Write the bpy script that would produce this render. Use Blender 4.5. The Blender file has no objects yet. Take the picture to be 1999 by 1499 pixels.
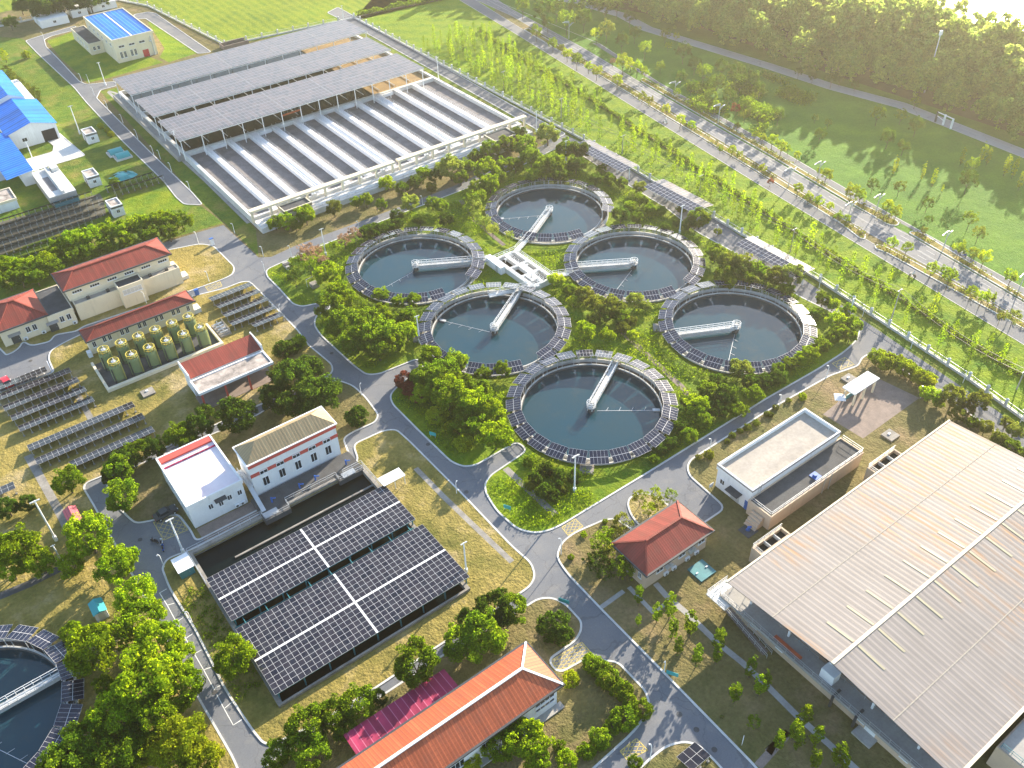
import bpy, math, random
import numpy as np
from mathutils import Vector
from mathutils.geometry import tessellate_polygon
random.seed(7); RNG = np.random.default_rng(7)
S = bpy.context.scene; COL = S.collection
R = math.radians
# ------------------------------------------------------------------ camera (calibrated drone camera, 120 m above the plant)
CAM_H = 120.0; FPX = 1744.8367
C_R = (0.80079058, -0.59824968, -0.02884045); C_U = (0.40670589, 0.50778763, 0.75943534); C_F = (0.43968713, 0.61987825, -0.64994322)
def W(u, v, z=0.0):
    "ground coordinates (metres) of the place seen at photo pixel u,v when it lies at height z"
    a, b = (u - 1000.0), -(v - 750.0)
    d = [C_F[i] * FPX + C_R[i] * a + C_U[i] * b for i in range(3)]
    t = (z - CAM_H) / d[2]
    return (t * d[0], t * d[1])
def WP(pts, z=0.0): return [W(u, v, z) for u, v in pts]
def depth(x, y, z): return x * C_F[0] + y * C_F[1] + (z - CAM_H) * C_F[2]
def P(x, y, z=0):
    d = depth(x, y, z)
    return (1000 + FPX * (x * C_R[0] + y * C_R[1] + (z - CAM_H) * C_R[2]) / d, 750 - FPX * (x * C_U[0] + y * C_U[1] + (z - CAM_H) * C_U[2]) / d)
def height_at(ub, vb, vt):
    "height of a vertical thing standing at pixel (ub,vb) whose top shows at row vt"
    x, y = W(ub, vb); lo, hi = 0.0, 60.0
    for _ in range(40):
        m = (lo + hi) / 2
        if P(x, y, m)[1] > vt: lo = m
        else: hi = m
    return lo
cd = bpy.data.cameras.new('camera'); cam = bpy.data.objects.new('camera', cd); COL.objects.link(cam)
from mathutils import Matrix
mw = Matrix(((C_R[0], C_U[0], -C_F[0], 0), (C_R[1], C_U[1], -C_F[1], 0), (C_R[2], C_U[2], -C_F[2], CAM_H), (0, 0, 0, 1)))
cam.matrix_world = mw
cd.sensor_width = 36; cd.lens = FPX / 1999 * 36; cd.clip_start = 1; cd.clip_end = 6000
S.camera = cam
# ------------------------------------------------------------------ light
SUN_AZ, SUN_EL = 20.5, 19.0
w = bpy.data.worlds.new('World'); S.world = w; w.use_nodes = True
nt = w.node_tree; bg = nt.nodes['Background']
sky = nt.nodes.new('ShaderNodeTexSky'); sky.sky_type = 'NISHITA'; sky.sun_disc = False
sky.sun_elevation = R(SUN_EL); sky.sun_rotation = R(90 - SUN_AZ); sky.air_density = 1.0; sky.dust_density = 0.5; sky.ozone_density = 1.0
nt.links.new(sky.outputs[0], bg.inputs[0]); bg.inputs[1].default_value = 0.12
sd = bpy.data.lights.new('sun', 'SUN'); sd.energy = 5.0; sd.angle = R(0.6); sd.color = (1.0, 0.87, 0.68)
so = bpy.data.objects.new('sun', sd); COL.objects.link(so)
sv = Vector((math.cos(R(SUN_EL)) * math.cos(R(SUN_AZ)), math.cos(R(SUN_EL)) * math.sin(R(SUN_AZ)), math.sin(R(SUN_EL))))
so.rotation_euler = sv.to_track_quat('Z', 'Y').to_euler()
S.view_settings.view_transform = 'Standard'; S.view_settings.look = 'None'; S.view_settings.exposure = 1.88; S.view_settings.gamma = 1
try: S.view_settings.use_curve_mapping = False
except Exception: pass
# ------------------------------------------------------------------ materials
MATS = {}
class NT:
    def __init__(s, name):
        s.m = bpy.data.materials.new(name); s.m.use_nodes = True; s.t = s.m.node_tree; s.b = s.t.nodes['Principled BSDF']; s.out = s.t.nodes['Material Output']
        s.pos = s.t.nodes.new('ShaderNodeNewGeometry').outputs['Position']
    def n(s, k, **kw):
        nd = s.t.nodes.new(k)
        for a, v in kw.items(): setattr(nd, a, v)
        return nd
    def l(s, a, b): s.t.links.new(a, b)
    def val(s, sock, v):
        if isinstance(v, (int, float, tuple)): sock.default_value = v
        else: s.l(v, sock)
    def math(s, op, a, b=0.0, c=None):
        nd = s.n('ShaderNodeMath', operation=op); s.val(nd.inputs[0], a); s.val(nd.inputs[1], b)
        if c is not None: s.val(nd.inputs[2], c)
        return nd.outputs[0]
    def noise(s, scale, detail=3, rough=.55, vec=None):
        nd = s.n('ShaderNodeTexNoise'); nd.inputs['Scale'].default_value = scale; nd.inputs['Detail'].default_value = detail; nd.inputs['Roughness'].default_value = rough
        s.l(vec or s.pos, nd.inputs['Vector']); return nd.outputs['Fac']
    def ramp(s, fac, lo, hi):
        nd = s.n('ShaderNodeMapRange'); nd.inputs[1].default_value = lo; nd.inputs[2].default_value = hi; s.l(fac, nd.inputs[0]); return nd.outputs[0]
    def mix(s, f, a, b, mode='MIX'):
        nd = s.n('ShaderNodeMix', data_type='RGBA', blend_type=mode); s.val(nd.inputs[0], f)
        s.val(nd.inputs[6], a if not isinstance(a, tuple) else (a + (1,))[:4]); s.val(nd.inputs[7], b if not isinstance(b, tuple) else (b + (1,))[:4]); return nd.outputs[2]
    def bump(s, h, dist, strength=1.0):
        nd = s.n('ShaderNodeBump'); nd.inputs['Distance'].default_value = dist; nd.inputs['Strength'].default_value = strength; s.l(h, nd.inputs['Height']); s.l(nd.outputs[0], s.b.inputs['Normal'])
    def fin(s, col, rough=.85, spec=.25, metal=0):
        s.val(s.b.inputs['Base Color'], col if not isinstance(col, tuple) else (col + (1,))[:4]); s.val(s.b.inputs['Roughness'], rough)
        s.b.inputs['Specular IOR Level'].default_value = spec; s.b.inputs['Metallic'].default_value = metal; MATS[s.m.name] = s.m; return s.m
def scaled(s, sx, sy, sz):
    nd = s.n('ShaderNodeVectorMath', operation='MULTIPLY'); s.l(s.pos, nd.inputs[0]); nd.inputs[1].default_value = (sx, sy, sz); return nd.outputs[0]
def plain(name, c, c2=None, scale=.6, rough=.8, spec=.3, metal=0, bump=0, fine=.25):
    "colour with two scales of wear"
    s = NT(name); c2 = c2 or tuple(x * .72 for x in c)
    f = s.ramp(s.noise(scale, 4), .35, .7); col = s.mix(f, c, c2)
    g = s.noise(scale * 9, 3); k = s.math('MULTIPLY_ADD', g, fine * 2, 1 - fine)
    cc = s.n('ShaderNodeCombineColor'); [s.l(k, cc.inputs[i]) for i in range(3)]
    col = s.mix(1.0, col, cc.outputs[0], 'MULTIPLY')
    if bump: s.bump(s.noise(scale * 12, 3), bump)
    return s.fin(col, rough, spec, metal)
def grass(name, cols, big=.02, mid=.18, fine=1.6, dirt=None, mow=None):
    "lawn: broad patches, clumps, blades; optional worn earth"
    s = NT(name); a, b, c = cols
    f1 = s.ramp(s.noise(big, 4, .6), .36, .64); f2 = s.ramp(s.noise(mid, 5, .65), .38, .66); f3 = s.noise(fine, 4, .7)
    col = s.mix(f1, a, b); col = s.mix(s.math('MULTIPLY', f2, .75), col, c)
    if dirt:
        fd = s.ramp(s.noise(.09, 5, .62, scaled(s, 1.0, 1.0, 1.0)), .53, .68); col = s.mix(s.math('MULTIPLY', fd, .8), col, dirt)
    if mow:
        wv = s.n('ShaderNodeTexWave', bands_direction=mow[0]); wv.inputs['Scale'].default_value = mow[1]; wv.inputs['Distortion'].default_value = 2.5; wv.inputs['Detail'].default_value = 3; s.l(s.pos, wv.inputs['Vector'])
        col = s.mix(s.math('MULTIPLY', wv.outputs['Fac'], mow[2]), col, c)
    k = s.math('MULTIPLY_ADD', f3, 1.1, .45); cc = s.n('ShaderNodeCombineColor'); [s.l(k, cc.inputs[i]) for i in range(3)]
    col = s.mix(1.0, col, cc.outputs[0], 'MULTIPLY')
    h = s.math('ADD', s.noise(fine * 1.5, 3, .7), s.math('MULTIPLY', s.noise(mid * 3, 3), 1.4)); s.bump(h, .24)
    return s.fin(col, .9, .12)
def striped(name, c, axis, period, line, line_c, rough=.6, spec=.3, metal=0, rust=None, wear=.15, bump=.03, cross=None, moss=None):
    "sheet metal or tiles with ribs every period metres along an axis"
    s = NT(name); sep = s.n('ShaderNodeSeparateXYZ'); s.l(s.pos, sep.inputs[0]); ax = {'x': 0, 'y': 1, 'z': 2}[axis]
    t = s.math('DIVIDE', sep.outputs[ax], period); fr = s.math('FRACT', t); m = s.math('LESS_THAN', fr, line)
    col = s.mix(s.ramp(s.noise(.25, 4), .3, .75), c, tuple(x * (1 - wear) for x in c))
    fl = s.math('FLOOR', t); wn = s.n('ShaderNodeTexWhiteNoise', noise_dimensions='1D'); s.l(fl, wn.inputs['W'])
    kk = s.math('MULTIPLY_ADD', wn.outputs['Value'], wear * 1.2, 1 - wear * .6); cc = s.n('ShaderNodeCombineColor'); [s.l(kk, cc.inputs[i]) for i in range(3)]
    col = s.mix(1.0, col, cc.outputs[0], 'MULTIPLY')
    if rust:
        o = 1 - ax
        st = s.noise(1.0, 4, .6, scaled(s, *((.16, 1.3, .16) if ax == 1 else (1.3, .16, .16)))); reg = s.ramp(s.noise(.055, 2), .44, .56)
        f = s.math('MULTIPLY', s.ramp(st, .46, .60), reg); col = s.mix(s.math('MULTIPLY', f, .85), col, rust)
    if moss:
        col = s.mix(s.math('MULTIPLY', s.ramp(s.noise(.5, 5, .65), .50, .72), .6), col, moss)
    if cross:
        t2 = s.math('FRACT', s.math('DIVIDE', sep.outputs[1 - ax], cross)); m = s.math('MAXIMUM', m, s.math('MULTIPLY', s.math('LESS_THAN', t2, .12), .6))
    col = s.mix(s.math('MULTIPLY', m, .85), col, line_c)
    tri = s.math('ABSOLUTE', s.math('SUBTRACT', fr, .5)); s.bump(tri, bump)
    return s.fin(col, rough, spec, metal)
def pv(name, cell, frame, lw=.06, rough=.16, dust=.25, spec=.5):
    "glass modules in a light frame; one module per unit of UV"
    s = NT(name); uv = s.n('ShaderNodeUVMap').outputs[0]; sep = s.n('ShaderNodeSeparateXYZ'); s.l(uv, sep.inputs[0])
    def line(o, wd):
        fr = s.math('FRACT', o); return s.math('MAXIMUM', s.math('LESS_THAN', fr, wd), s.math('GREATER_THAN', fr, 1 - wd))
    m = s.math('MAXIMUM', line(sep.outputs[0], lw), line(sep.outputs[1], lw))
    fl = s.n('ShaderNodeVectorMath', operation='FLOOR'); s.l(uv, fl.inputs[0]); wn = s.n('ShaderNodeTexWhiteNoise', noise_dimensions='3D')
    ad = s.n('ShaderNodeVectorMath', operation='ADD'); s.l(fl.outputs[0], ad.inputs[0]); oi = s.n('ShaderNodeObjectInfo'); s.l(oi.outputs['Random'], ad.inputs[1]); s.l(ad.outputs[0], wn.inputs['Vector'])
    c = s.mix(wn.outputs['Value'], cell, (cell[0] * 2.2 + .004, cell[1] * 1.7 + .003, cell[2] * 1.5))
    c = s.mix(s.math('MULTIPLY', s.ramp(s.noise(.5, 3), .45, .75), dust), c, (.10, .10, .11))
    col = s.mix(m, c, frame)
    s.fin(col, s.math('MULTIPLY_ADD', m, .3, rough), spec); s.b.inputs['IOR'].default_value = 1.5
    return s.m
def water(name, c, c2, rough=.06, rip=.02, rs=.8, scum=None):
    s = NT(name); col = s.mix(s.ramp(s.noise(.09, 4), .35, .7), c, c2); rg = rough
    if scum: f = s.math('MULTIPLY', s.ramp(s.noise(.16, 6, .72), .54, .78), .55); col = s.mix(f, col, scum); rg = s.math('MULTIPLY_ADD', f, .35, rough)
    s.bump(s.noise(rs, 3), rip); return s.fin(col, rg, .5)
def leaf(name, c, t, var=.35):
    "leaf card: diffuse + light coming through"
    s = NT(name); g = s.n('ShaderNodeNewGeometry'); oi = s.n('ShaderNodeObjectInfo')
    r = g.outputs['Random Per Island']; hv = s.ramp(s.noise(.22, 3, .6), .36, .66); k = s.math('MULTIPLY_ADD', r, var * 2, 1 - var); k = s.math('MULTIPLY', k, s.math('MULTIPLY_ADD', oi.outputs['Random'], .5, .75))
    cc = s.n('ShaderNodeCombineColor'); [s.l(k, cc.inputs[i]) for i in range(3)]
    tilt = lambda q: (q[0] * 1.08, q[1] * 1.02, q[2])
    c1 = s.mix(1.0, s.mix(hv, tuple(x * .8 for x in c), tilt(c)), cc.outputs[0], 'MULTIPLY'); t1 = s.mix(1.0, s.mix(hv, (t[0] * .68, t[1] * .85, t[2]), tilt(t)), cc.outputs[0], 'MULTIPLY')
    d = s.n('ShaderNodeBsdfDiffuse'); s.l(c1, d.inputs[0]); tr = s.n('ShaderNodeBsdfTranslucent'); s.l(t1, tr.inputs[0])
    mx = s.n('ShaderNodeMixShader'); mx.inputs[0].default_value = .5; s.l(d.outputs[0], mx.inputs[1]); s.l(tr.outputs[0], mx.inputs[2]); s.l(mx.outputs[0], s.out.inputs['Surface'])
    s.t.nodes.remove(s.b); MATS[name] = s.m; return s.m
grass('lawn_dry', ((.25, .20, .055), (.12, .12, .028), (.34, .26, .085)), big=.035, dirt=(.36, .29, .17))
grass('lawn_worn', ((.155, .13, .05), (.095, .10, .032), (.21, .165, .075)), dirt=(.24, .175, .10))
grass('lawn_lush', ((.115, .20, .008), (.050, .11, .008), (.22, .25, .010)))
grass('lawn_mown', ((.08, .16, .012), (.055, .11, .012), (.18, .21, .018)), dirt=(.20, .17, .05))
grass('grass_belt', ((.115, .225, .005), (.050, .130, .006), (.20, .26, .007)), mid=.35, mow=('DIAGONAL', .06, .5))
grass('crop_field', ((.14, .235, .008), (.055, .13, .007), (.23, .27, .013)), mid=.2, mow=('X', .09, .6))
grass('meadow_grass', ((.075, .185, .014), (.105, .215, .012), (.042, .13, .012)), mid=.12, mow=('DIAGONAL', .03, .4))
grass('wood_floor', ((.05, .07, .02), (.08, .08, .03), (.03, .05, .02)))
def tarmac(name, c, c2, c3):
    "worn asphalt: patches, hairline cracks, oil spots, dusty edges"
    s = NT(name); col = s.mix(s.ramp(s.noise(.07, 5, .6), .38, .64), c, c2); col = s.mix(s.math('MULTIPLY', s.ramp(s.noise(.35, 5, .65), .52, .70), .6), col, c3)
    v = s.n('ShaderNodeTexVoronoi', feature='DISTANCE_TO_EDGE'); v.inputs['Scale'].default_value = .13; nz = s.n('ShaderNodeTexNoise'); nz.inputs['Scale'].default_value = .5; s.l(s.pos, nz.inputs['Vector'])
    ad = s.n('ShaderNodeVectorMath', operation='MULTIPLY_ADD'); s.l(nz.outputs['Color'], ad.inputs[0]); ad.inputs[1].default_value = (3, 3, 0); s.l(s.pos, ad.inputs[2]); s.l(ad.outputs[0], v.inputs['Vector'])
    col = s.mix(s.math('MULTIPLY', s.math('LESS_THAN', v.outputs['Distance'], .008), .28), col, (.05, .05, .052))
    col = s.mix(s.math('MULTIPLY', s.ramp(s.noise(.8, 2), .68, .76), .35), col, (.07, .07, .075))
    k = s.math('MULTIPLY_ADD', s.noise(4.0, 3, .7), .5, .75); cc = s.n('ShaderNodeCombineColor'); [s.l(k, cc.inputs[i]) for i in range(3)]
    return s.fin(s.mix(1.0, col, cc.outputs[0], 'MULTIPLY'), .9, .22)
tarmac('asphalt', (.135, .145, .165), (.175, .18, .19), (.21, .205, .20))
tarmac('path_pale', (.28, .285, .30), (.33, .33, .335), (.37, .36, .35))
tarmac('asphalt_smooth', (.16, .17, .19), (.20, .205, .215), (.235, .23, .225))
plain('concrete', (.36, .35, .33), (.27, .26, .25), .3, .85, fine=.2)
plain('concrete_pale', (.62, .62, .60), (.50, .50, .49), .25, .75, fine=.15)
plain('strip_grey', (.22, .22, .235), None, .5, .6, .4, fine=.1)
plain('concrete_mid', (.50, .50, .49), (.38, .38, .37), .5, .8, fine=.25)
plain('concrete_old', (.30, .28, .25), (.18, .17, .155), .5, .9, fine=.35)
plain('concrete_dark', (.09, .092, .095), (.06, .06, .062), .5, .9, fine=.35)
plain('kerb_stone', (.56, .56, .55), (.44, .44, .43), .4, .8, fine=.15)
plain('paint_white', (.75, .75, .73), (.62, .62, .60), .8, .7, fine=.15)
plain('gravel_dark', (.12, .115, .10), (.08, .085, .06), .5, .95, fine=.4)
plain('paint_worn', (.48, .48, .46), (.34, .34, .33), .8, .8, fine=.3)
plain('paint_yellow', (.62, .47, .12), (.48, .40, .16), .8, .7, fine=.2)
def render_wall(name, c, c2, stain):
    "painted render: faded patches and rain streaks running down"
    s = NT(name); col = s.mix(s.ramp(s.noise(.25, 4), .35, .7), c, c2); st = s.ramp(s.noise(1.0, 5, .6, scaled(s, 1.6, 1.6, .10)), .52, .74); pt = s.ramp(s.noise(.35, 3), .38, .62)
    col = s.mix(s.math('MULTIPLY', s.math('MULTIPLY', st, pt), .55), col, stain); g = s.noise(5, 3); k = s.math('MULTIPLY_ADD', g, .16, .92); cc = s.n('ShaderNodeCombineColor'); [s.l(k, cc.inputs[i]) for i in range(3)]
    return s.fin(s.mix(1.0, col, cc.outputs[0], 'MULTIPLY'), .8, .25)
render_wall('wall_white', (.74, .75, .76), (.66, .66, .67), (.38, .38, .37))
render_wall('wall_cream', (.72, .64, .48), (.65, .57, .42), (.40, .34, .25))
render_wall('wall_peach', (.58, .45, .33), (.51, .40, .30), (.30, .24, .19))
plain('band_red', (.52, .09, .07), (.44, .08, .07), .6, .7, fine=.1)
plain('roof_bitumen', (.075, .078, .085), (.045, .047, .05), .4, .85, fine=.3)
plain('roof_grey', (.40, .36, .31), (.29, .265, .235), .22, .9, fine=.25)
plain('roof_mottled', (.46, .40, .36), (.13, .115, .105), .55, .9, fine=.35)
plain('roof_pinkwash', (.74, .68, .70), (.66, .56, .60), .12, .7, fine=.08)
plain('brick_paving', (.24, .19, .165), (.18, .145, .125), .7, .9, fine=.35)
plain('steel', (.55, .57, .58), (.46, .48, .5), .5, .45, .5, .4, fine=.1)
plain('steel_white', (.78, .79, .80), (.70, .71, .72), .5, .5, .4, fine=.06)
plain('steel_dark', (.06, .065, .07), None, .5, .5, .4)
plain('steel_teal', (.05, .22, .25), (.04, .16, .19), .5, .5, .4)
plain('teal_sheet', (.03, .34, .34), (.03, .26, .28), .5, .45, .45)
plain('tank_green', (.17, .22, .10), (.13, .18, .09), .5, .55, .4, fine=.12)
plain('rail_yellow', (.62, .50, .08), (.5, .4, .08), .6, .5, .4)
plain('glass_dark', (.012, .018, .028), (.02, .028, .04), 1.0, .12, .5, fine=.1)
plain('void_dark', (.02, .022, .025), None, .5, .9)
plain('bark', (.13, .10, .07), (.09, .07, .05), 3, .9)
plain('bark_pale', (.42, .38, .32), (.3, .27, .22), 3, .9)
plain('red_paint', (.5, .03, .05), (.42, .03, .05), 1, .25, .5, fine=.05)
plain('blue_paint', (.03, .12, .42), (.02, .1, .35), 1, .4, .5, fine=.05)
plain('orange_net', (.6, .13, .06), None, 1, .7)
plain('tyre', (.015, .015, .016), None, 3, .8)
plain('skin', (.45, .28, .2), None, 4, .6)
plain('cloth_dark', (.03, .035, .05), None, 4, .9)
plain('cloth_pale', (.55, .56, .58), None, 4, .9)
plain('sludge_dark', (.20, .185, .19), (.13, .125, .13), .4, .75, .3, fine=.45, bump=.06)
plain('walk_white', (.80, .79, .80), (.68, .68, .70), .2, .75, fine=.12)
plain('sludge_sunlit_brown', (.30, .20, .08), (.20, .13, .06), .3, .8, .3, fine=.35, bump=.05)
striped('tile_red_x', (.28, .058, .042), 'x', .42, .22, (.15, .034, .028), .7, .25, wear=.34, cross=.5, moss=(.20, .075, .055))
striped('tile_red_y', (.28, .058, .042), 'y', .42, .22, (.15, .034, .028), .7, .25, wear=.34, cross=.5, moss=(.20, .075, .055))
striped('tile_orange_x', (.46, .12, .05), 'x', .55, .28, (.24, .055, .03), .65, .25, wear=.28, cross=.6, moss=(.30, .11, .065))
striped('tile_orange_y', (.46, .12, .05), 'y', .55, .28, (.24, .055, .03), .65, .25, wear=.28, cross=.6, moss=(.30, .11, .065))
striped('tile_brown_x', (.34, .26, .15), 'x', .6, .25, (.22, .17, .10), .65, .3, wear=.2)
striped('tile_brown_y', (.34, .26, .15), 'y', .6, .25, (.22, .17, .10), .65, .3, wear=.2)
striped('sheet_blue_x', (.004, .16, .66), 'x', 1.4, .14, (.12, .34, .75), .6, .2, wear=.35)
striped('sheet_blue_y', (.004, .16, .66), 'y', 1.4, .14, (.12, .34, .75), .6, .2, wear=.35)
striped('sheet_grey_y', (.50, .46, .445), 'y', .8, .12, (.33, .30, .29), .55, .4, wear=.10, bump=.05)
striped('sheet_grey_x', (.26, .235, .222), 'x', .95, .2, (.17, .152, .143), .65, .22, rust=(.36, .21, .11), wear=.14, bump=.05)
striped('sheet_pink_x', (.36, .035, .10), 'x', 1.1, .10, (.46, .14, .22), .7, .25, wear=.4)
striped('sheet_redteal', (.55, .12, .14), 'x', .5, .2, (.3, .06, .07), .5, .4)
pv('pv_navy', (.006, .010, .028), (.50, .50, .51), .024, .08)
pv('pv_fine', (.008, .009, .018), (.44, .44, .44), .026)
pv('pv_silver', (.055, .055, .066), (.26, .26, .28), .045, .30, .0)
pv('pv_row', (.007, .009, .018), (.36, .36, .36), .022, .16, .2, .25)
plain('skylight_sheet', (.34, .31, .20), (.30, .27, .18), .6, .5, .4, fine=.15)
water('water_tank', (.006, .042, .064), (.014, .044, .056), .05, .012, 1.2, (.055, .060, .048))
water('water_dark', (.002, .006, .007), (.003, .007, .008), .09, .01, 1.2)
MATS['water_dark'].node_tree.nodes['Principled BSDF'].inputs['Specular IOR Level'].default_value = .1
water('river_water', (.10, .12, .12), (.12, .14, .13), .22, .15, .5)
leaf('leaf_bright', (.110, .170, .010), (.50, .66, .012))
leaf('leaf_mid', (.075, .122, .012), (.35, .50, .014))
leaf('leaf_dark', (.040, .072, .014), (.15, .25, .014))
leaf('leaf_yellow', (.17, .20, .014), (.64, .73, .02))
leaf('leaf_olive', (.095, .115, .022), (.34, .38, .03))
leaf('leaf_pale', (.12, .155, .035), (.42, .50, .06))
leaf('leaf_wood', (.18, .235, .06), (.66, .80, .14))
leaf('leaf_red', (.13, .04, .03), (.35, .08, .04))
leaf('leaf_blossom', (.34, .22, .16), (.45, .28, .16))
leaf('grass_tuft', (.13, .20, .008), (.42, .56, .010))
# ------------------------------------------------------------------ mesh and object helpers
ORG = {}
class MB:
    def __init__(s): s.v = []; s.f = []; s.m = []; s.uv = []; s.has_uv = False
    def poly(s, pts, mi=0, uv=None):
        b = len(s.v); s.v += [tuple(p) for p in pts]; s.f.append(tuple(range(b, b + len(pts)))); s.m.append(mi); s.uv.append(uv)
        if uv: s.has_uv = True
    def tris(s, pts, tr, mi=0, flip=False):
        b = len(s.v); s.v += [tuple(p) for p in pts]
        for t in tr: s.f.append(tuple(b + i for i in (reversed(t) if flip else t))); s.m.append(mi); s.uv.append(None)
    def box(s, x0, x1, y0, y1, z0, z1, mi=0, top=None, skip=''):
        a = [(x0, y0), (x1, y0), (x1, y1), (x0, y1)]
        s.prism(a, z0, z1, mi, mi if top is None else top, 'b' in skip)
    def prism(s, pl, z0, z1, mi=0, top=None, nobottom=True):
        n = len(pl); top = mi if top is None else top
        for i in range(n):
            p, q = pl[i], pl[(i + 1) % n]; s.poly([(*p, z0), (*q, z0), (*q, z1), (*p, z1)], mi)
        if n == 4:
            s.poly([(*p, z1) for p in pl], top); s.poly([(*p, z0) for p in reversed(pl)], mi)
        else:
            t = tessellate_polygon([[Vector((*p, 0)) for p in pl]]); s.tris([(*p, z1) for p in pl], [up(pl, k) for k in t], top)
    def obox(s, c, ax, ay, az, mi=0, uvtop=None, topmi=None):
        c, ax, ay, az = map(Vector, (c, ax, ay, az)); q = lambda i, j, k: c + ax * i + ay * j + az * k
        F = [((-1, -1, 1), (1, -1, 1), (1, 1, 1), (-1, 1, 1)), ((-1, 1, -1), (1, 1, -1), (1, -1, -1), (-1, -1, -1)), ((-1, -1, -1), (1, -1, -1), (1, -1, 1), (-1, -1, 1)),
             ((1, -1, -1), (1, 1, -1), (1, 1, 1), (1, -1, 1)), ((1, 1, -1), (-1, 1, -1), (-1, 1, 1), (1, 1, 1)), ((-1, 1, -1), (-1, -1, -1), (-1, -1, 1), (-1, 1, 1))]
        for i, f in enumerate(F):
            uv = None
            if uvtop and i == 0: u, v = uvtop; uv = [(0, 0), (u, 0), (u, v), (0, v)]
            s.poly([q(*k) for k in f], (topmi if topmi is not None and i == 0 else mi), uv)
    def beam(s, p0, p1, w=.1, h=None, mi=0):
        p0, p1 = Vector(p0), Vector(p1); d = p1 - p0; L = d.length
        if L < 1e-6: return
        d /= L; side = d.cross(Vector((0, 0, 1)))
        if side.length < 1e-3: side = Vector((1, 0, 0))
        side.normalize(); u = side.cross(d); s.obox((p0 + p1) / 2, d * L / 2, side * w / 2, u * (h or w) / 2, mi)
    def tube(s, p0, p1, r0, r1=None, n=7, mi=0, cap=True):
        r1 = r0 if r1 is None else r1; p0, p1 = Vector(p0), Vector(p1); d = (p1 - p0).normalized(); a = d.cross(Vector((0, 0, 1)))
        if a.length < 1e-3: a = Vector((1, 0, 0))
        a.normalize(); b = d.cross(a); ring = lambda c, r: [c + (a * math.cos(t) + b * math.sin(t)) * r for t in [2 * math.pi * i / n for i in range(n)]]
        A, B = ring(p0, r0), ring(p1, r1)
        for i in range(n): j = (i + 1) % n; s.poly([A[j], A[i], B[i], B[j]], mi)
        if cap: s.poly(B[::-1], mi); s.poly(A, mi)
    def ring(s, c, r0, r1, z0, z1, n=96, mi=0, a0=0, a1=360, cap=False):
        "square section ring between radii"
        A = [R(a0 + (a1 - a0) * i / n) for i in range(n + 1)]; q = lambda r, a, z: (c[0] + r * math.cos(a), c[1] + r * math.sin(a), z)
        for a, b in zip(A, A[1:]):
            s.poly([q(r0, a, z1), q(r1, a, z1), q(r1, b, z1), q(r0, b, z1)], mi); s.poly([q(r1, a, z0), q(r1, b, z0), q(r1, b, z1), q(r1, a, z1)], mi); s.poly([q(r0, b, z0), q(r0, a, z0), q(r0, a, z1), q(r0, b, z1)], mi)
    def disc(s, c, r, z, n=64, mi=0): s.poly([(c[0] + r * math.cos(2 * math.pi * i / n), c[1] + r * math.sin(2 * math.pi * i / n), z) for i in range(n)], mi)
    def lathe(s, prof, c=(0, 0), n=20, mi=0):
        for (r0, z0), (r1, z1) in zip(prof, prof[1:]):
            for i in range(n):
                a, b = 2 * math.pi * i / n, 2 * math.pi * (i + 1) / n; q = lambda r, t, z: (c[0] + r * math.cos(t), c[1] + r * math.sin(t), z)
                if r0 < 1e-5: s.poly([q(0, 0, z0), q(r1, a, z1), q(r1, b, z1)][::-1], mi)
                elif r1 < 1e-5: s.poly([q(r0, a, z0), q(r0, b, z0), q(0, 0, z1)], mi)
                else: s.poly([q(r0, a, z0), q(r0, b, z0), q(r1, b, z1), q(r1, a, z1)], mi)
    def rail(s, pts, h=1.0, r=.03, step=2.0, mi=0, closed=False, bars=2):
        pts = list(pts) + ([pts[0]] if closed else [])
        for p, q in zip(pts, pts[1:]):
            p, q = Vector(p), Vector(q); L = (q - p).length; n = max(1, int(L / step))
            for k in range(bars): z = Vector((0, 0, h * (k + 1) / bars)); s.beam(p + z, q + z, r * 2, None, mi)
            for i in range(n + 1): t = p.lerp(q, i / n); s.beam(t, t + Vector((0, 0, h)), r * 2, None, mi)
    def build(s, name, mats, parent=None, org=None, smooth=False):
        o0 = ORG.get(parent.name, (0, 0, 0)) if parent else (org or (0, 0, 0))
        me = bpy.data.meshes.new(name); V = np.array(s.v, dtype=np.float64).reshape(-1, 3) - np.array(o0); me.from_pydata(V.tolist(), [], s.f)
        for m in ([mats] if isinstance(mats, str) else mats): me.materials.append(MATS[m])
        me.polygons.foreach_set('material_index', s.m)
        if s.has_uv:
            uvl = me.uv_layers.new(name='UVMap'); dat = []
            for f, u in zip(s.f, s.uv): dat += [c for p in (u or [(0.5, 0.5)] * len(f)) for c in p]
            uvl.data.foreach_set('uv', dat)
        if smooth: me.polygons.foreach_set('use_smooth', [True] * len(s.f))
        me.update(); return link(name, me, parent, None if parent else o0)
def link(name, me, parent=None, loc=None):
    o = bpy.data.objects.new(name, me); COL.objects.link(o)
    if parent: o.parent = parent; ORG[o.name] = ORG.get(parent.name, (0, 0, 0))
    elif loc: o.location = loc; ORG[o.name] = tuple(loc)
    return o
def tag(o, label=None, cat=None, group=None, kind=None):
    if label: o['label'] = label
    if cat: o['category'] = cat
    if group: o['group'] = group
    if kind: o['kind'] = kind
    return o
def thing(name, label, cat, loc=(0, 0, 0), group=None):
    o = bpy.data.objects.new(name, None); COL.objects.link(o); o.empty_display_size = .5; o.location = loc; ORG[o.name] = tuple(loc); return tag(o, label, cat, group)
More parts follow.
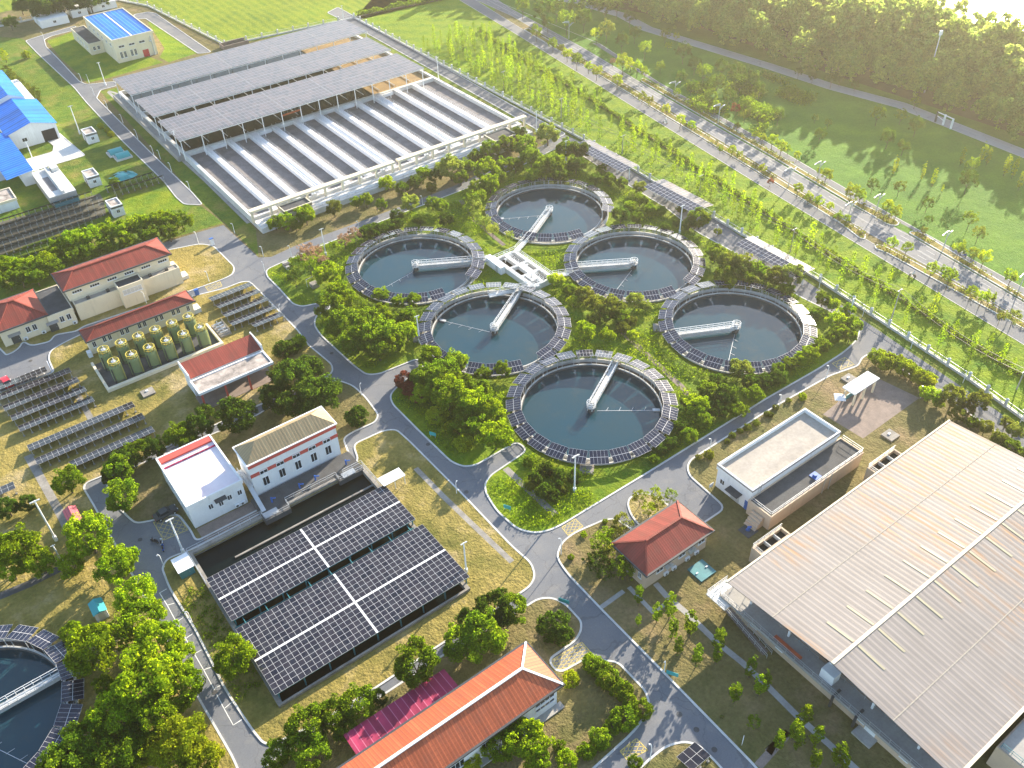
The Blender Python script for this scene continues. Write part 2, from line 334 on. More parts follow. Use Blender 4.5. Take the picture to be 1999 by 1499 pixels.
def dup(src, loc=None, rz=None, label=None, sc=None):
    "a copy of a thing with copies of its parts and sub-parts"
    def rec(o, par):
        c = o.copy(); COL.objects.link(c)
        if par: c.parent = par
        for ch in o.children: rec(ch, c)
        return c
    r = rec(src, None)
    if loc is not None: r.location = loc
    if rz is not None: r.rotation_euler = (0, 0, rz)
    if sc is not None: r.scale = (sc if isinstance(sc, tuple) else (sc,) * 3)
    if label: r['label'] = label
    return r
def area(pl): return sum(p[0] * q[1] - q[0] * p[1] for p, q in zip(pl, pl[1:] + pl[:1])) / 2
def ccw(pl): return pl if area(pl) > 0 else pl[::-1]
def up(pl, t):
    a, b, c = (pl[i] for i in t); return t if (b[0] - a[0]) * (c[1] - a[1]) - (c[0] - a[0]) * (b[1] - a[1]) > 0 else (t[0], t[2], t[1])
def rounded(pl, r=2.5, seg=5):
    out = []; n = len(pl)
    for i in range(n):
        p, q, s = Vector(pl[i - 1]), Vector(pl[i]), Vector(pl[(i + 1) % n]); a, b = p - q, s - q; d = min(r, a.length * .45, b.length * .45)
        if d < .05: out.append(tuple(q)); continue
        A, B = q + a.normalized() * d, q + b.normalized() * d
        for k in range(seg + 1): t = k / seg; out.append(tuple(A * (1 - t) ** 2 + q * 2 * t * (1 - t) + B * t * t))
    return out
def inset(pl, d):
    n = len(pl); out = []
    for i in range(n):
        p, q, s = Vector(pl[i - 1]), Vector(pl[i]), Vector(pl[(i + 1) % n]); a = (q - p); b = (s - q)
        if a.length < 1e-5 or b.length < 1e-5: out.append(tuple(q)); continue
        a.normalize(); b.normalize(); na, nb = Vector((-a.y, a.x)), Vector((-b.y, b.x)); m = na + nb
        k = d / max(.35, 1 + na.dot(nb)); out.append(tuple(q + m * k))
    return out
def inside(pl, x, y):
    c = False; j = len(pl) - 1
    for i in range(len(pl)):
        xi, yi = pl[i]; xj, yj = pl[j]
        if (yi > y) != (yj > y) and x < (xj - xi) * (y - yi) / (yj - yi) + xi: c = not c
        j = i
    return c
def circle(c, r, n=48): return [(c[0] + r * math.cos(2 * math.pi * i / n), c[1] + r * math.sin(2 * math.pi * i / n)) for i in range(n)]
def rect(x0, x1, y0, y1): return [(x0, y0), (x1, y0), (x1, y1), (x0, y1)]
def flat(mb, outer, holes, z, mi=0):
    loops = [[Vector((*p, 0)) for p in outer]] + [[Vector((*p, 0)) for p in h] for h in holes]
    allp = [p for l in [outer] + list(holes) for p in l]; mb.tris([(*p, z) for p in allp], [up(allp, t) for t in tessellate_polygon(loops)], mi)
def sheet(name, outer, z, m, holes=(), label=None, kind='structure'):
    mb = MB(); flat(mb, outer, holes, z); return tag(mb.build(name, m), kind=kind)
def window(par, face, c, wd, h, frame='steel_white', bars=1, name='window', pane='glass_dark'):
    "window on a wall facing -y ('s') or -x ('w'), c = centre on the wall plane"
    fr = MB(); gl = MB(); x, y, z = c; t = .07
    def b(m, a0, a1, z0, z1, d0, d1):
        if face == 's': m.box(x + a0, x + a1, y - d1, y - d0, z + z0, z + z1)
        elif face == 'n': m.box(x + a0, x + a1, y + d0, y + d1, z + z0, z + z1)
        else: m.box(x - d1, x - d0, y + a0, y + a1, z + z0, z + z1)
    for a in (-wd / 2, wd / 2 - t): b(fr, a, a + t, -h / 2, h / 2, -.02, .09)
    for k in (-h / 2, h / 2 - t): b(fr, -wd / 2 + t, wd / 2 - t, k, k + t, -.02, .088)
    for i in range(bars): a = -wd / 2 + wd * (i + 1) / (bars + 1); b(fr, a - t / 2, a + t / 2, -h / 2 + t, h / 2 - t, -.02, .075)
    b(fr, -wd / 2 - .1, wd / 2 + .1, -h / 2 - .1, -h / 2 - .003, -.02, .14)
    b(gl, -wd / 2 + t, wd / 2 - t, -h / 2 + t, h / 2 - t, -.02, .03)
    f = fr.build(name, frame, par); gl.build('pane', pane, f); return f
def hip(par, x0, x1, y0, y1, z0, z1, mats, ins=None, name='roof', ridge_cap=None, over=0.0, thick=.25, eave=None):
    x0 -= over; x1 += over; y0 -= over; y1 += over; mb = MB(); ym = (y0 + y1) / 2; d = ins if ins is not None else (y1 - y0) / 2
    a, b = (x0 + d, ym, z1), (x1 - d, ym, z1)
    mb.poly([(x0, y0, z0), (x1, y0, z0), b, a], 0); mb.poly([(x1, y1, z0), (x0, y1, z0), a, b], 0)
    mb.poly([(x1, y0, z0), (x1, y1, z0), b], 1); mb.poly([(x0, y1, z0), (x0, y0, z0), a], 1)
    o = mb.build(name, mats, par)
    if thick:
        e = MB(); e.ring_box = None; t = .22
        e.box(x0 - .02, x1 + .02, y0 - .22, y0 + .1, z0 - thick, z0 + .05); e.box(x0 - .02, x1 + .02, y1 - .1, y1 + .22, z0 - thick, z0 + .05)
        e.box(x0 - .22, x0 - .023, y0 - .22, y1 + .22, z0 - thick, z0 + .047); e.box(x1 + .023, x1 + .22, y0 - .22, y1 + .22, z0 - thick, z0 + .047)
        e.build('gutter', eave or 'steel_dark', o)
    if ridge_cap:
        c = MB(); c.beam((a[0], a[1], z1 + .06), (b[0], b[1], z1 + .06), .4, .2)
        for p, q in ((a, (x0, y0, z0 + .06)), (a, (x0, y1, z0 + .06)), (b, (x1, y0, z0 + .06)), (b, (x1, y1, z0 + .06))): c.beam((p[0], p[1], z1 + .05), q, .3, .14)
        c.build('ridge_tiles', ridge_cap, o)
    return o
def parapet_roof(par, x0, x1, y0, y1, z, h, t, m_roof, m_wall, name='roof'):
    zr = z + .13; mb = MB(); mb.poly([(x0 + t, y0 + t, zr), (x1 - t, y0 + t, zr), (x1 - t, y1 - t, zr), (x0 + t, y1 - t, zr)]); o = mb.build(name, m_roof, par)
    p = MB(); p.box(x0, x1, y0, y0 + t, z - .3, z + h); p.box(x0, x1, y1 - t, y1, z - .3, z + h); p.box(x0, x0 + t, y0 + t, y1 - t, z - .3, z + h); p.box(x1 - t, x1, y0 + t, y1 - t, z - .3, z + h)
    p.build('parapet', m_wall, o); return o
def walls(par, x0, x1, y0, y1, z0, z1, m, name='wall'):
    mb = MB(); mb.prism(rect(x0, x1, y0, y1), z0, z1); return mb.build(name, m, par)
def door(par, face, c, wd, h, m='steel_dark'):
    mb = MB(); x, y, z = c
    if face == 's': mb.box(x - wd / 2, x + wd / 2, y - .06, y + .05, z, z + h)
    else: mb.box(x - .06, x + .05, y - wd / 2, y + wd / 2, z, z + h)
    d = mb.build('door', m, par); k = MB()
    if face == 's': k.box(x + wd * .3, x + wd * .3 + .1, y - .12, y - .062, z + 1, z + 1.1)
    else: k.box(x - .12, x - .062, y + wd * .3, y + wd * .3 + .1, z + 1, z + 1.1)
    k.build('handle', 'steel', d); return d
def ac_unit(par, x, y, z):
    mb = MB(); mb.box(x - .45, x + .45, y - .42, y - .06, z, z + .65); o = mb.build('air_conditioner', 'steel_white', par)
    f = MB(); f.tube((x - .08, y - .425, z + .33), (x - .08, y - .44, z + .33), .25, n=14); f.build('fan_grille', 'steel_dark', o)
def ordinal(i): return ['first', 'second', 'third', 'fourth', 'fifth', 'sixth', 'seventh', 'eighth', 'ninth', 'tenth', 'eleventh', 'twelfth', 'thirteenth', 'fourteenth', 'fifteenth', 'sixteenth', 'seventeenth', 'eighteenth', 'nineteenth', 'twentieth'][i] if i < 20 else ['twenty', 'thirty', 'forty'][(i + 1) // 10 - 2] + ('' if (i + 1) % 10 == 0 else '-' + ordinal((i + 1) % 10 - 1)) + ('th' if (i + 1) % 10 == 0 else '')

def copies(name, mb, mats, par, locs):
    "one part built once, copied to every place given (offsets from where it was built)"
    first = None
    for l in locs:
        if first is None: first = o = mb.build(name, mats, par)
        else: o = first.copy(); COL.objects.link(o)
        o.parent = par; o.location = l
# ------------------------------------------------------------------ the setting: ground, roads, lawns
TC = [(88.85, 98.37), (88.85, 131.15), (88.85, 163.93), (130.52, 163.93), (130.52, 131.15), (130.52, 98.37)]; T7 = (-27.0, 102.0)
B2 = (11.3, 44.6, 77.6, 112.4)                                      # basin under the solar roofs
pit = [circle(c, 15.5) for c in TC + [T7]]
basin_hole = rect(B2[0] + .2, B2[1] - .2, B2[2] + .2, B2[3] - .2)
sheet('ground', rect(-900, 1800, -700, 2400), 0.0, 'lawn_worn', pit + [basin_hole])
A_MAIN = WP([(437, 440), (505, 503), (530, 502), (575, 481), (765, 410), (885, 364), (1060, 284), (1092, 258), (1150, 285), (1400, 430), (1690, 628), (1840, 730), (1999, 838), (2200, 975), (2300, 1900), (-900, 1900), (-500, 900), (-150, 680), (0, 605), (300, 480), (380, 456)])
sheet('plant_road', A_MAIN, .012, 'asphalt', pit + [basin_hole])
ISL = {
 'lawn': ('lawn_lush', [(519, 527), (567, 505), (690, 454), (770, 422), (885, 378), (1010, 328), (1085, 290), (1135, 302), (1200, 345), (1300, 405), (1365, 455), (1430, 490), (1480, 520), (1560, 578), (1640, 617), (1683, 640), (1673, 667), (1650, 688), (1600, 721), (1497, 780), (1260, 928), (1100, 1025), (1075, 1037), (1045, 1043), (1010, 1035), (970, 1000), (948, 965), (945, 945), (957, 928), (1028, 880), (1010, 864), (930, 910), (905, 913), (880, 903), (820, 845), (765, 790), (760, 772), (775, 755), (830, 712), (815, 702), (740, 732), (715, 733), (690, 715), (625, 655), (612, 635), (617, 615), (645, 603), (640, 590), (590, 600), (572, 595), (545, 565), (520, 540)]),
 'lawn_solar': ('lawn_dry', [(315, 1110), (325, 1092), (345, 1083), (376, 1072), (700, 902), (688, 868), (750, 840), (775, 838), (800, 860), (905, 965), (1000, 1065), (1040, 1100), (1047, 1125), (1038, 1145), (1010, 1165), (862, 1260), (735, 1345), (620, 1415), (530, 1457), (512, 1452), (490, 1425), (440, 1350), (380, 1230), (330, 1150)]),
 'lawn_mid': ('lawn_worn', [(204, 935), (500, 812), (525, 795), (600, 765), (640, 748), (660, 742), (690, 752), (715, 775), (741, 810), (735, 825), (690, 845), (672, 857), (690, 903), (382, 1060), (372, 1038), (345, 1003), (300, 1018), (265, 1024), (250, 1012), (215, 975)]),
 'lawn_south': ('lawn_worn', [(1027, 1183), (1050, 1168), (1078, 1166), (1105, 1178), (1137, 1213), (1137, 1232), (1125, 1253), (1072, 1290), (1092, 1313), (1157, 1277), (1175, 1288), (1207, 1291), (1262, 1348), (1270, 1372), (1268, 1390), (1240, 1430), (1150, 1512), (1000, 1640), (380, 1660), (520, 1492), (560, 1464), (735, 1364), (870, 1275)]),
 'lawn_corner': ('lawn_worn', [(1268, 1480), (1300, 1455), (1335, 1446), (1365, 1453), (1410, 1497), (1500, 1620), (1120, 1620)]),
 'lawn_east': ('lawn_worn', [(1480, 1505), (1297, 1317), (1172, 1190), (1110, 1125), (1092, 1100), (1086, 1085), (1095, 1060), (1120, 1040), (1180, 1014), (1202, 1012), (1240, 1036), (1275, 1080), (1378, 1017), (1415, 992), (1345, 930), (1340, 912), (1348, 897), (1375, 880), (1500, 800), (1620, 733), (1640, 726), (1675, 714), (1680, 700), (1700, 688), (1730, 700), (1860, 785), (1999, 880), (2180, 1000), (2280, 1850), (1700, 1850)]),
 'lawn_drop': ('lawn_dry', [(1224, 985), (1228, 972), (1245, 963), (1270, 963), (1300, 980), (1318, 1000), (1262, 1035), (1246, 1026), (1230, 1005)]),
 'lawn_west': ('lawn_dry', [(-700, 990), (-150, 830), (0, 767), (89, 733), (105, 727), (94, 702), (97, 686), (125, 669), (165, 650), (378, 578), (440, 563), (470, 551), (487, 549), (500, 560), (585, 647), (602, 672), (650, 712), (652, 727), (632, 741), (560, 770), (500, 795), (204, 930), (162, 947), (185, 985), (205, 1022), (260, 1120), (330, 1250), (392, 1365), (460, 1482), (540, 1700), (-1000, 1750)]),
 'lawn_north': ('lawn_dry', [(335, 487), (392, 476), (418, 480), (460, 522), (456, 537), (435, 547), (367, 571), (165, 638), (150, 648), (108, 655), (100, 668), (60, 677), (46, 668), (40, 680), (25, 690), (12, 695), (-20, 662), (-300, 790), (-300, 735), (300, 494)]),
}
ISLW = {}
kb = MB()
for k, (m, pts) in ISL.items():
    pl = rounded(ccw(WP(pts)), 1.6, 4); ISLW[k] = pl; inn = inset(pl, .32)
    holes = [h for h in pit if inside(pl, *h[0])] + ([basin_hole] if inside(pl, *basin_hole[3]) and k == 'lawn_solar' else [])
    sheet(k, inn, .10, m, holes)
    n = len(pl)
    for i in range(n):
        j = (i + 1) % n; a, b, c, d = pl[i], pl[j], inn[j], inn[i]
        kb.poly([(*a, .13), (*b, .13), (*c, .13), (*d, .13)]); kb.poly([(*a, 0), (*b, 0), (*b, .13), (*a, .13)]); kb.poly([(*c, .0), (*d, .0), (*d, .13), (*c, .13)])
tag(kb.build('kerb', 'kerb_stone'), kind='structure')
def strip(name, pts, m, z, kerb=None, r=2.0):
    pl = rounded(ccw(WP(pts)), r, 4); sheet(name, pl, z, m)
    if kerb:
        inn = inset(pl, -.28); b = MB(); n = len(pl)
        for i in range(n):
            j = (i + 1) % n; p, q, c, d = pl[i], pl[j], inn[j], inn[i]; b.poly([(*d, .11), (*c, .11), (*q, .11), (*p, .11)][::-1]); b.poly([(*p, 0), (*p, .11), (*q, .11), (*q, 0)])
            b.poly([(*d, 0), (*c, 0), (*c, .11), (*d, .11)])
        tag(b.build('kerb', kerb), kind='structure')
# north-west part of the plant
strip('service_road', [(51, 80), (75, 105), (147, 172), (170, 200), (240, 275), (322, 355), (345, 385), (361, 399), (395, 400), (374, 376), (287, 292), (188, 192), (196, 176), (228, 168), (224, 160), (170, 166), (155, 160), (115, 117), (90, 92), (86, 78), (100, 71), (150, 58), (147, 51), (85, 69)], 'asphalt', .016, 'kerb_stone', 1.2)
strip('loop_road', [(262, 29), (290, 24), (304, 27), (412, 102), (388, 105), (285, 36), (266, 38)], 'asphalt', .02, 'kerb_stone', 1.2)
strip('perimeter_road', [(640, 25), (690, 50), (850, 140), (997, 223), (1082, 272), (1104, 262), (1000, 207), (718, 47), (660, 15)], 'asphalt', .02, 'kerb_stone', 1.0)
strip('concrete_yard', [(88, 270), (114, 260), (166, 304), (122, 317), (70, 333), (-40, 366), (-60, 330), (0, 325), (60, 310), (105, 297), (107, 285)], 'concrete_pale', .02, 'kerb_stone', 1.0)
def zone(name, pts, m, z, holes=()): sheet(name, ccw(WP(pts)), z, m, holes)
zone('yard_lawn', [(60, 85), (150, 178), (330, 368), (352, 396), (395, 404), (437, 436), (380, 452), (300, 476), (0, 600), (-300, 730), (-500, 500), (-200, 60), (40, 75)], 'lawn_mown', .004)
zone('gravel_bed', [(-60, 450), (60, 418), (195, 378), (203, 392), (208, 420), (100, 462), (-60, 520)], 'gravel_dark', .008)
zone('bright_lawn', [(240, 380), (330, 372), (360, 404), (300, 424), (250, 425)], 'lawn_lush', .008)
zone('bright_lawn', [(300, 30), (386, 104), (330, 122), (312, 112), (322, 95), (290, 45)], 'grass_belt', .008)
zone('entrance_lawn', [(92, 80), (150, 60), (320, 122), (215, 152), (172, 162), (120, 115)], 'lawn_lush', .008)
zone('yard_lawn', [(196, 178), (228, 172), (500, 448), (505, 500), (440, 436), (398, 400)], 'lawn_mown', .006)
zone('crop_field', [(140, -75), (232, 0), (290, 15), (440, 91), (482, 83), (690, 42), (862, 1), (900, -12), (1020, -90), (600, -200)], 'crop_field', .006)
zone('crop_field', [(-200, 55), (0, 25), (110, 0), (120, -30), (-150, -40)], 'crop_field', .006)
zone('belt_corner', [(695, 36), (862, 1), (900, -14), (1000, -30), (960, 30), (800, 90)], 'grass_belt', .0045)
# green belt, boulevard, meadow, wood floor
FENCE = WP([(692, 36), (1000, 200), (1140, 275), (1600, 550), (1890, 742), (1999, 822)]); FENCE.append((FENCE[-1][0] - 10, FENCE[-1][1] - 45))
def ext(pl, d0=60, d1=70):
    a, b = Vector(pl[0]), Vector(pl[1]); c, d = Vector(pl[-1]), Vector(pl[-2]); return [tuple(a + (a - b).normalized() * d0)] + list(pl) + [tuple(c + (c - d).normalized() * d1)]
SN = ext(WP([(900, 2), (1000, 62), (1150, 155), (1497, 370), (1700, 492), (1997, 672)]))
SF = ext(WP([(925, -2), (1000, 45), (1150, 137), (1497, 350), (1700, 473), (1999, 645)]))
RN = ext(WP([(950, -8), (1000, 24), (1150, 117), (1497, 328), (1690, 452), (1999, 622)]))
RF = ext(WP([(960, -8), (1000, 18), (1140, 94), (1300, 190), (1500, 305), (1660, 400), (1770, 455), (1999, 590)]))
RN = ext(WP([(910, -8), (1000, 46 - 14), (1150, 121), (1497, 330), (1690, 453), (1999, 626)]))
VF = ext(WP([(1240, 137), (1300, 175), (1500, 290), (1660, 386), (1770, 442), (1999, 577)]), 30)
SD = ext(WP([(1255, 140), (1290, 163), (1500, 279), (1600, 338), (1740, 419), (1999, 572 - 10)]), 30)
band = lambda a, b: list(a) + list(reversed(b))
sheet('green_belt', ccw(band(FENCE, SN)), .006, 'grass_belt')
sheet('fence_strip', ccw(band(FENCE, [(x - 7.5, y) for x, y in FENCE])), .007, 'lawn_mown')
sheet('meadow', ccw(list(RF) + [(420, -40), (420, 520), (250, 480)]), .005, 'meadow_grass')
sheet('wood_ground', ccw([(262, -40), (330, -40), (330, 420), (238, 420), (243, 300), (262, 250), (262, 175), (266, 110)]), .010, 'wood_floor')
sheet('river', ccw([(326, -300), (1500, -300), (1500, 1200), (420, 1200), (345, 420), (324, 300), (318, 200), (316, 120)]), .02, 'river_water')
sheet('boulevard', ccw(band(RN, RF)), .016, 'asphalt_smooth')
sheet('footway', ccw(band(SN, SF)), .014, 'asphalt')
sheet('side_road', ccw(band(VF, SD)), .02, 'asphalt')
LV = ext(WP([(1040, -14), (1130, 5), (1215, 30), (1265, 57), (1500, 129), (1625, 170), (1760, 206), (1999, 300)]))
def ribbon(pl, wd, z, name, m):
    mb = MB(); L = []; Rr = []
    for i, p in enumerate(pl):
        a = Vector(pl[max(0, i - 1)]); b = Vector(pl[min(len(pl) - 1, i + 1)]); t = (b - a).normalized(); n = Vector((-t.y, t.x)) * wd / 2; L.append(tuple(Vector(p) + n)); Rr.append(tuple(Vector(p) - n))
    for i in range(len(pl) - 1): mb.poly([(*Rr[i], z), (*Rr[i + 1], z), (*L[i + 1], z), (*L[i], z)])
    return mb.build(name, m)
tag(ribbon(LV, 5.2, .018, 'levee_path', 'path_pale'), kind='structure')
lm = MB()
def lines(pl, off, wd, z, mb, dash=None):
    d = 0
    for a, b in zip(pl, pl[1:]):
        a, b = Vector(a), Vector(b); t = (b - a); L = t.length; t /= L; n = Vector((-t.y, t.x)); q = 0
        segs = [(0, L)] if not dash else [(k * sum(dash), min(L, k * sum(dash) + dash[0])) for k in range(int(L / sum(dash)) + 1)]
        for s0, s1 in segs:
            p, r = a + t * s0 + n * off, a + t * s1 + n * off; mb.poly([(*(p - n * wd / 2), z), (*(r - n * wd / 2), z), (*(r + n * wd / 2), z), (*(p + n * wd / 2), z)])
def mid(a, b, f): 
    def at(pl, y):
        for p, q in zip(pl, pl[1:]):
            if (p[1] - y) * (q[1] - y) <= 0 and p[1] != q[1]: t = (y - p[1]) / (q[1] - p[1]); return p[0] + t * (q[0] - p[0])
        return pl[0][0] if abs(pl[0][1] - y) < abs(pl[-1][1] - y) else pl[-1][0]
    ys = [-15 + 8 * k for k in range(48)]; return [(at(a, y) * (1 - f) + at(b, y) * f, y) for y in ys]
lines(mid(RN, RF, .05), 0, .13, .024, lm); lines(mid(RN, RF, .95), 0, .13, .024, lm)
for f in (.28, .74): lines(mid(RN, RF, f), 0, .14, .024, lm, (2.4, 5.5))
lines(mid(RN, RF, .51), -.15, .1, .024, lm); lines(mid(RN, RF, .51), .15, .1, .024, lm)
lines(SN, 0, .2, .05, lm); lines(SF, 0, .18, .05, lm); lines(mid(VF, SD, .94), 0, .22, .04, lm)
for s in (-1, 1): lines(LV, s * 2.3, .14, .026, lm)
lines(LV, .5, .1, .026, lm)
tag(lm.build('road_markings', 'paint_worn'), kind='structure')
# planted verges of the boulevard (each a kerbed bed with rounded ends)
VERGE = []
def verge(px):
    pl = rounded(ccw(WP(px)), 1.5, 4); VERGE.append(pl); inn = inset(pl, .3); sheet('verge_bed', inn, .12, 'lawn_dry'); b = MB(); n = len(pl)
    for i in range(n):
        j = (i + 1) % n; b.poly([(*pl[i], .15), (*pl[j], .15), (*inn[j], .15), (*inn[i], .15)]); b.poly([(*pl[i], 0), (*pl[j], 0), (*pl[j], .15), (*pl[i], .15)])
    tag(b.build('kerb', 'kerb_stone'), kind='structure')
verge([(1022, 58), (1150, 135), (1497, 347), (1640, 436), (1678, 466), (1688, 468), (1692, 461), (1684, 452), (1640, 424), (1497, 334), (1150, 125), (1032, 55)])
verge([(1707, 479), (1708, 486), (1730, 494), (1860, 566), (1999, 643), (2120, 712), (2120, 695), (1999, 629), (1860, 552), (1730, 482), (1716, 478)])
verge([(1250, 158), (1300, 187), (1500, 302), (1660, 397), (1735, 440), (1752, 442), (1757, 436), (1750, 430), (1660, 388), (1500, 292), (1300, 177), (1255, 152)])
verge([(1773, 455), (1790, 465), (1999, 588), (2120, 655), (2120, 645), (1999, 578), (1800, 455), (1782, 451)])
# worn footpath through the tank lawn and the paving slabs
def path_px(name, pts, wd, m, z=.104): tag(ribbon(WP(pts), wd, z, name, m), kind='structure')
path_px('garden_path', [(900, 392), (925, 430), (985, 480)], 1.1, 'brick_paving'); path_px('garden_path', [(1215, 650), (1260, 690), (1330, 755), (1350, 780)], 1.3, 'brick_paving')
path_px('garden_path', [(987, 915), (1030, 955), (1085, 1006)], 1.3, 'concrete_old', .106)
path_px('slab_path', [(1218, 1155), (1172, 1188)], .8, 'concrete'); path_px('slab_path', [(1228, 1147), (1275, 1196), (1303, 1178)], .8, 'concrete', .108)
path_px('slab_path', [(1280, 1140), (1300, 1163), (1340, 1197), (1400, 1255), (1450, 1295), (1500, 1342), (1560, 1402), (1620, 1455), (1690, 1520)], 1.0, 'concrete', .112)
path_px('slab_path', [(812, 915), (868, 972), (920, 1022), (1000, 1098)], 1.0, 'concrete_old'); path_px('slab_path', [(55, 890), (75, 925), (100, 970), (125, 1015), (140, 1050)], 1.5, 'concrete_old'); path_px('slab_path', [(146, 760), (180, 822)], 1.2, 'concrete_old', .108)
path_px('slab_path', [(0, 1165), (60, 1140), (110, 1115), (135, 1100)], 1.6, 'concrete_dark')
sheet('brick_terrace', rect(14.3, 25.5, 112.8, 117.6), .11, 'brick_paving')
sheet('brick_plaza', ccw(WP([(1607, 810), (1685, 857), (1795, 778), (1700, 733)])), .108, 'brick_paving')
sheet('driveway', ccw(WP([(1074, 1290), (1136, 1252), (1158, 1276), (1092, 1315)])), .018, 'asphalt_smooth')
path_px('bare_track', [(1480, 1497), (1540, 1430), (1500, 1470)], 1.2, 'brick_paving'); path_px('drain_strip', [(396, 280), (360, 245), (300, 205), (212, 178)], .9, 'concrete', .03); path_px('drain_strip', [(212, 180), (300, 262), (400, 352), (486, 436)], 1.0, 'concrete', .03)
# road markings inside the plant
mk = MB(); my = MB()
def hatch(mb, q, n, z=.02):
    a, b, c, d = [Vector(p) for p in WP(q)]
    def seg(p, r, wd=.13):
        t = (r - p).normalized(); nn = Vector((-t.y, t.x)) * wd / 2; mb.poly([(*(p - nn), z), (*(r - nn), z), (*(r + nn), z), (*(p + nn), z)])
    for p, r in ((a, b), (b, c), (c, d), (d, a)): seg(p, r)
    A = lambda u, v: a.lerp(b, u).lerp(d.lerp(c, u), v)
    for k in range(1, 2 * n):
        t = k / n; seg(A(max(0, t - 1), min(1, t)), A(min(1, t), max(0, t - 1)), .09)
        seg(A(max(0, t - 1), 1 - min(1, t)), A(min(1, t), 1 - max(0, t - 1)), .09)
for q, n in (([(1097, 1030), (1123, 1013), (1139, 1028), (1110, 1046)], 3), ([(300, 1020), (347, 1003), (367, 1035), (320, 1055)], 4), ([(1076, 1290), (1136, 1254), (1155, 1275), (1092, 1312)], 4), ([(1211, 1467), (1243, 1442), (1265, 1465), (1225, 1484)], 3), ([(1625, 710), (1650, 698), (1668, 712), (1640, 722)], 2), ([(401, 560), (430, 550), (434, 559), (408, 569)], 3)): hatch(my, q, n, .026)
tag(my.build('yellow_markings', 'paint_yellow'), kind='structure')
def pline(a, b, wd=.12):
    p, r = Vector(W(*a)), Vector(W(*b)); t = (r - p).normalized(); nn = Vector((-t.y, t.x)) * wd / 2; mk.poly([(*(p - nn), .024), (*(r - nn), .024), (*(r + nn), .024), (*(p + nn), .024)])
for a, b in (((92, 705), (103, 727)), ((78, 718), (88, 731)), ((65, 723), (73, 737)), ((50, 730), (57, 743)), ((35, 736), (42, 749)), ((20, 740), (27, 755)), ((5, 745), (12, 760))): pline(a, b, .18)
pline((326, 1150), (312, 1158)); bay = [(312, 1158), (327, 1182), (345, 1215), (363, 1247), (380, 1277), (398, 1308), (418, 1345), (438, 1384), (456, 1416)]; bay2 = [(326, 1150), (341, 1178), (358, 1206), (376, 1238), (394, 1269), (413, 1303), (434, 1337), (455, 1370), (473, 1405)]
for a, b in zip(bay, bay[1:]): pline(a, b)
for a, b in list(zip(bay, bay2))[1:]: pline(a, b)
tag(mk.build('parking_lines', 'paint_white'), kind='structure')

for i, (u, v) in enumerate(((1327, 1395), (1360, 1425), (1395, 1464), (274, 1054), (911, 961), (1150, 1080), (560, 520), (648, 690), (836, 868), (420, 1352), (60, 705))):
    x, y = W(u, v); m = MB(); m.disc((x, y), .42, .034, 20); tag(m.build('manhole_cover', 'concrete_dark', None, (x, y, 0)), 'dark round manhole cover, ' + ('highest on the main road towards the bottom edge', 'middle of three on the main road towards the bottom edge', 'lowest on the main road towards the bottom edge', 'before the yellow hatching by the scooters', 'at the crossing beside the pointed lawn', 'on the road by the yellow grid', 'at the far junction below the basin', 'on the main road beside the dark clump', 'on the main road near the clipped bush', 'on the left road in the shade', 'on the forecourt of the hip roofed office')[i], 'manhole cover', 'manhole covers')
# ------------------------------------------------------------------ clarifiers with their ring of solar arrays
def array_mesh():
    mb = MB(); r0, r1, z0, z1, hw = 13.95, 16.9, 2.35, 1.72, 1.74
    c = ((r0 + r1) / 2, 0, (z0 + z1) / 2); ax = Vector((r1 - r0, 0, z1 - z0)) / 2; n = Vector((z0 - z1, 0, r1 - r0)).normalized()
    mb.obox(c, Vector((0, hw, 0)), -ax, n * .03, 1, (5, 2), 0)
    for y in (-1.3, 1.3):
        mb.beam((14.05, y, .2), (14.05, y, 2.15), .09, None, 2); mb.beam((15.45, y, .2), (15.45, y, 1.93), .09, None, 2); mb.beam((14.0, y, 2.17), (16.7, y, 1.74), .08, None, 2)
    return mb
def bridge(par):
    b = MB(); b.box(-.9, 13.6, -.50, -.38, .22, 1.0); b.box(-.9, 13.6, .38, .50, .22, 1.0); b.box(-.9, 15.3, -.40, .40, .86, .96); b.box(13.6, 15.3, -.55, .55, .5, .97)
    o = b.build('scraper_bridge', 'concrete_mid', par)
    r = MB(); 
    for y in (-.6, .6): r.rail([(0.2, y, .96), (15.2, y, .96)], 1.0, .035, 1.25)
    r.build('railing', 'steel_white', o)
    p = MB(); p.prism(circle((0, 0), 1.0, 8), .74, 1.0); p.box(-.35, .35, -.35, .35, 1.0, 1.6); p.tube((0, 0, 1.6), (0, 0, 1.9), .2)
    pl = p.build('drive_platform', 'concrete_mid', o)
    q = MB(); q.rail([(.94 * math.cos(R(22.5 + 45 * k)), .94 * math.sin(R(22.5 + 45 * k)), 1.0) for k in range(8)], 1.0, .03, 1, closed=True); q.build('railing', 'steel_white', pl)
    k = MB(); k.tube((0, 0, -2.5), (0, 0, .7), .7, n=16); k.build('centre_pier', 'concrete_dark', o)
    m = MB(); m.box(14.4, 15.2, -1.0, 1.0, .45, .8); m.build('wheel_carriage', 'steel_dark', o)
    return o
def boom(par):
    b = MB(); b.beam((1.2, 0, -.40), (13.6, 0, -.40), .07, .06)
    for x in (3, 5.5, 8, 10.5): b.beam((x, -.1, -.38), (x + .5, 1.0, -.38), .05)
    b.box(12.2, 13.7, -.35, .35, -.5, -.2); return b.build('scum_boom', 'steel', par)
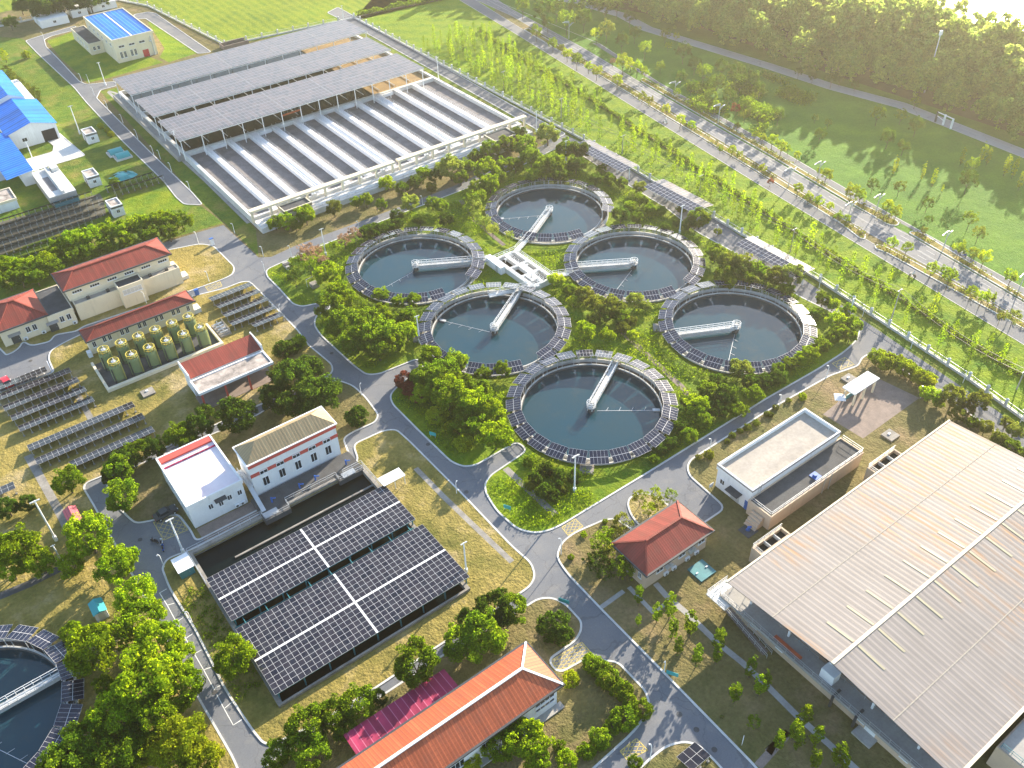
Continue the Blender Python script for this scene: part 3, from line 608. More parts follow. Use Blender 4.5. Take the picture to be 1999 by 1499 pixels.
def clarifier_proto():
    t = thing('clarifier', '', 'clarifier', (0, 0, 0)); c = (0, 0)
    w_ = MB(); w_.ring(c, 15.3, 15.65, -3, .45); w_.build('wall', 'concrete_mid', t)
    l = MB(); l.ring(c, 14.15, 15.3, -3, -.35); l.build('channel_floor', 'concrete_dark', t)
    i = MB(); i.ring(c, 13.9, 14.15, -3, .22); i.ring(c, 13.80, 13.897, -3, .0, mi=1); i.build('weir_wall', ['concrete_mid', 'concrete_dark'], t)
    wq = MB(); wq.disc(c, 13.82, -.42, 96); wq.build('water_surface', 'water_tank', t)
    rl = MB(); rl.rail([(15.5 * math.cos(R(7.5 * k)), 15.5 * math.sin(R(7.5 * k)), .45) for k in range(48)], .95, .022, 9, closed=True); rl.build('railing', 'steel', t)
    st = MB(); st.box(-1.3, 1.3, 15.66, 18.0, 0, .5); st.box(-1.0, 1.0, 15.66, 16.6, .5, 1.05); st.build('inlet_chamber', 'concrete_old', t)
    bridge(t); boom(t); arr = array_mesh().build('solar_array', ['pv_navy', 'steel_dark', 'steel'], t)
    return t
TG = 'round clarifiers ringed with solar panels'
TL = ['nearest round clarifier, with its bridge pointing up to the right', 'round clarifier in the middle of the left row, bridge joined to the valve chamber',
 'round clarifier at the far end of the left row', 'farthest round clarifier, at the top of the group beside the hedge trees',
 'round clarifier in the middle of the right row, between the valve chamber and the carports', 'round clarifier on the far right, behind the row of trees along the road']
dirs = [((1155, 797), (1215, 692)), ((968, 645), (1030, 553)), ((805, 518), (930, 508)), ((1075, 410), (1037, 462)), ((1245, 518), (1128, 526)), ((1445, 640), (1320, 656))]
gaps = [[], [(1040, 712)], [(893, 575), (915, 553)], [(1142, 455), (1172, 430)], [(1325, 575), (1345, 560)], []]
offs = [0, 0, 7.5, 7.5, 7.5, 0]; booms = [-38, 120, 190, 150, 205, 215]
proto = clarifier_proto(); tanks = []
def ang(a, b, z): p, q = W(*a, z), W(*b, z); return math.atan2(q[1] - p[1], q[0] - p[0])
def outfit(t, c, az_b, off, gap, boom_az, inl):
    arr = [o for o in t.children if o.name.startswith('solar_array')][0]
    for o in t.children:
        if o.name.startswith('scraper_bridge'): o.rotation_euler = (0, 0, az_b)
        if o.name.startswith('scum_boom'): o.rotation_euler = (0, 0, boom_az)
        if o.name.startswith('inlet_chamber'): o.rotation_euler = (0, 0, inl)
    first = True
    for k in range(24):
        a = R(54.65 + off + 15 * k); p = P(c[0] + 15.4 * math.cos(a), c[1] + 15.4 * math.sin(a), 2)
        if any(math.hypot(p[0] - g[0], p[1] - g[1]) < 15 for g in gap): continue
        o = arr if first else arr.copy()
        if not first: COL.objects.link(o); o.parent = t
        first = False; o.rotation_euler = (0, 0, a)
for i, c in enumerate(TC):
    t = dup(proto, (*c, 0), 0, TL[i]); t['group'] = TG
    outfit(t, c, ang(*dirs[i], 1.0), offs[i], gaps[i], R(booms[i]), R([144.65 - 8, 60, -20, 200, 100, 50][i])); tanks.append(t)
t = dup(proto, (*T7, 0), 0, 'round clarifier cut off by the lower left corner, among bright trees'); t['group'] = TG
outfit(t, T7, ang((0, 1385), (120, 1318), 1.0), 3, [], R(-60), R(120))
def wipe(o):
    for ch in list(o.children): wipe(ch)
    bpy.data.objects.remove(o)
wipe(proto)
# ------------------------------------------------------------------ valve chamber between the clarifiers
cx0, cx1, cy0, cy1 = 104.6, 111.4, 137.8, 153.6
t = thing('valve_chamber', 'pale concrete valve chamber with open channels at the centre of the round clarifiers', 'water chamber', ((cx0 + cx1) / 2, (cy0 + cy1) / 2, 0))
m = MB(); m.prism(rect(cx0 + .2, cx1 - .2, cy0 + .2, cy1 - .2), 0, .5); m.build('water_surface', 'water_dark', t)
m = MB()
for a, b in ((cx0, cx0 + .9), (107.55, 108.45), (cx1 - .9, cx1)): m.box(a, b, cy0, cy1, 0, 1.5)
for y in (cy0, 142.6, 147.2, cy1 - .8): m.box(cx0 + .9, 107.55, y, y + .8, 0, 1.49); m.box(108.45, cx1 - .9, y, y + .8, 0, 1.49)
m.box(106.2, 107.5, 140.0, 142.6, .4, 1.48); m.box(108.45, 109.2, 143.4, 147.2, .4, 1.485)
m.build('wall', 'concrete_pale', t)
m = MB(); m.rail([(cx0 + .1, cy0 + .1, 1.5), (cx1 - .1, cy0 + .1, 1.5), (cx1 - .1, cy1 - .1, 1.5), (cx0 + .1, cy1 - .1, 1.5)], 1.0, .03, 1.6, closed=True)
m.rail([(107.6, cy0 + .5, 1.5), (107.6, cy1 - .5, 1.5)], 1.0, .03, 1.6); m.rail([(108.4, cy0 + .5, 1.5), (108.4, cy1 - .5, 1.5)], 1.0, .03, 1.6); m.build('railing', 'steel_white', t)
for x, y in ((107.0, 141.3), (108.8, 145.3), (109.9, 140.5), (106.2, 150.5)):
    m = MB(); m.tube((x, y, 1.4), (x, y, 2.5), .1); m.tube((x, y, 2.3), (x, y, 2.34), .35, n=10); m.build('valve_wheel', 'steel', t)
for (a, b) in (((106.5, cy0), (94.8, 142.8 - 1.2)), ((cx1, 138.6), (117.0, 136.0)), ((cx0, 152.6), (101.5, 156.0)), ((cx1, 153.0), (118.6, 156.6))):
    m = MB(); A, B = Vector((*a, 1.35)), Vector((*b, 1.35)); m.beam(A, B, 1.3, .25); d = (B - A).normalized(); n = Vector((-d.y, d.x, 0)) * .6
    w_ = m.build('walkway', 'concrete_pale', t); r = MB(); r.rail([A + n + Vector((0, 0, .1)), B + n + Vector((0, 0, .1))], 1, .03, 1.5); r.rail([A - n + Vector((0, 0, .1)), B - n + Vector((0, 0, .1))], 1, .03, 1.5); r.build('railing', 'steel_white', w_)
t = thing('equipment_cabin', 'long white equipment cabin at the left corner of the valve chamber', 'cabin', (103.2, 151.6, 0))
x, y = W(985, 498, 2); x0, y0 = W(967, 490, 2)
m = MB(); m.box(103.2, 104.55, 148.3, 154.6, 0, 2.1); m.build('body', 'wall_white', t)
m = MB(); m.box(103.0, 104.7, 148.1, 154.8, 2.1, 2.25); m.build('roof', 'steel_white', t); door(t, 'w', (103.2, 150.0, 0), .9, 1.9, 'steel')
# ------------------------------------------------------------------ aeration basins
bx0, bx1, by0, byM, by1 = 66.5, 155.6, 209.0, 257.5, 318.0; zt = 2.2
t = thing('aeration_basin', 'huge rectangular concrete basin with twelve open lanes divided by white walkways', 'basin', ((bx0 + bx1) / 2, (by0 + by1) / 2, 0))
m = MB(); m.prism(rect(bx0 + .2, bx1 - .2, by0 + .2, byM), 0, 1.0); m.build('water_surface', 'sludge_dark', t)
m = MB(); m.prism(rect(133.0, bx1 - .2, byM + 1.2, by1 - .2), 0, 1.3); m.build('sunlit_sludge', 'sludge_sunlit_brown', t)  # right end of the floor under the canopies, sunlight put into its brown
m = MB(); m.prism(rect(bx0 + .2, 132.8, byM + 1.2, by1 - .2), 0, 1.0); m.build('water_surface', 'water_dark', t)  # rest of the same floor, canopy shade painted as a near-black surface
m = MB(); m.box(bx0, bx0 + .9, by0, by1, 0, zt); m.box(bx1 - .9, bx1, by0, by1, 0, zt); m.box(bx0 + .9, bx1 - .9, by0, by0 + .8, 0, zt - .003); m.box(bx0 + .9, bx1 - .9, by1 - .6, by1, 0, zt - .003); m.box(bx0 + .9, bx1 - .9, byM, byM + 1.2, 0, zt - .003)
for y in (275.4, 295.2): m.box(bx0 + .9, bx1 - .9, y, y + 1.0, 0, zt - .003)
m.build('wall', 'concrete_pale', t)
walk = [73.3, 80.7, 88.2, 95.6, 102.7, 110.1, 117.4, 124.9, 132.2, 139.6, 146.6]
for i, x in enumerate(walk):
    wd = 2.5 if i in (2, 5, 8) else 1.5; m = MB(); m.box(x - wd / 2, x + wd / 2, by0 + .8, byM, .2, zt + .06)
    if wd > 2: m.box(x - .5, x - .38, by0 + 2, byM - 2, zt + .06, zt + .2); m.box(x + .3, x + .42, by0 + 2, byM - 2, zt + .06, zt + .2)
    o = m.build('walkway', 'walk_white', t)
    r = MB(); r.rail([(x - wd / 2 + .06, by0 + 1, zt + .06), (x - wd / 2 + .06, byM, zt + .06)], 1.0, .025, 3.0); r.rail([(x + wd / 2 - .06, by0 + 1, zt + .06), (x + wd / 2 - .06, byM, zt + .06)], 1.0, .025, 3.0); r.build('railing', 'steel', o)
for i, x in enumerate(walk[:-1]):
    if i % 2 == 0: m = MB(); m.box(x + 1.2, walk[i + 1] - 1.2, byM - .7, byM - .003, 1.0, 2.0); m.build('decanter', 'steel_white', t)
m = MB(); m.beam((70, 262, 1.55), (70, 274, 1.55), .18); copies('air_pipe', m, 'steel', t, [(dx, dy, 0) for dx in range(0, 83, 6) for dy in (0, 19.5)])
m = MB(); m.box(64.5, 66.4, 258, 318, 0, 1.6); m.build('side_channel', 'concrete', t)
m = MB(); m.box(bx0, bx1, 203.4, by0 - .003, 0, 1.5); d = m.build('front_deck', 'concrete_pale', t)
r = MB(); r.rail([(bx0 + .1, 203.6, 1.5), (bx1 - .1, 203.6, 1.5)], 1.0, .03, 2.5); r.rail([(bx0 + 2, 206.2, 1.5), (bx1 - 2, 206.2, 1.5)], 1.0, .03, 2.5); r.build('railing', 'steel', d)
m = MB()
for y in (204.6, 205.4, 207.2): m.tube((bx0 + 2, y, 1.7), (bx1 - 3, y, 1.7), .16, n=8, mi=0)
m.build('pipe', 'steel_white', d)
for x0, x1, lab in ((65.6, 109.4, 'left'), (110.6, 156.2, 'right')):
    m = MB(); m.box(x0, x1, 207.0, 208.6, 4.5, 5.1); o = m.build('gantry_beam', 'wall_cream', t); c = MB(); n = 9; c.box(x0 + .35, x0 + .85, 207.3, 208.0, 1.5, 4.5); copies('column', c, 'wall_cream', o, [((x1 - x0 - 1.2) * i / (n - 1), 0, 0) for i in range(n)])
for x in (77.5, 84.8, 99.2, 106.4, 121.1, 128.6, 136, 143.2, 151):
    m = MB(); m.box(x - .6, x + .6, 208.7, 209.6, 2.25, 3.0); m.tube((x, 209.2, 3.0), (x, 209.2, 3.7), .12); m.build('gate_motor', 'steel', t)
for k, (x0, x1, y0, y1, lab) in enumerate(((73.2, 81.2, 202.9, 207.0 - .03, 'cream control hut with a dark flat roof at the left of the basin front'), (139.6, 147.8, 200.6, 206.6, 'cream control hut with a dark flat roof at the right end of the basin front'))):
    h = thing('control_hut', lab, 'hut', ((x0 + x1) / 2, y0, 0), 'control huts at the aeration basin'); walls(h, x0, x1, y0, y1, 0, 4.0, 'wall_cream'); parapet_roof(h, x0, x1, y0, y1, 3.9, .45, .25, 'roof_bitumen', 'wall_cream')
    for q in range(3): window(h, 's', (x0 + 1.6 + q * 2.4, y0, 2.4), 1.2, 1.1)
    door(h, 'w', (x0, y0 + 1.5, 0), 1, 2.1)
t = thing('net_roll', 'roll of orange netting hanging under the nearest basin canopy', 'netting', (*W(566, 222, 3), 3)); m = MB(); a, b = W(552, 226, 3), W(588, 214, 3); m.tube((*a, 3.0), (*b, 3.0), .28, n=9); m.build('roll', 'orange_net', t)
m = MB(); 
for q in range(5): f = (q + .5) / 5; x, y = a[0] + (b[0] - a[0]) * f, a[1] + (b[1] - a[1]) * f; m.beam((x, y, 3.2), (x, y, 6.6), .05)
m.build('ropes', 'steel', t)
# ------------------------------------------------------------------ solar canopies
def canopy(name, lab, cat, grp, x0, x1, y0, y1, z0, z1, nx, ny, cross, posts, mat, walk_c=.45, colr='steel_white', uvx=1.0, uvy=1.0, base=0.0, thick=.12, under='steel', front=True):
    "modules between a centre strip along x and cross strips; near edge z0, far edge z1"
    t = thing(name, lab, cat, ((x0 + x1) / 2, y0, 0), grp); zz = lambda y: z0 + (z1 - z0) * (y - y0) / (y1 - y0)
    xs = [x0] + [x for x in cross] + [x1]; g = walk_c / 2; ym = (y0 + y1) / 2
    for ya, yb in ((y0, ym - g), (ym + g, y1)):
        for i in range(len(xs) - 1):
            xa, xb = xs[i] + (g if i else 0), xs[i + 1] - (g if i < len(xs) - 2 else 0); m = MB()
            n = (max(1, round((xb - xa) / uvx)), max(1, round((yb - ya) / uvy)))
            m.obox(((xa + xb) / 2, (ya + yb) / 2, (zz(ya) + zz(yb)) / 2), ((xb - xa) / 2, 0, 0), (0, (yb - ya) / 2, (zz(yb) - zz(ya)) / 2), (0, 0, .03), 1, n, 0); m.build('solar_field', [mat, under], t)
    m = MB(); m.beam((x0, ym, zz(ym) - .01), (x1, ym, zz(ym) - .01), walk_c - .03, .07)
    for x in cross: m.obox((x, ym, zz(ym) - .012), (g - .015, 0, 0), (0, (y1 - y0) / 2, (z1 - z0) / 2), (0, 0, .03))
    m.build('service_walkway', 'strip_grey' if mat == 'pv_silver' else 'steel_white', t)
    m = MB(); nb = max(3, round((x1 - x0) / 3.2))
    for i in range(nb + 1): x = x0 + .2 + (x1 - x0 - .4) * i / nb; m.beam((x, y0 + .1, z0 - .15), (x, y1 - .1, z1 - .15), .1, .16)
    for y in (y0 + .25, ym, y1 - .25): m.beam((x0, y, zz(y) - .33), (x1, y, zz(y) - .33), .14, .2)
    m.build('frame', colr, t)
    px, py = posts
    for y in py:
        for i in range(px):
            x = x0 + .5 + (x1 - x0 - 1) * i / (px - 1); p = MB(); p.beam((x, y, base), (x, y, zz(y) - .42), .2); p.build('post', colr, t)
    return t
CG = 'solar canopies over the aeration basin'
for lab, y0, y1, x0, x1 in (('nearest long silvery solar canopy over the open basin lanes', 253.8, 271.6, 65.2, 149.3), ('middle long silvery solar canopy of three over the basin', 275.4, 292.2, 65.2, 149.5), ('farthest long silvery solar canopy, next to the crop field', 296.8, 314.4, 65.4, 152.4)):
    canopy('solar_canopy', lab, 'solar canopy', CG, x0, x1, y0, y1, 8.05, 7.95, 0, 0, [x0 + (x1 - x0) * k / 5 for k in (1, 2, 3, 4)], (14, (y0 + .6, y1 - .6)), 'pv_silver', .36, uvx=1.15, uvy=2.1, base=1.3)
SG = 'solar roofs over the dark basin'
canopy('solar_roof', 'solar roof nearer the dark basin water, with a white cross of walkways', 'solar roof', SG, 11.3, 45.2, 94.2, 104.7, 2.0, 1.8, 0, 0, [28.4], (9, (94.5,)), 'pv_fine', .34, 'steel_teal', 1.02, 1.0, -.6)
canopy('solar_roof', 'solar roof nearer the orange roofed building, along the dry grass', 'solar roof', SG, 11.2, 45.6, 78.3, 92.6, 2.0, 1.8, 0, 0, [28.4], (9, (78.6, 92.3)), 'pv_fine', .34, 'steel_teal', 1.02, 1.0, -.6)
t = thing('settling_basin', 'sunken basin of dark water beside the white building and the solar roofs', 'basin', (28, 94, 0)); x0, x1, y0, y1 = B2
m = MB(); m.poly([(x0, y0, -.4), (x1, y0, -.4), (x1, y1, -.4), (x0, y1, -.4)]); m.build('water_surface', 'water_dark', t)
m = MB()
for a in ((x0 - .35, x0 + .35, y0, y1), (x1 - .35, x1 + .35, y0, y1), (x0 - .35, x1 + .35, y0 - .35, y0 - .003), (x0 - .35, x1 + .35, y1 + .003, y1 + .7)): m.box(*a, -4, .62)
m.build('wall', 'concrete_old', t)
m = MB(); m.box(17.2, x1 - .36, 107.6, 107.95, -4, -.15); m.build('dividing_wall', 'concrete_old', t)
m = MB(); m.rail([(x0 - .3, 104, .62), (x0 - .3, y1 + .6, .62), (24.5, y1 + .6, .62)], 1.05, .03, 1.8); m.rail([(x1 + .3, 102, .62), (x1 + .3, y1 + .6, .62), (41, y1 + .6, .62)], 1.05, .03, 1.8); m.build('railing', 'steel', t)
m = MB(); m.box(24.6, 44.6, y1 + .7, 117.6, 0, .7); m.box(24.6, 29.5, y1 - 1.3, y1 + .7, -2, .72); m.box(39.5, 44.6, y1 - .9, y1 + .7, -2, .72); d = m.build('pump_deck', 'concrete_dark', t)
for x in (26.2, 41.8): q = MB(); q.box(x - 1.3, x + 1.3, y1 - .7, y1 + .6, .73, .84); q.build('hatch_cover', 'steel', d)
r = MB(); r.rail([(24.7, y1 + .7, .7), (24.7, y1 - 1.2, .7), (29.4, y1 - 1.2, .7), (29.4, y1 + .75, .7), (39.6, y1 + .75, .7), (39.6, y1 - .8, .7), (44.5, y1 - .8, .7)], 1.05, .03, 1.5); r.build('railing', 'steel', d)
for x in (27.5, 33.0, 36.2, 42.6): q = MB(); q.tube((x, 114.6, .7), (x, 114.6, 1.9), .16); q.tube((x, 114.6, 1.7), (x + .7, 114.2, 1.7), .12); q.build('valve', 'blue_paint', d)
m = MB()
for q in range(9): x = 13 + q * 3.8; m.beam((x, 92.6, 1.5), (x, 94.2, 1.5), .12)
m.tube((11.4, 93.2, .9), (44.4, 93.2, .9), .12); m.tube((11.4, 93.7, .7), (44.4, 93.7, .7), .1); m.build('pipe', 'steel_teal', t)
CP = 'solar carports along the perimeter road'
for lab, x0, x1, y0, y1 in (('farthest solar carport along the fence, behind the hedge trees', 155.8, 162.3, 163.8, 185.0), ('middle solar carport of the three along the fence', 154.8, 162.0, 135.4, 153.8), ('nearest solar carport along the fence, beside the right clarifier', 151.9, 158.2, 100.0, 118.8)):
    t = thing('solar_carport', lab, 'carport', ((x0 + x1) / 2, y0, 0), CP); xm = (x0 + x1) / 2 + .3
    for xa, xb, za, zb in ((x0, xm - .05, 3.7, 3.95), (xm + .05, x1, 3.95, 3.6)):
        m = MB(); m.obox(((xa + xb) / 2, (y0 + y1) / 2, (za + zb) / 2), ((xb - xa) / 2, 0, (zb - za) / 2), (0, (y1 - y0) / 2, 0), (0, 0, .03), 1, (3, round((y1 - y0) / 1.25)), 0); m.build('solar_field', ['pv_navy' if xa == x0 else 'pv_silver', 'steel'], t)
    m = MB(); m.beam((xm, y0, 3.84), (xm, y1, 3.84), .3, .12)
    for i in range(5): y = y0 + .6 + (y1 - y0 - 1.2) * i / 4; m.beam((x0 + .2, y, 3.55), (x1 - .2, y, 3.5), .14, .2)
    m.build('frame', 'steel_white', t)
    for i in range(5):
        y = y0 + .6 + (y1 - y0 - 1.2) * i / 4; p = MB(); p.beam((xm, y, 0), (xm, y, 3.5), .22); p.build('post', 'steel_white', t)
# ------------------------------------------------------------------ ground mounted solar rows
def solar_row(lab, grp, x0, x1, y, dep=2.9, zn=1.5, zf=.85, mat='pv_row'):
    t = thing('solar_row', lab, 'solar row', ((x0 + x1) / 2, y, 0), grp); n = max(2, round((x1 - x0) / 1.05)); m = MB()
    m.obox(((x0 + x1) / 2, y + dep / 2, (zn + zf) / 2), ((x1 - x0) / 2, 0, 0), (0, dep / 2, (zf - zn) / 2), (0, 0, .03), 1, (n, 2 if dep < 3 else 3), 0); m.build('panel_bank', [mat, 'steel_dark'], t)
    k = max(2, round((x1 - x0) / 1.7)); m = MB(); x = x0 + .3; L = [((x1 - x0 - .6) * i / k, 0, 0) for i in range(k + 1)]
    m.beam((x, y + .1, 0), (x, y + .1, zn - .05), .08); m.beam((x, y + dep - .15, 0), (x, y + dep - .15, zf - .05), .08); m.beam((x, y + .1, zn - .1), (x, y + dep - .15, zf - .1), .06); m.box(x - .19, x + .19, y - .12, y + .22, 0, .30, 1); copies('support', m, ['steel', 'concrete_old'], t, L)
rows = [(-6.0, 5.6, 178.2), (-5.4, 9.6, 174.6), (-4.9, 10.0, 170.3), (-4.4, 10.3, 166.2), (-4.0, 10.6, 161.9)]
for i, (a, b, y) in enumerate(rows): solar_row('short ground solar row, %s back from the long rows near the parking bays' % ordinal(4 - i), 'ground solar rows by the parking bays', a, b, y)
for i, (a, b, y) in enumerate([(-4.0, 16.6, 155.0), (-3.8, 17.0, 150.2), (1.2, 17.2, 145.2)]): solar_row(['longest ground solar row, farthest of the three in front of the dark trees', 'middle of the three long ground solar rows before the dark trees', 'long ground solar row closest to the dark trees'][i], 'long ground solar rows', a, b, y)
for i, (a, b, y) in enumerate([(43.4, 53.8, 180.4), (43.6, 54.0, 176.6), (43.4, 54.2, 172.4), (43.3, 54.0, 168.3), (47.0, 54.2, 164.6)]): solar_row('ground solar row between the green tanks and the main road, %s from the far end' % ordinal(i), 'ground solar rows by the main road', a, b, y)
solar_row('ground solar row cut off at the left edge beside the small tree', 'ground solar rows at the left edge', -12, -8.6, 146.5)
solar_row('small solar bank cut off by the bottom edge in the kerbed corner lawn', 'ground solar rows at the left edge', *sorted((W(1350, 1497)[0] - 1.0, W(1368, 1490)[0] + 1.2)), W(1358, 1497)[1] - .6)
for i, (a, b, y) in enumerate([(0, 37.8, 252.4), (-4, 38.2, 248.6), (-6, 39.2, 244.6), (-8, 38.6, 240.4), (-10, 33, 236.2), (-12, 22, 232.0)]): solar_row('dark ground solar row before the bright tree row, %s from the back' % ordinal(i), 'dark ground solar rows', a, b, y, 2.0, 2.1, .85)
for i, (a, b, y) in enumerate([(41.5, 55.5, 252.6), (42.6, 57.0, 248.6)]): solar_row('short dark ground solar row beside the long service road, ' + ('behind' if i == 0 else 'in front'), 'short dark ground solar rows', a, b, y, 2.0, 2.1, .85)
# ------------------------------------------------------------------ buildings
def bld(name, lab, x0, x1, y0, y1, h, wall, cat='building', **k):
    t = thing(name, lab, cat, ((x0 + x1) / 2, y0, 0), k.get('group')); walls(t, x0, x1, y0, y1, 0, h, wall); return t
# blue roofed plant house (far left top)
t = bld('blower_house', 'cream two storey building under a bright blue sheet roof', 76.8, 91.6, 350.2, 384, 8.2, 'wall_cream')
parapet_roof(t, 76.5, 92.0, 349.9, 384.2, 8.1, .45, .3, 'sheet_blue_x', 'wall_cream')
m = MB(); m.box(84.0, 84.5, 350.3, 383.8, 8.12, 8.3); m.build('ridge_cap', 'steel_white', t)
for i, x in enumerate((79.4, 83.2, 87.0)): window(t, 's', (x, 350.2, 5.6), 2.1, .8)
for i, x in enumerate((78.6, 80.0, 82.4, 83.8)): window(t, 's', (x, 350.2, 2.6), .9, 2.3)
door(t, 's', (87.4, 350.2, 0), 2.2, 2.6, 'red_paint'); m = MB(); m.tube((90.4, 349.9, 0), (90.4, 349.9, 7.0), .28); m.tube((89.6, 349.9, 5.2), (90.4, 349.9, 5.2), .28); m.build('duct', 'steel', t)
for y in (354, 359, 364, 369, 374, 379): window(t, 'w', (76.8, y, 5.8), 1.6, 1.2)
t = bld('annex', 'low cream annex with a black flat roof against the blue roofed building', 71.6, 76.75, 365.5, 388, 4, 'wall_cream'); parapet_roof(t, 71.5, 76.7, 365.3, 388, 3.9, .35, .25, 'roof_bitumen', 'wall_cream')
for x in (73.2, 74.8): window(t, 's', (x, 365.5, 2.2), .9, 1.4)
for y in (369, 373, 377, 381): window(t, 'w', (71.6, y, 2.2), 1.2, 1.3)
# blue workshop
t = bld('workshop', 'white workshop with a blue sheet gable roof at the left edge', 27.5, 41.6, 299, 345, 5, 'wall_white')
m = MB(); xm = 34.8
m.poly([(26.8, 298.4, 5.0), (xm, 298.4, 7.2), (xm, 322.4, 7.2), (26.8, 322.4, 5.0)]); m.poly([(xm, 298.4, 7.2), (42.0, 298.4, 5.0), (42.0, 322.4, 5.0), (xm, 322.4, 7.2)])
m.poly([(27.5, 299, 5), (41.6, 299, 5), (xm, 299, 7.15)], 1); rf = m.build('roof', ['sheet_blue_y', 'wall_white'], t)
m = MB(); m.poly([(24, 322.5, 5.6), (34.4, 322.5, 8.4), (34.4, 352, 8.4), (24, 352, 5.6)]); m.poly([(34.4, 322.5, 8.4), (38.8, 322.5, 6.6), (38.8, 352, 6.6), (34.4, 352, 8.4)]); m.poly([(24, 322.5, 5.4), (38.8, 322.5, 5.4), (38.8, 322.5, 6.6), (34.4, 322.5, 8.4), (24, 322.5, 5.6)], 1); m.build('roof', ['sheet_blue_y', 'wall_white'], t)
m = MB(); m.box(36.8, 40.8, 298.9, 299.1, 0, 3.6); m.build('door', 'void_dark', t); window(t, 's', (31.5, 299, 2.4), 1.5, 1.2)
m = MB(); m.box(24.2, 27.4, 272, 302, 0, 4.2); m.build('lean_to', 'wall_white', t); m = MB(); m.poly([(20, 270, 4.2), (27.6, 270, 4.9), (27.6, 303, 4.9), (20, 303, 4.2)]); m.build('roof', 'sheet_blue_y', t)
# red roofed building with clerestory and front block
t = bld('filter_building', 'long cream building with a red tiled hip roof and a low white fronted wing', 16.6, 40.4, 198.6, 204.6, 7.8, 'wall_cream')
hip(t, 16.4, 40.6, 196.2, 204.6, 7.9, 9.6, ['tile_red_x', 'tile_red_y'], 4.0, over=.4, ridge_cap='tile_red_y')
m = MB(); m.prism(rect(16.6, 40.4, 196.6, 198.6 - .002), 4.4, 7.75); m.build('clerestory', 'wall_cream', t)
for i in range(6): window(t, 's', (18.8 + i * 4.0, 196.6, 6.4), 2.2, .7, bars=3)
m = MB(); m.prism(rect(17.0, 41.6, 194.4, 198.5), 0, 4.3); m.build('wing', 'wall_cream', t); parapet_roof(t, 17.0, 41.6, 194.3, 196.58, 4.2, .35, .22, 'roof_grey', 'wall_cream')
m = MB(); m.prism(rect(26.8, 32.4, 192.6, 196.0), 0, 5.6); p = m.build('stair_block', 'wall_cream', t); parapet_roof(t, 26.7, 32.5, 192.5, 196.1, 5.5, .4, .22, 'roof_bitumen', 'wall_cream')
window(t, 's', (29.6, 192.6, 4.2), 4.4, 1.3, bars=4, pane='steel')
m = MB(); m.box(41.6, 43.4, 195.5, 198, 0, 1.0); m.build('ramp', 'concrete_pale', t)
for x in (20, 24.5, 34.5, 38.5): m = MB(); m.box(x, x + .7, 195.0, 195.7, 4.3, 4.9); m.build('roof_fan', 'steel_dark', t)
# hip roofed office with black flat part
t = bld('office', 'cream office with a red hip roof and a black flat roof, at the left edge', 0.6, 10.6, 195.0, 206.5, 4.4, 'wall_cream')
hip(t, .6, 10.6, 194.8, 206.6, 4.6, 7.2, ['tile_red_x', 'tile_red_y'], 4.9, over=.5, ridge_cap='tile_red_y')
m = MB(); m.prism(rect(10.65, 16.3, 194.2, 206.0), 0, 4.0); m.build('wing', 'wall_cream', t); parapet_roof(t, 10.7, 16.4, 194.1, 206.2, 3.9, .35, .22, 'roof_bitumen', 'wall_cream')
for x in (6.2, 7.6): window(t, 's', (x, 195.0, 2.4), .95, 1.5)
for x in (13.4, 14.9): window(t, 's', (x, 194.2, 2.4), .95, 1.5)
for x, y in ((3.2, 195.0), (11.2, 194.2)):
    door(t, 's', (x, y, 0), 1.8, 2.3, 'steel_dark'); m = MB(); m.box(x - 1.3, x + 1.3, y - 1.2, y - .003, 2.6, 2.75); m.build('door_canopy', 'concrete', t)
for x in (5.0, 8.9, 15.6): ac_unit(t, x, 195.0 if x < 10.6 else 194.2, .2)
# second red roofed building in front of it
t = bld('chemical_building', 'narrow cream building with a red hip roof behind the green tanks', 15.2, 38.8, 179.9, 183.2, 4.4, 'wall_cream')
hip(t, 15.2, 38.8, 178.9, 183.4, 4.5, 5.9, ['tile_red_x', 'tile_red_y'], 3.2, over=.35, ridge_cap='tile_red_y')
for i in range(5):
    for d in (0, 1.15): window(t, 's', (18.6 + i * 3.9 + d, 179.9, 2.7), .8, 1.4)
window(t, 's', (16.3, 179.9, 2.4), .8, 1.5); window(t, 's', (37.6, 179.9, 2.4), .7, 1.5); m = MB(); m.box(14.2, 15.1, 179.0, 180.2, 0, 1.4); m.build('meter_box', 'steel_white', t)
m = MB(); m.box(38.85, 40.4, 180, 182.4, 0, 1.2); m.build('ramp', 'concrete_pale', t)
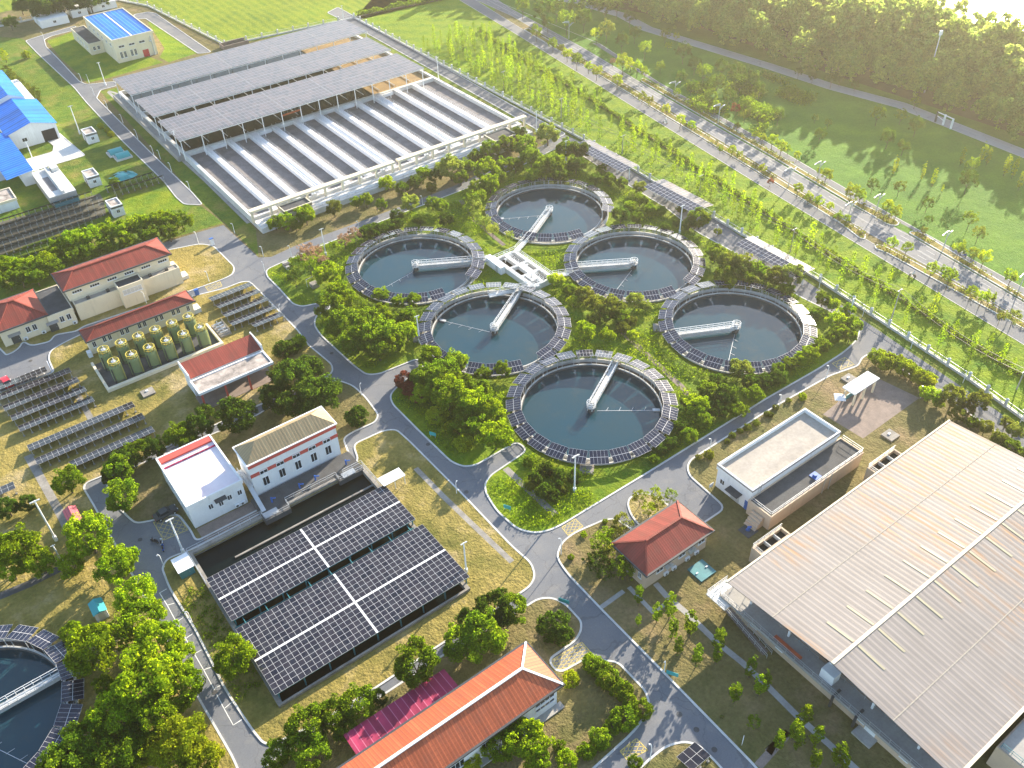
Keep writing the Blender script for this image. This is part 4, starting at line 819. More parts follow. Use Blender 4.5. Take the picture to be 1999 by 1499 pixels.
# bunded yard with twelve green vessels
t = thing('bund', 'low cream bund wall enclosing the green pressure tanks', 'wall', (26, 165.6, 0)); m = MB()
m.box(13.8, 39.4, 164.6, 165.4, 0, .8); m.box(13.8, 14.3, 165.4, 176.2, 0, .8); m.box(38.9, 39.4, 165.4, 174, 0, .8); m.build('wall', 'wall_cream', t); m = MB(); m.box(14.4, 38.8, 165.5, 176, 0, .12); m.build('floor_slab', 'concrete_dark', t)
def vessel(lab, x, y, first=[None]):
    if first[0]: dup(first[0], (x, y, .12), label=lab); return
    t = thing('pressure_tank', lab, 'tank', (0, 0, 0), 'green filter tanks in two rows'); first[0] = t
    m = MB(); m.lathe([(1.28, 0), (1.3, .25), (1.3, 3.7), (1.15, 4.15), (.7, 4.45), (0, 4.5)], n=24); m.build('body', 'tank_green', t, smooth=False)
    m = MB(); m.lathe([(.42, 4.4), (.42, 4.75), (.5, 4.76), (.5, 4.84), (0, 4.85)], n=16); m.tube((.2, .2, 4.7), (.2, 1.5, 4.7), .09); m.tube((0, 0, 4.8), (0, 0, 5.1), .12); m.build('manhole', 'steel', t)
    m = MB(); m.rail([(1.15 * math.cos(R(30 * k)), 1.15 * math.sin(R(30 * k)), 4.0) for k in range(12)], 1.0, .05, 1, closed=True); m.build('railing', 'rail_yellow', t)
    m = MB()
    for s in (-.22, .22): m.beam((1.0 + .0, -.95 + s, 0), (1.0, -.95 + s, 4.9), .06)
    for k in range(12): m.beam((1.0, -1.17, .3 + k * .38), (1.0, -.73, .3 + k * .38), .05)
    m.build('ladder', 'rail_yellow', t); m = MB(); m.tube((-1.1, -.9, 0), (-1.1, -.9, 3.6), .12); m.tube((-1.1, -.9, .5), (.6, -1.5, .5), .12); m.build('pipe', 'steel_dark', t); t.location = (x, y, .12)
for i in range(6): vessel('green pressure tank in the front row, %s from the left' % ordinal(i), 17.3 + i * 3.78, 167.6)
for i in range(6): vessel('green pressure tank in the back row, %s from the left' % ordinal(i), 16.9 + i * 3.75, 173.0)
t = thing('pump_skid', 'rusty pump skid with pipes at the right end of the green tanks', 'pump skid', (41, 169, 0)); m = MB(); m.box(39.8, 42.4, 167.5, 173, 0, .5); m.build('base', 'concrete_old', t)
for y in (168.4, 169.6, 170.8, 172): m = MB(); m.tube((40.2, y, .9), (42, y, .9), .22); m.tube((41, y, .5), (41, y, 1.6), .1); m.build('pump', 'steel', t)
m = MB(); m.rail([(39.9, 167.6, .5), (42.3, 167.6, .5), (42.3, 172.9, .5)], 1, .03, 1.2); m.build('railing', 'bark_pale', t)
# open shed with narrow red roof and flat mottled roof
t = bld('storage_shed', 'open fronted shed with a narrow red roof and a stained flat roof on red posts', 27.9, 43.3, 151.9, 156.8, 4.8, 'wall_white')
m = MB(); m.poly([(27.8, 151.7, 4.95), (43.4, 151.7, 4.95), (43.4, 156.6, 6.0), (27.8, 156.6, 6.0)]); m.poly([(43.4, 156.6, 6.0), (43.4, 157.2, 5.2), (27.8, 157.2, 5.2), (27.8, 156.6, 6.0)]); m.build('roof', 'tile_red_x', t)
m = MB()
for x in (27.55, 43.42): m.box(x, x + .25, 151.5, 157.3, 4.4, 6.15)
m.build('gable_wall', 'wall_white', t)
parapet_roof(t, 27.5, 43.6, 146.4, 151.4, 4.5, .3, .35, 'roof_mottled', 'wall_white', 'flat_roof')
for x in (28.0, 32.9, 37.9, 43.1):
    m = MB(); m.beam((x, 146.8, 0), (x, 146.8, 4.2), .35); m.build('post', 'band_red', t)
m = MB(); m.box(27.6, 43.5, 146.6, 151.8, .10, .16); m.build('floor_slab', 'brick_paving', t)
# pink-white flat roofed switch house
t = bld('switch_house', 'white flat roofed building with a pink stained roof beside the yellow hatching', 14.2, 24.2, 117.9, 132.4, 5.5, 'wall_white')
parapet_roof(t, 14.0, 24.4, 117.7, 132.6, 5.45, .55, .3, 'roof_pinkwash', 'wall_white')
m = MB(); m.box(14.3, 24.1, 130.8, 132.3, 5.5, 5.95); m.build('roof_step', 'band_red', t)
m = MB(); m.box(14.3, 24.1, 129.3, 129.5, 5.5, 5.85); m.build('roof_coping', 'sheet_pink_x', t)
for x in (17.9, 19.7, 21.4, 23.3): window(t, 's', (x, 117.9, 3.3 if x != 19.7 else 2.9), .85, 1.2)
m = MB(); m.box(18.7, 20.8, 116.9, 117.88, 4.2, 4.4); m.build('door_canopy', 'roof_bitumen', t); ac_unit(t, 22.2, 117.9, .5); ac_unit(t, 23.2, 117.9, .5)
for y in (120.2, 123.4, 126.6): window(t, 'w', (14.2, y, 3.4), 2.0, 1.5, bars=2)
# white building with brown roof and red bands
t = bld('pump_house', 'tall white building with a brown hip roof and red bands, above the dark basin', 26.0, 43.3, 118.0, 123.4, 8.3, 'wall_white')
hip(t, 25.9, 43.4, 117.75, 123.6, 8.45, 10.5, ['tile_brown_x', 'tile_brown_y'], 3.2, over=0, eave='wall_white', thick=.12)
m = MB(); m.box(25.93, 43.37, 117.80, 117.997, 7.35, 8.2); m.build('band', 'band_red', t); m = MB(); m.box(25.93, 43.37, 117.90, 117.997, 5.0, 5.75); m.build('band', 'band_red', t)
for x in (28.4, 31.6, 34.8, 38.0, 41.0): window(t, 's', (x, 117.88, 5.35), 1.5, .85); window(t, 's', (x, 118.0, 2.9), 1.25, 2.1, bars=1)
m = MB(); m.rail([(25.2, 118.2, 3.2), (25.2, 123, 3.2)], 1, .03, 1); m.box(25.0, 25.99, 118.0, 123.2, 3.0, 3.2); m.beam((25.4, 118.2, 3.0), (25.4, 113.5, .7), .8, .1); m.build('outside_stair', 'steel', t)
t = thing('entrance_canopy', 'small pale flat canopy at the right end of the dark basin', 'canopy', (46.8, 104, 0)); m = MB(); m.box(44.7, 49.2, 103.9, 106.3, 2.3, 2.42); m.build('roof', 'steel_white', t)
for x in (47, 49): 
    for y in (104.1, 106.1): m = MB(); m.beam((x, y, 0), (x, y, 2.3), .1); m.build('post', 'steel_white', t)
t = thing('meter_cabinet', 'pale blue grey cabinet with a flat lid at the left end of the dark basin', 'cabinet', (9.6, 109.5, 0)); m = MB(); m.box(8.2, 10.6, 108.6, 111.8, 0, 1.9); m.build('body', 'steel_teal', t); m = MB(); m.box(8.0, 10.8, 108.4, 112.0, 1.9, 2.02); m.build('lid', 'steel_white', t); door(t, 's', (9.4, 108.6, .1), 1.2, 1.6, 'steel_teal')
# orange roofed hall along the bottom edge
t = bld('workshop_hall', 'long white hall with a bright orange tiled hip roof at the bottom edge', -2, 43.4, 53.0, 60.4, 5.4, 'wall_white')
hip(t, -2, 43.4, 53.0, 60.4, 5.6, 8.0, ['tile_orange_x', 'tile_orange_y'], 3.9, over=.6, ridge_cap='wall_white')
for x in (41.2,): window(t, 's', (x, 53.0, 3.5), 3.4, .8, bars=3); window(t, 's', (x, 53.0, 2.2), 3.4, .8, bars=3)
for x in (36.2, 31.2, 26.2, 21.2): window(t, 's', (x, 53.0, 2.8), 2.2, 1.8, bars=2)
m = MB(); m.box(-2, 44, 51.9, 52.98, .1, .3); m.build('plinth', 'concrete', t)
t = thing('lean_to_roof', 'magenta sheet lean-to roof behind the orange roofed hall', 'lean-to', (24, 64, 0)); m = MB(); m.obox((24.4, 64.0, 3.1), (8.4, 0, 0), (0, 2.3, -.25), (0, 0, .04)); m.build('roof', 'sheet_pink_x', t)
for x in (16.4, 22, 27, 32.4): m = MB(); m.beam((x, 66, 0), (x, 66, 2.8), .12); m.build('post', 'steel', t)
# red hip house
t = bld('guard_house', 'small peach house with a red hip roof on the right lawn', 67.4, 81.2, 60.0, 67.2, 4.4, 'wall_peach')
hip(t, 67.3, 81.4, 59.9, 67.3, 4.5, 6.5, ['tile_red_x', 'tile_red_y'], 3.5, over=.45, ridge_cap='tile_red_x')
for x in (70.4, 75.4, 79.9): window(t, 's', (x, 60.0, 2.7), 1.5, .9)
for y in (61.4, 62.9, 65.4): window(t, 'w', (67.4, y, 2.3), .7, 1.3)
for x in (71.8, 73.6, 76.7, 78.8): ac_unit(t, x, 60.0, .5)
for x in (71.9, 72.7, 77.2, 77.9): m = MB(); m.tube((x, 59.5, 2.4), (x, 59.98, 2.4), .42, n=14); m.build('vent_duct', 'steel', t)
# white and peach flat roofed building with terrace
t = bld('sludge_building', 'tall pale flat roofed building with a railed lower terrace on the right', 92.9, 116.1, 61.0, 68.8, 4.85, 'wall_white')
parapet_roof(t, 92.7, 116.3, 60.8, 69.0, 4.75, .95, .28, 'roof_grey', 'wall_white'); m = MB(); m.box(92.6, 116.4, 60.7, 60.799, 5.3, 5.45); m.box(92.6, 92.699, 60.7, 69.1, 5.3, 5.45); m.build('cornice', 'brick_paving', t)
for i in range(6): window(t, 's', (95.6 + i * 3.7, 61.0, 4.6), .45, .5, bars=0)
m = MB(); m.prism(rect(92.3, 117, 56.0, 60.99), 0, 3.3); w2 = m.build('terrace', 'wall_peach', t); parapet_roof(t, 92.2, 117.1, 55.9, 60.99, 3.25, .35, .22, 'concrete_dark', 'wall_peach', 'terrace_floor')
m = MB(); m.rail([(92.4, 60.6, 3.6), (92.4, 56.1, 3.6), (116.9, 56.1, 3.6), (116.9, 60.5, 3.6)], 1.0, .03, 1.6); m.build('railing', 'steel', t)
for x in (96, 99, 103, 106, 110, 113): m = MB(); m.box(x, x + .9, 58.6, 59.6, 3.26, 3.32); m.build('hatch_cover', 'void_dark', t)
m = MB(); m.tube((105.6, 57.6, 3.3), (105.6, 57.6, 4.0), .4); m.box(105, 106.6, 56.8, 58.4, 3.26, 3.5); m.build('pump', 'blue_paint', t)
for x in (106.3, 108.1): m = MB(); m.beam((x, 55.88, 0), (x, 55.88, 3.9), .14); m.build('pipe', 'steel', t)
m = MB(); m.box(91.4, 92.88, 62.8, 65.6, 2.7, 2.9); m.build('door_canopy', 'roof_bitumen', t); door(t, 'w', (92.9, 64.2, 0), 1.9, 2.4, 'steel'); door(t, 'w', (92.9, 61.6, 0), .9, 2.2, 'blue_paint'); window(t, 'w', (92.9, 67.4, 2.2), 1.0, 1.2)
m = MB()
for s in (-.35, .35): m.beam((94.6 + s, 60.75, 3.3), (94.6 + s, 60.75, 6.9), .06)
for k in range(9): m.beam((94.25, 60.75, 3.6 + k * .38), (94.95, 60.75, 3.6 + k * .38), .05)
m.build('ladder', 'steel', t)
m = MB()
for k in range(5): m.box(90.2 + k * .4, 90.6 + k * .4, 57.2, 59.6, 0, .3 + k * .5)
m.build('outside_stair', 'wall_peach', t)
# great metal shed
t = thing('tank_hall', 'vast pale metal roof of the hall on the right, ridge strip across it', 'hall', (100, 30, 0)); ex0, ex1, ey0, ey1, yr, zE, zR = 74.6, 133.1, 11.4, 49.9, 30.7, 6.5, 8.3
m = MB(); m.poly([(ex0, ey0, zE), (ex1, ey0, zE), (ex1, yr, zR), (ex0, yr, zR)]); m.poly([(ex0, yr, zR), (ex1, yr, zR), (ex1, ey1, zE), (ex0, ey1, zE)])
m.poly([(ex0, ey0, zE - .12), (ex0, yr, zR - .12), (ex1, yr, zR - .12), (ex1, ey0, zE - .12)], 1); m.poly([(ex0, yr, zR - .12), (ex0, ey1, zE - .12), (ex1, ey1, zE - .12), (ex1, yr, zR - .12)], 1)
rf = m.build('roof', ['sheet_grey_x', 'steel_dark'], t)
m = MB(); m.beam((ex0, yr, zR + .04), (ex1, yr, zR + .04), .5, .12); m.box(ex0 - .1, ex1 + .1, ey1, ey1 + .3, zE - .25, zE + .1); m.box(ex0 - .1, ex1 + .1, ey0 - .45, ey0, zE - .25, zE + .08); m.build('ridge_cap', 'wall_cream', rf)
sl = (zR - zE) / (ey1 - yr)
for i in range(12):
    x = ex0 + 5.2 + i * 4.55
    for s in (1, -1):
        m = MB(); a, b = yr + s * .4, yr + s * 4.9; m.obox((x, (a + b) / 2, zR - sl * abs((a + b) / 2 - yr) + .035), (.2, 0, 0), (0, (b - a) / 2, -sl * abs(b - a) / 2 * (1)) if s > 0 else (0, (b - a) / 2, -sl * abs(b - a) / 2), (0, 0, .02)); m.build('skylight', 'skylight_sheet', rf)
m = MB()
for s, y in ((1, 41.2), (-1, 20.6)): z = zR - sl * abs(y - yr) + .03; m.beam((ex0, y, z), (ex1, y, z), .14, .05)
m.build('sheet_joint', 'bark_pale', rf)
m = MB(); m.box(75.0, 131, 13.2, 49, 0, 2.5); m.build('wall', 'wall_peach', t)
m = MB(); m.box(74.2, 77.6, 13.2, 50.6, 2.5, 2.62); m.box(74.2, 74.42, 13.2, 50.6, 2.62, 2.95); d = m.build('gallery_floor', 'concrete', t)
m = MB(); m.rail([(74.3, 13.3, 2.95), (74.3, 50.5, 2.95), (77.5, 50.5, 2.62)], .95, .03, 1.6); m.rail([(77.3, 14, 2.62), (77.3, 31.0, 2.62)], 1.0, .03, 1.6); m.rail([(77.3, 34.0, 2.62), (77.3, 48, 2.62)], 1.0, .03, 1.6); m.build('railing', 'steel', d)
for y in (17, 24.4, 31.8, 39.2, 46.6): m = MB(); m.beam((77.0, y, 2.5), (77.0, y, zE + sl * (ey1 - y if y > yr else y - ey0) - .2), .3); m.build('column', 'steel_white', t)
m = MB(); m.box(78.2, 131, 13.4, 48.8, 2.5, 2.6); m.build('pool_void', 'void_dark', t)
m = MB(); m.box(75.3, 77.0, 30.0, 32.2, 2.62, 4.6); m.build('control_cabinet', 'steel_white', d)
m = MB(); m.box(75.0, 75.6, 35.5, 40.4, 2.62, 2.9); m.build('hose_rack', 'orange_net', d)
for y in (44.0, 39.0, 24.5, 17.5, 15.5): window(t, 'w', (75.0, y, 1.5), 1.2, .55, bars=0)
door(t, 'w', (75.0, 24.0 - 1.2, 0), 1.7, 2.0, 'steel_white'); m = MB(); m.box(73.2, 74.99, 21.4, 24.4, .1, .45); m.build('step_slab', 'concrete', t)
for y in (28.8, 24.9): m = MB(); m.tube((74.1, y, 2.7), (74.1, y, .2), .22); m.tube((74.1, y, 2.7), (75.6, y, 3.0), .22); m.build('pipe', 'steel_dark', t)
m = MB(); n = 14
for k in range(n): y = 48.2 - k * .62; m.box(73.0, 74.16, y - .62, y, max(0, 2.5 - (k + 1) * .18 - .1), 2.5 - (k + 1) * .178)
st = m.build('outside_stair', 'brick_paving', t); r = MB()
for x in (73.05, 74.12): r.rail([(x, 48.2, 2.4), (x, 48.2 - n * .62, .05)], 1.0, .03, 1.2)
r.build('railing', 'steel', st)
m = MB(); m.box(72.9, 77.6, 48.3, 52.2, 2.4, 2.55); m.build('stair_landing', 'concrete_pale', t); m = MB(); m.rail([(73.0, 48.4, 2.55), (73.0, 52.1, 2.55), (77.5, 52.1, 2.55)], 1, .03, 1.2); m.build('railing', 'steel_white', t)
for k, (x0, x1, y0, y1) in enumerate(((114.4, 122.2, 49.95, 53.2), (84.8, 92.0, 50.4, 53.6))):
    q = thing('filter_box', ['open topped filter box beside the hall, nearer the plaza', 'open topped filter box beside the hall, nearer the red roofed house'][k], 'filter box', ((x0 + x1) / 2, y0, 0), 'filter boxes along the hall'); mm = MB(); mm.box(x0, x1, y0, y0 + .3, 0, 3.6); mm.box(x0, x1, y1 - .3, y1, 0, 3.6); mm.box(x0, x0 + .3, y0 + .3, y1 - .3, 0, 3.6); mm.box(x1 - .3, x1, y0 + .3, y1 - .3, 0, 3.6); mm.box(x0 + .3, x1 - .3, y0 + .3, y0 + 1.4, 0, 3.55); mm.build('wall', 'wall_peach', q)
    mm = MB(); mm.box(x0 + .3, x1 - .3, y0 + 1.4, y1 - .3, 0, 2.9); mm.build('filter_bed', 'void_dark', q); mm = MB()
    for f in (.36, .68): mm = MB(); mm.box(x0 + (x1 - x0) * f, x0 + (x1 - x0) * f + .15, y0 + 1.4, y1 - .3, 2.9, 3.6); mm.build('baffle', 'concrete_pale', q)
    mm = MB(); mm.rail([(x0 + .1, y0 + .2, 3.6), (x0 + .1, y1 - .1, 3.6), (x1 - .1, y1 - .1, 3.6)], .9, .03, 1.3); mm.build('railing', 'steel', q)
# low annex in the bottom right corner
t = bld('tank_terrace', 'grey flat terrace with dark hatches in the bottom right corner', 84, 134, -6, 10.6, 4.6, 'wall_peach'); m = MB(); m.box(84.2, 133.8, -5.8, 10.4, 4.6, 4.72); m.build('roof', 'concrete', t)
for x in (89.0, 92.6, 96.4, 100): m = MB(); m.box(x, x + 1.1, 7.2, 8.3, 4.72, 4.8); m.build('hatch_cover', 'void_dark', t)
m = MB(); m.rail([(84.3, 10.2, 4.72), (84.3, 4.6, 4.72), (92.8, 4.6, 4.72)], 1, .03, 1.3); m.build('railing', 'steel_teal', t); m = MB(); m.box(86.0, 89.4, 2.0, 5.4, 4.73, 5.6); m.build('hatch_cover', 'wall_peach', t); m = MB(); m.box(92, 97, 4.6, 6.2, 4.73, 4.9); m.build('hatch_cover', 'steel_teal', t); m = MB(); m.tube((95.0, 8.2, 4.7), (95.0, 8.2, 6.2), .22); m.tube((95.0, 8.2, 6.2), (95.6, 7.6, 6.2), .22); m.build('vent_pipe', 'steel_teal', t)
# pavilion, huts and other small structures
t = thing('pavilion', 'white roofed pavilion on six pale posts at the brick plaza', 'pavilion', (132.6, 68, 0)); m = MB(); m.obox((132.8, 68.2, 3.55), (3.9, 0, 0), (0, 1.45, .0), (0, 0, .14)); m.build('roof', 'wall_white', t)
for x in (129.8, 132.8, 136): 
    for y in (67.1, 69.3): m = MB(); m.beam((x, y, 0), (x, y, 3.42), .34); m.build('post', 'wall_cream', t)
m = MB(); m.box(130.2, 135.6, 68.9, 69.1, .1, 1.2); m.build('back_screen', 'steel_teal', t)
t = thing('market_umbrella', 'small white square umbrella left of the pavilion', 'umbrella', (*W(1640, 776, 2), 0)); x, y = W(1640, 776, 2); m = MB(); m.lathe([(1.5, 2.0), (0, 2.5)], (x, y), 4); m.build('cover', 'wall_white', t); m = MB(); m.beam((x, y, 0), (x, y, 2.4), .06); m.build('pole', 'steel_white', t)
def hut(lab, x0, x1, y0, y1, h=3.0):
    t = thing('pump_hut', lab, 'hut', ((x0 + x1) / 2, y0, 0), 'small white huts'); walls(t, x0, x1, y0, y1, 0, h, 'wall_white'); parapet_roof(t, x0, x1, y0, y1, h - .1, .4, .25, 'roof_mottled', 'wall_white'); window(t, 's', ((x0 + x1) / 2, y0, 1.6), .9, 1.0); door(t, 'w', (x0, (y0 + y1) / 2, 0), .8, 2.0)
hut('small white hut beside the workshop yard', 47.0, 50.4, 288.0, 293.0); hut('small white hut in front of the tiered settling tank', 38.6, 42.0, 258.6, 264.0); hut('small white hut at the end of the dark solar rows', 38.4, 41.6, 237.0, 241.8)
t = thing('tiered_tank', 'white tiered concrete settling tank left of the white huts', 'water tank', (31, 262, 0)); m = MB(); m.box(27.0, 34.2, 254.6, 273.8, 0, 2.5); m.build('wall', 'concrete', t); m = MB(); m.box(27.0, 34.2, 254.6, 273.8, 2.5, 2.7); m.box(30.6, 31.4, 255, 273, 2.7, 3.4); m.box(32.0, 34.0, 270, 273.5, 2.7, 3.8); m.build('deck', 'concrete_pale', t); m = MB(); m.box(28.6, 30.2, 258, 268, 2.705, 2.75); m.build('channel_opening', 'sludge_dark', t); m = MB(); m.rail([(27.1, 254.8, 2.7), (27.1, 273.6, 2.7), (34.0, 273.6, 2.7)], 1, .04, 2); m.build('railing', 'steel_white', t)
m = MB(); m.box(27.4, 33.8, 252.0, 254.5, 0, 1.3); m.build('outlet_box', 'steel_teal', t)
t = thing('brick_store', 'low flat shed with white doors cut off at the left edge', 'shed', (15, 262, 0)); walls(t, 8, 19.6, 260, 267.6, 0, 2.8, 'wall_white'); parapet_roof(t, 7.8, 19.8, 259.8, 267.8, 2.7, .4, .3, 'roof_mottled', 'wall_cream'); door(t, 's', (17.6, 260, 0), 2.2, 2.4, 'steel_white'); door(t, 's', (13.6, 260, 0), 2.2, 2.4, 'steel_white')
for k, (x0, y0) in enumerate(((49.6, 274.4), (50.4, 270.4))):
    t = thing('cover_tunnel', 'teal barrel roofed tank cover on the lawn, ' + ['rear one of two', 'front one of two'][k], 'tank cover', (x0, y0, 0), 'teal tank covers'); m = MB(); n = 8
    for i in range(n):
        a, b = math.pi * i / n, math.pi * (i + 1) / n; m.poly([(x0, y0 + 1.7 - 1.7 * math.cos(b), .5 + 1.1 * math.sin(b)), (x0, y0 + 1.7 - 1.7 * math.cos(a), .5 + 1.1 * math.sin(a)), (x0 + 4.0, y0 + 1.7 - 1.7 * math.cos(a), .5 + 1.1 * math.sin(a)), (x0 + 4.0, y0 + 1.7 - 1.7 * math.cos(b), .5 + 1.1 * math.sin(b))])
    m.build('cover', 'teal_sheet', t); m = MB(); m.box(x0 - .4, x0 + 4.4, y0 - .3, y0 + 3.6, 0, .5); m.build('base', 'concrete_pale', t)
x, y = W(240, 345); m = MB(); rr = random.Random(4); pts = [(x + 4.6 * math.cos(R(30 * k)) * rr.uniform(.7, 1.1), y + 3.6 * math.sin(R(30 * k)) * rr.uniform(.7, 1.1)) for k in range(12)]
for a, b in zip(pts, pts[1:] + pts[:1]): m.poly([(*a, .1), (*b, .1), ((x * .5 + b[0] * .5), (y * .5 + b[1] * .5), rr.uniform(.3, 1.2)), ((x * .5 + a[0] * .5), (y * .5 + a[1] * .5), rr.uniform(.3, 1.2))]); m.poly([((x * .5 + a[0] * .5), (y * .5 + a[1] * .5), .6), ((x * .5 + b[0] * .5), (y * .5 + b[1] * .5), .6), (x, y, .7)])
tag(m.build('tarpaulin', 'teal_sheet', None, (x, y, 0)), 'crumpled teal tarpaulin heap on the lawn near the long service road', 'tarpaulin')
def cabin(lab, x0, x1, y0, y1, h, wall, roof, name='store_cabin', gable=.5):
    t = thing(name, lab, 'cabin', ((x0 + x1) / 2, y0, 0)); walls(t, x0, x1, y0, y1, 0, h, wall); m = MB(); xm = (x0 + x1) / 2; o = .15
    m.poly([(x0 - o, y0 - o, h), (xm, y0 - o, h + gable), (xm, y1 + o, h + gable), (x0 - o, y1 + o, h)]); m.poly([(xm, y0 - o, h + gable), (x1 + o, y0 - o, h), (x1 + o, y1 + o, h), (xm, y1 + o, h + gable)]); m.poly([(x0, y0, h), (x1, y0, h), (xm, y0, h + gable - .03)]); m.build('roof', roof, t); door(t, 's', (xm, y0, 0), .9, 1.8, 'steel'); return t
cabin('teal roofed cabin on the dark lawn above the corner clarifier', -5.7, -3.8, 108.8, 111.6, 1.9, 'wall_white', 'teal_sheet'); cabin('little cabin with a red and teal roof beside the left road', -3.2, -1.2, 130.2, 134.8, 1.8, 'steel_teal', 'sheet_redteal')
for i, (a, b, c, d, lab) in enumerate(((65, 76, 409.5, 420.5, 'white site container by the fence in the far left corner'), (78.5, 85, 414, 421, 'white site container between the corner container and the blue roof'), (86.5, 97.5, 415.5, 424, 'white site container behind the blue roofed building'))):
    t = thing('site_container', lab, 'container', ((a + b) / 2, c, 0), 'white site containers'); walls(t, a, b, c, d, 0, 2.8, 'steel_white'); m = MB(); m.box(a - .1, b + .1, c - .1, d + .1, 2.8, 2.95); m.build('roof', 'wall_white', t); window(t, 's', ((a + b) / 2, c, 1.6), 1.2, 1.0); door(t, 'w', (a, (c + d) / 2, 0), .9, 2.0, 'steel')
t = thing('storage_bay', 'dark low storage bay at the far corner of the canopies', 'storage bay', (118, 338, 0)); m = MB(); m.box(112, 122, 336.2, 336.5, 0, 1.6); m.box(112, 122, 340.2, 340.5, 0, 1.6); m.box(112, 112.3, 336.5, 340.2, 0, 1.6); m.build('wall', 'brick_paving', t); m = MB(); m.box(112.3, 122, 336.5, 340.2, .02, .7); m.build('heap', 'void_dark', t)
for k, (u, v, lab) in enumerate(((1370, 1116, 'dark green hatch cover with two white handles in the grass beside the red roofed house'),)):
    x, y = W(u, v); m = MB(); m.box(x - 1.7, x + 1.7, y - 1.6, y + 1.6, 0, .35); t = thing('pit_cover', lab, 'hatch cover', (x, y, 0)); m.build('cover', 'steel_teal', t); m = MB(); m.box(x - 1.3, x - .9, y - .1, y + .1, .35, .5); m.box(x + .9, x + 1.3, y - .1, y + .1, .35, .5); m.build('handle', 'steel_white', t)
x, y = W(1461, 1037); t = thing('valve_pit', 'blue valve in a square pit on the lawn behind the hall', 'valve', (x, y, 0)); m = MB(); m.box(x - 1.3, x + 1.3, y - 1.2, y + 1.2, 0, .2); m.build('pit_frame', 'concrete_dark', t); m = MB(); m.tube((x, y, .2), (x, y, 1.0), .3); m.tube((x - .6, y, .7), (x + .6, y, .7), .22); m.build('valve_body', 'blue_paint', t)
for u, v, lab in ((1738, 852, 'wooden covered sand pit beside the brick plaza'), (1658, 742, 'small grey slab left of the pavilion'), (290, 768, 'square concrete slab on the dry lawn left of the open shed')):
    x, y = W(u, v); t = thing('inspection_slab', lab, 'slab', (x, y, 0)); m = MB(); m.box(x - 1.3, x + 1.3, y - 1.2, y + 1.2, 0, .4); m.build('slab', 'concrete_old', t); m = MB(); m.box(x - .3, x + .2, y + .1, y + .5, .4, .6); m.build('handle', 'steel_white', t)
x, y = W(615, 560); t = thing('monitoring_stand', 'small weathered concrete stand with a bent white frame among the shrubs', 'stand', (x, y, 0)); m = MB(); m.box(x - .9, x + .9, y - .9, y + .9, 0, 1.1); m.build('base', 'concrete_old', t); m = MB(); m.beam((x - 1.5, y + .8, 0), (x - 1.5, y + .8, 2.2), .07); m.beam((x - 1.5, y + .8, 2.2), (x + .3, y + .9, 2.3), .07); m.build('frame', 'steel_white', t)
x, y = W(562, 522); t = thing('junction_box', 'grey concrete junction box at the corner of the tank lawn', 'junction box', (x, y, 0)); m = MB(); m.box(x - .7, x + .7, y - 1.4, y + 1.4, 0, .9); m.build('body', 'concrete', t); m = MB(); m.box(x - .8, x + .8, y - .5, y + .5, .9, 1.05); m.build('lid', 'concrete_dark', t)
# white frame across the levee path
a, b, c = W(1826, 238), W(1841, 244), W(1856, 252); t = thing('height_barrier', 'white height barrier frame across the levee path', 'barrier', (*b, 0))
for i, p in enumerate((a, b, c)): m = MB(); m.beam((*p, 0), (*p, 3.2), .45); m.build('post', 'steel_dark' if i == 0 else 'steel_white', t)
m = MB(); m.beam((*a, 3.1), (*c, 3.1), .22); m.beam((*a, 2.0), (*b, 1.2), .15); m.build('crossbar', 'steel_white', t)
# ------------------------------------------------------------------ fences, lamps, signs, vehicles
def fence(name, lab, pl, step, h=1.9, wall=.55):
    t = thing(name, lab, 'fence', (*pl[0], 0)); m = MB(); b = MB(); posts = []
    for a, c in zip(pl, pl[1:]):
        a, c = Vector(a), Vector(c); L = (c - a).length; n = max(1, round(L / step)); d = (c - a) / L
        m.beam((*a, wall / 2), (*c, wall / 2), .3, wall)
        for z in (.85, 1.6): b.beam((*a, z), (*c, z), .06)
        for i in range(n): posts.append(a.lerp(c, i / n))
        for i in range(int(L / .55)): p = a + d * i * .55; b.beam((*p, wall), (*p, 1.65), .035)
    m.build('base_wall', 'concrete_pale', t); b.build('bars', 'steel', t)
    pm = MB(); pm.box(-.24, .24, -.24, .24, 0, h); pm.lathe([(.42, h), (.42, h + .08), (0, h + .3)], n=4); first = None
    posts = [p for p in posts if -30 < P(*p)[0] < 2040 and -40 < P(*p)[1] < 1540][:99]
    for p in posts:
        if first is None: first = pm.build('post', 'concrete_pale'); o = first
        else: o = first.copy(); COL.objects.link(o)
        o.parent = t; o.location = (p.x - pl[0][0], p.y - pl[0][1], 0)
    return t
fence('perimeter_fence', 'pale fence with square posts between the plant and the green belt', FENCE, 5.2)
fence('field_fence', 'pale fence with square posts around the crop field in the far corner', WP([(232, 1), (290, 13), (440, 89), (482, 81), (690, 37)]), 6.5)
fence('corner_fence', 'pale post fence at the upper left corner behind the containers', WP([(-40, 60), (0, 53), (65, 39), (125, 28), (200, 10), (232, 1)]), 5.0)
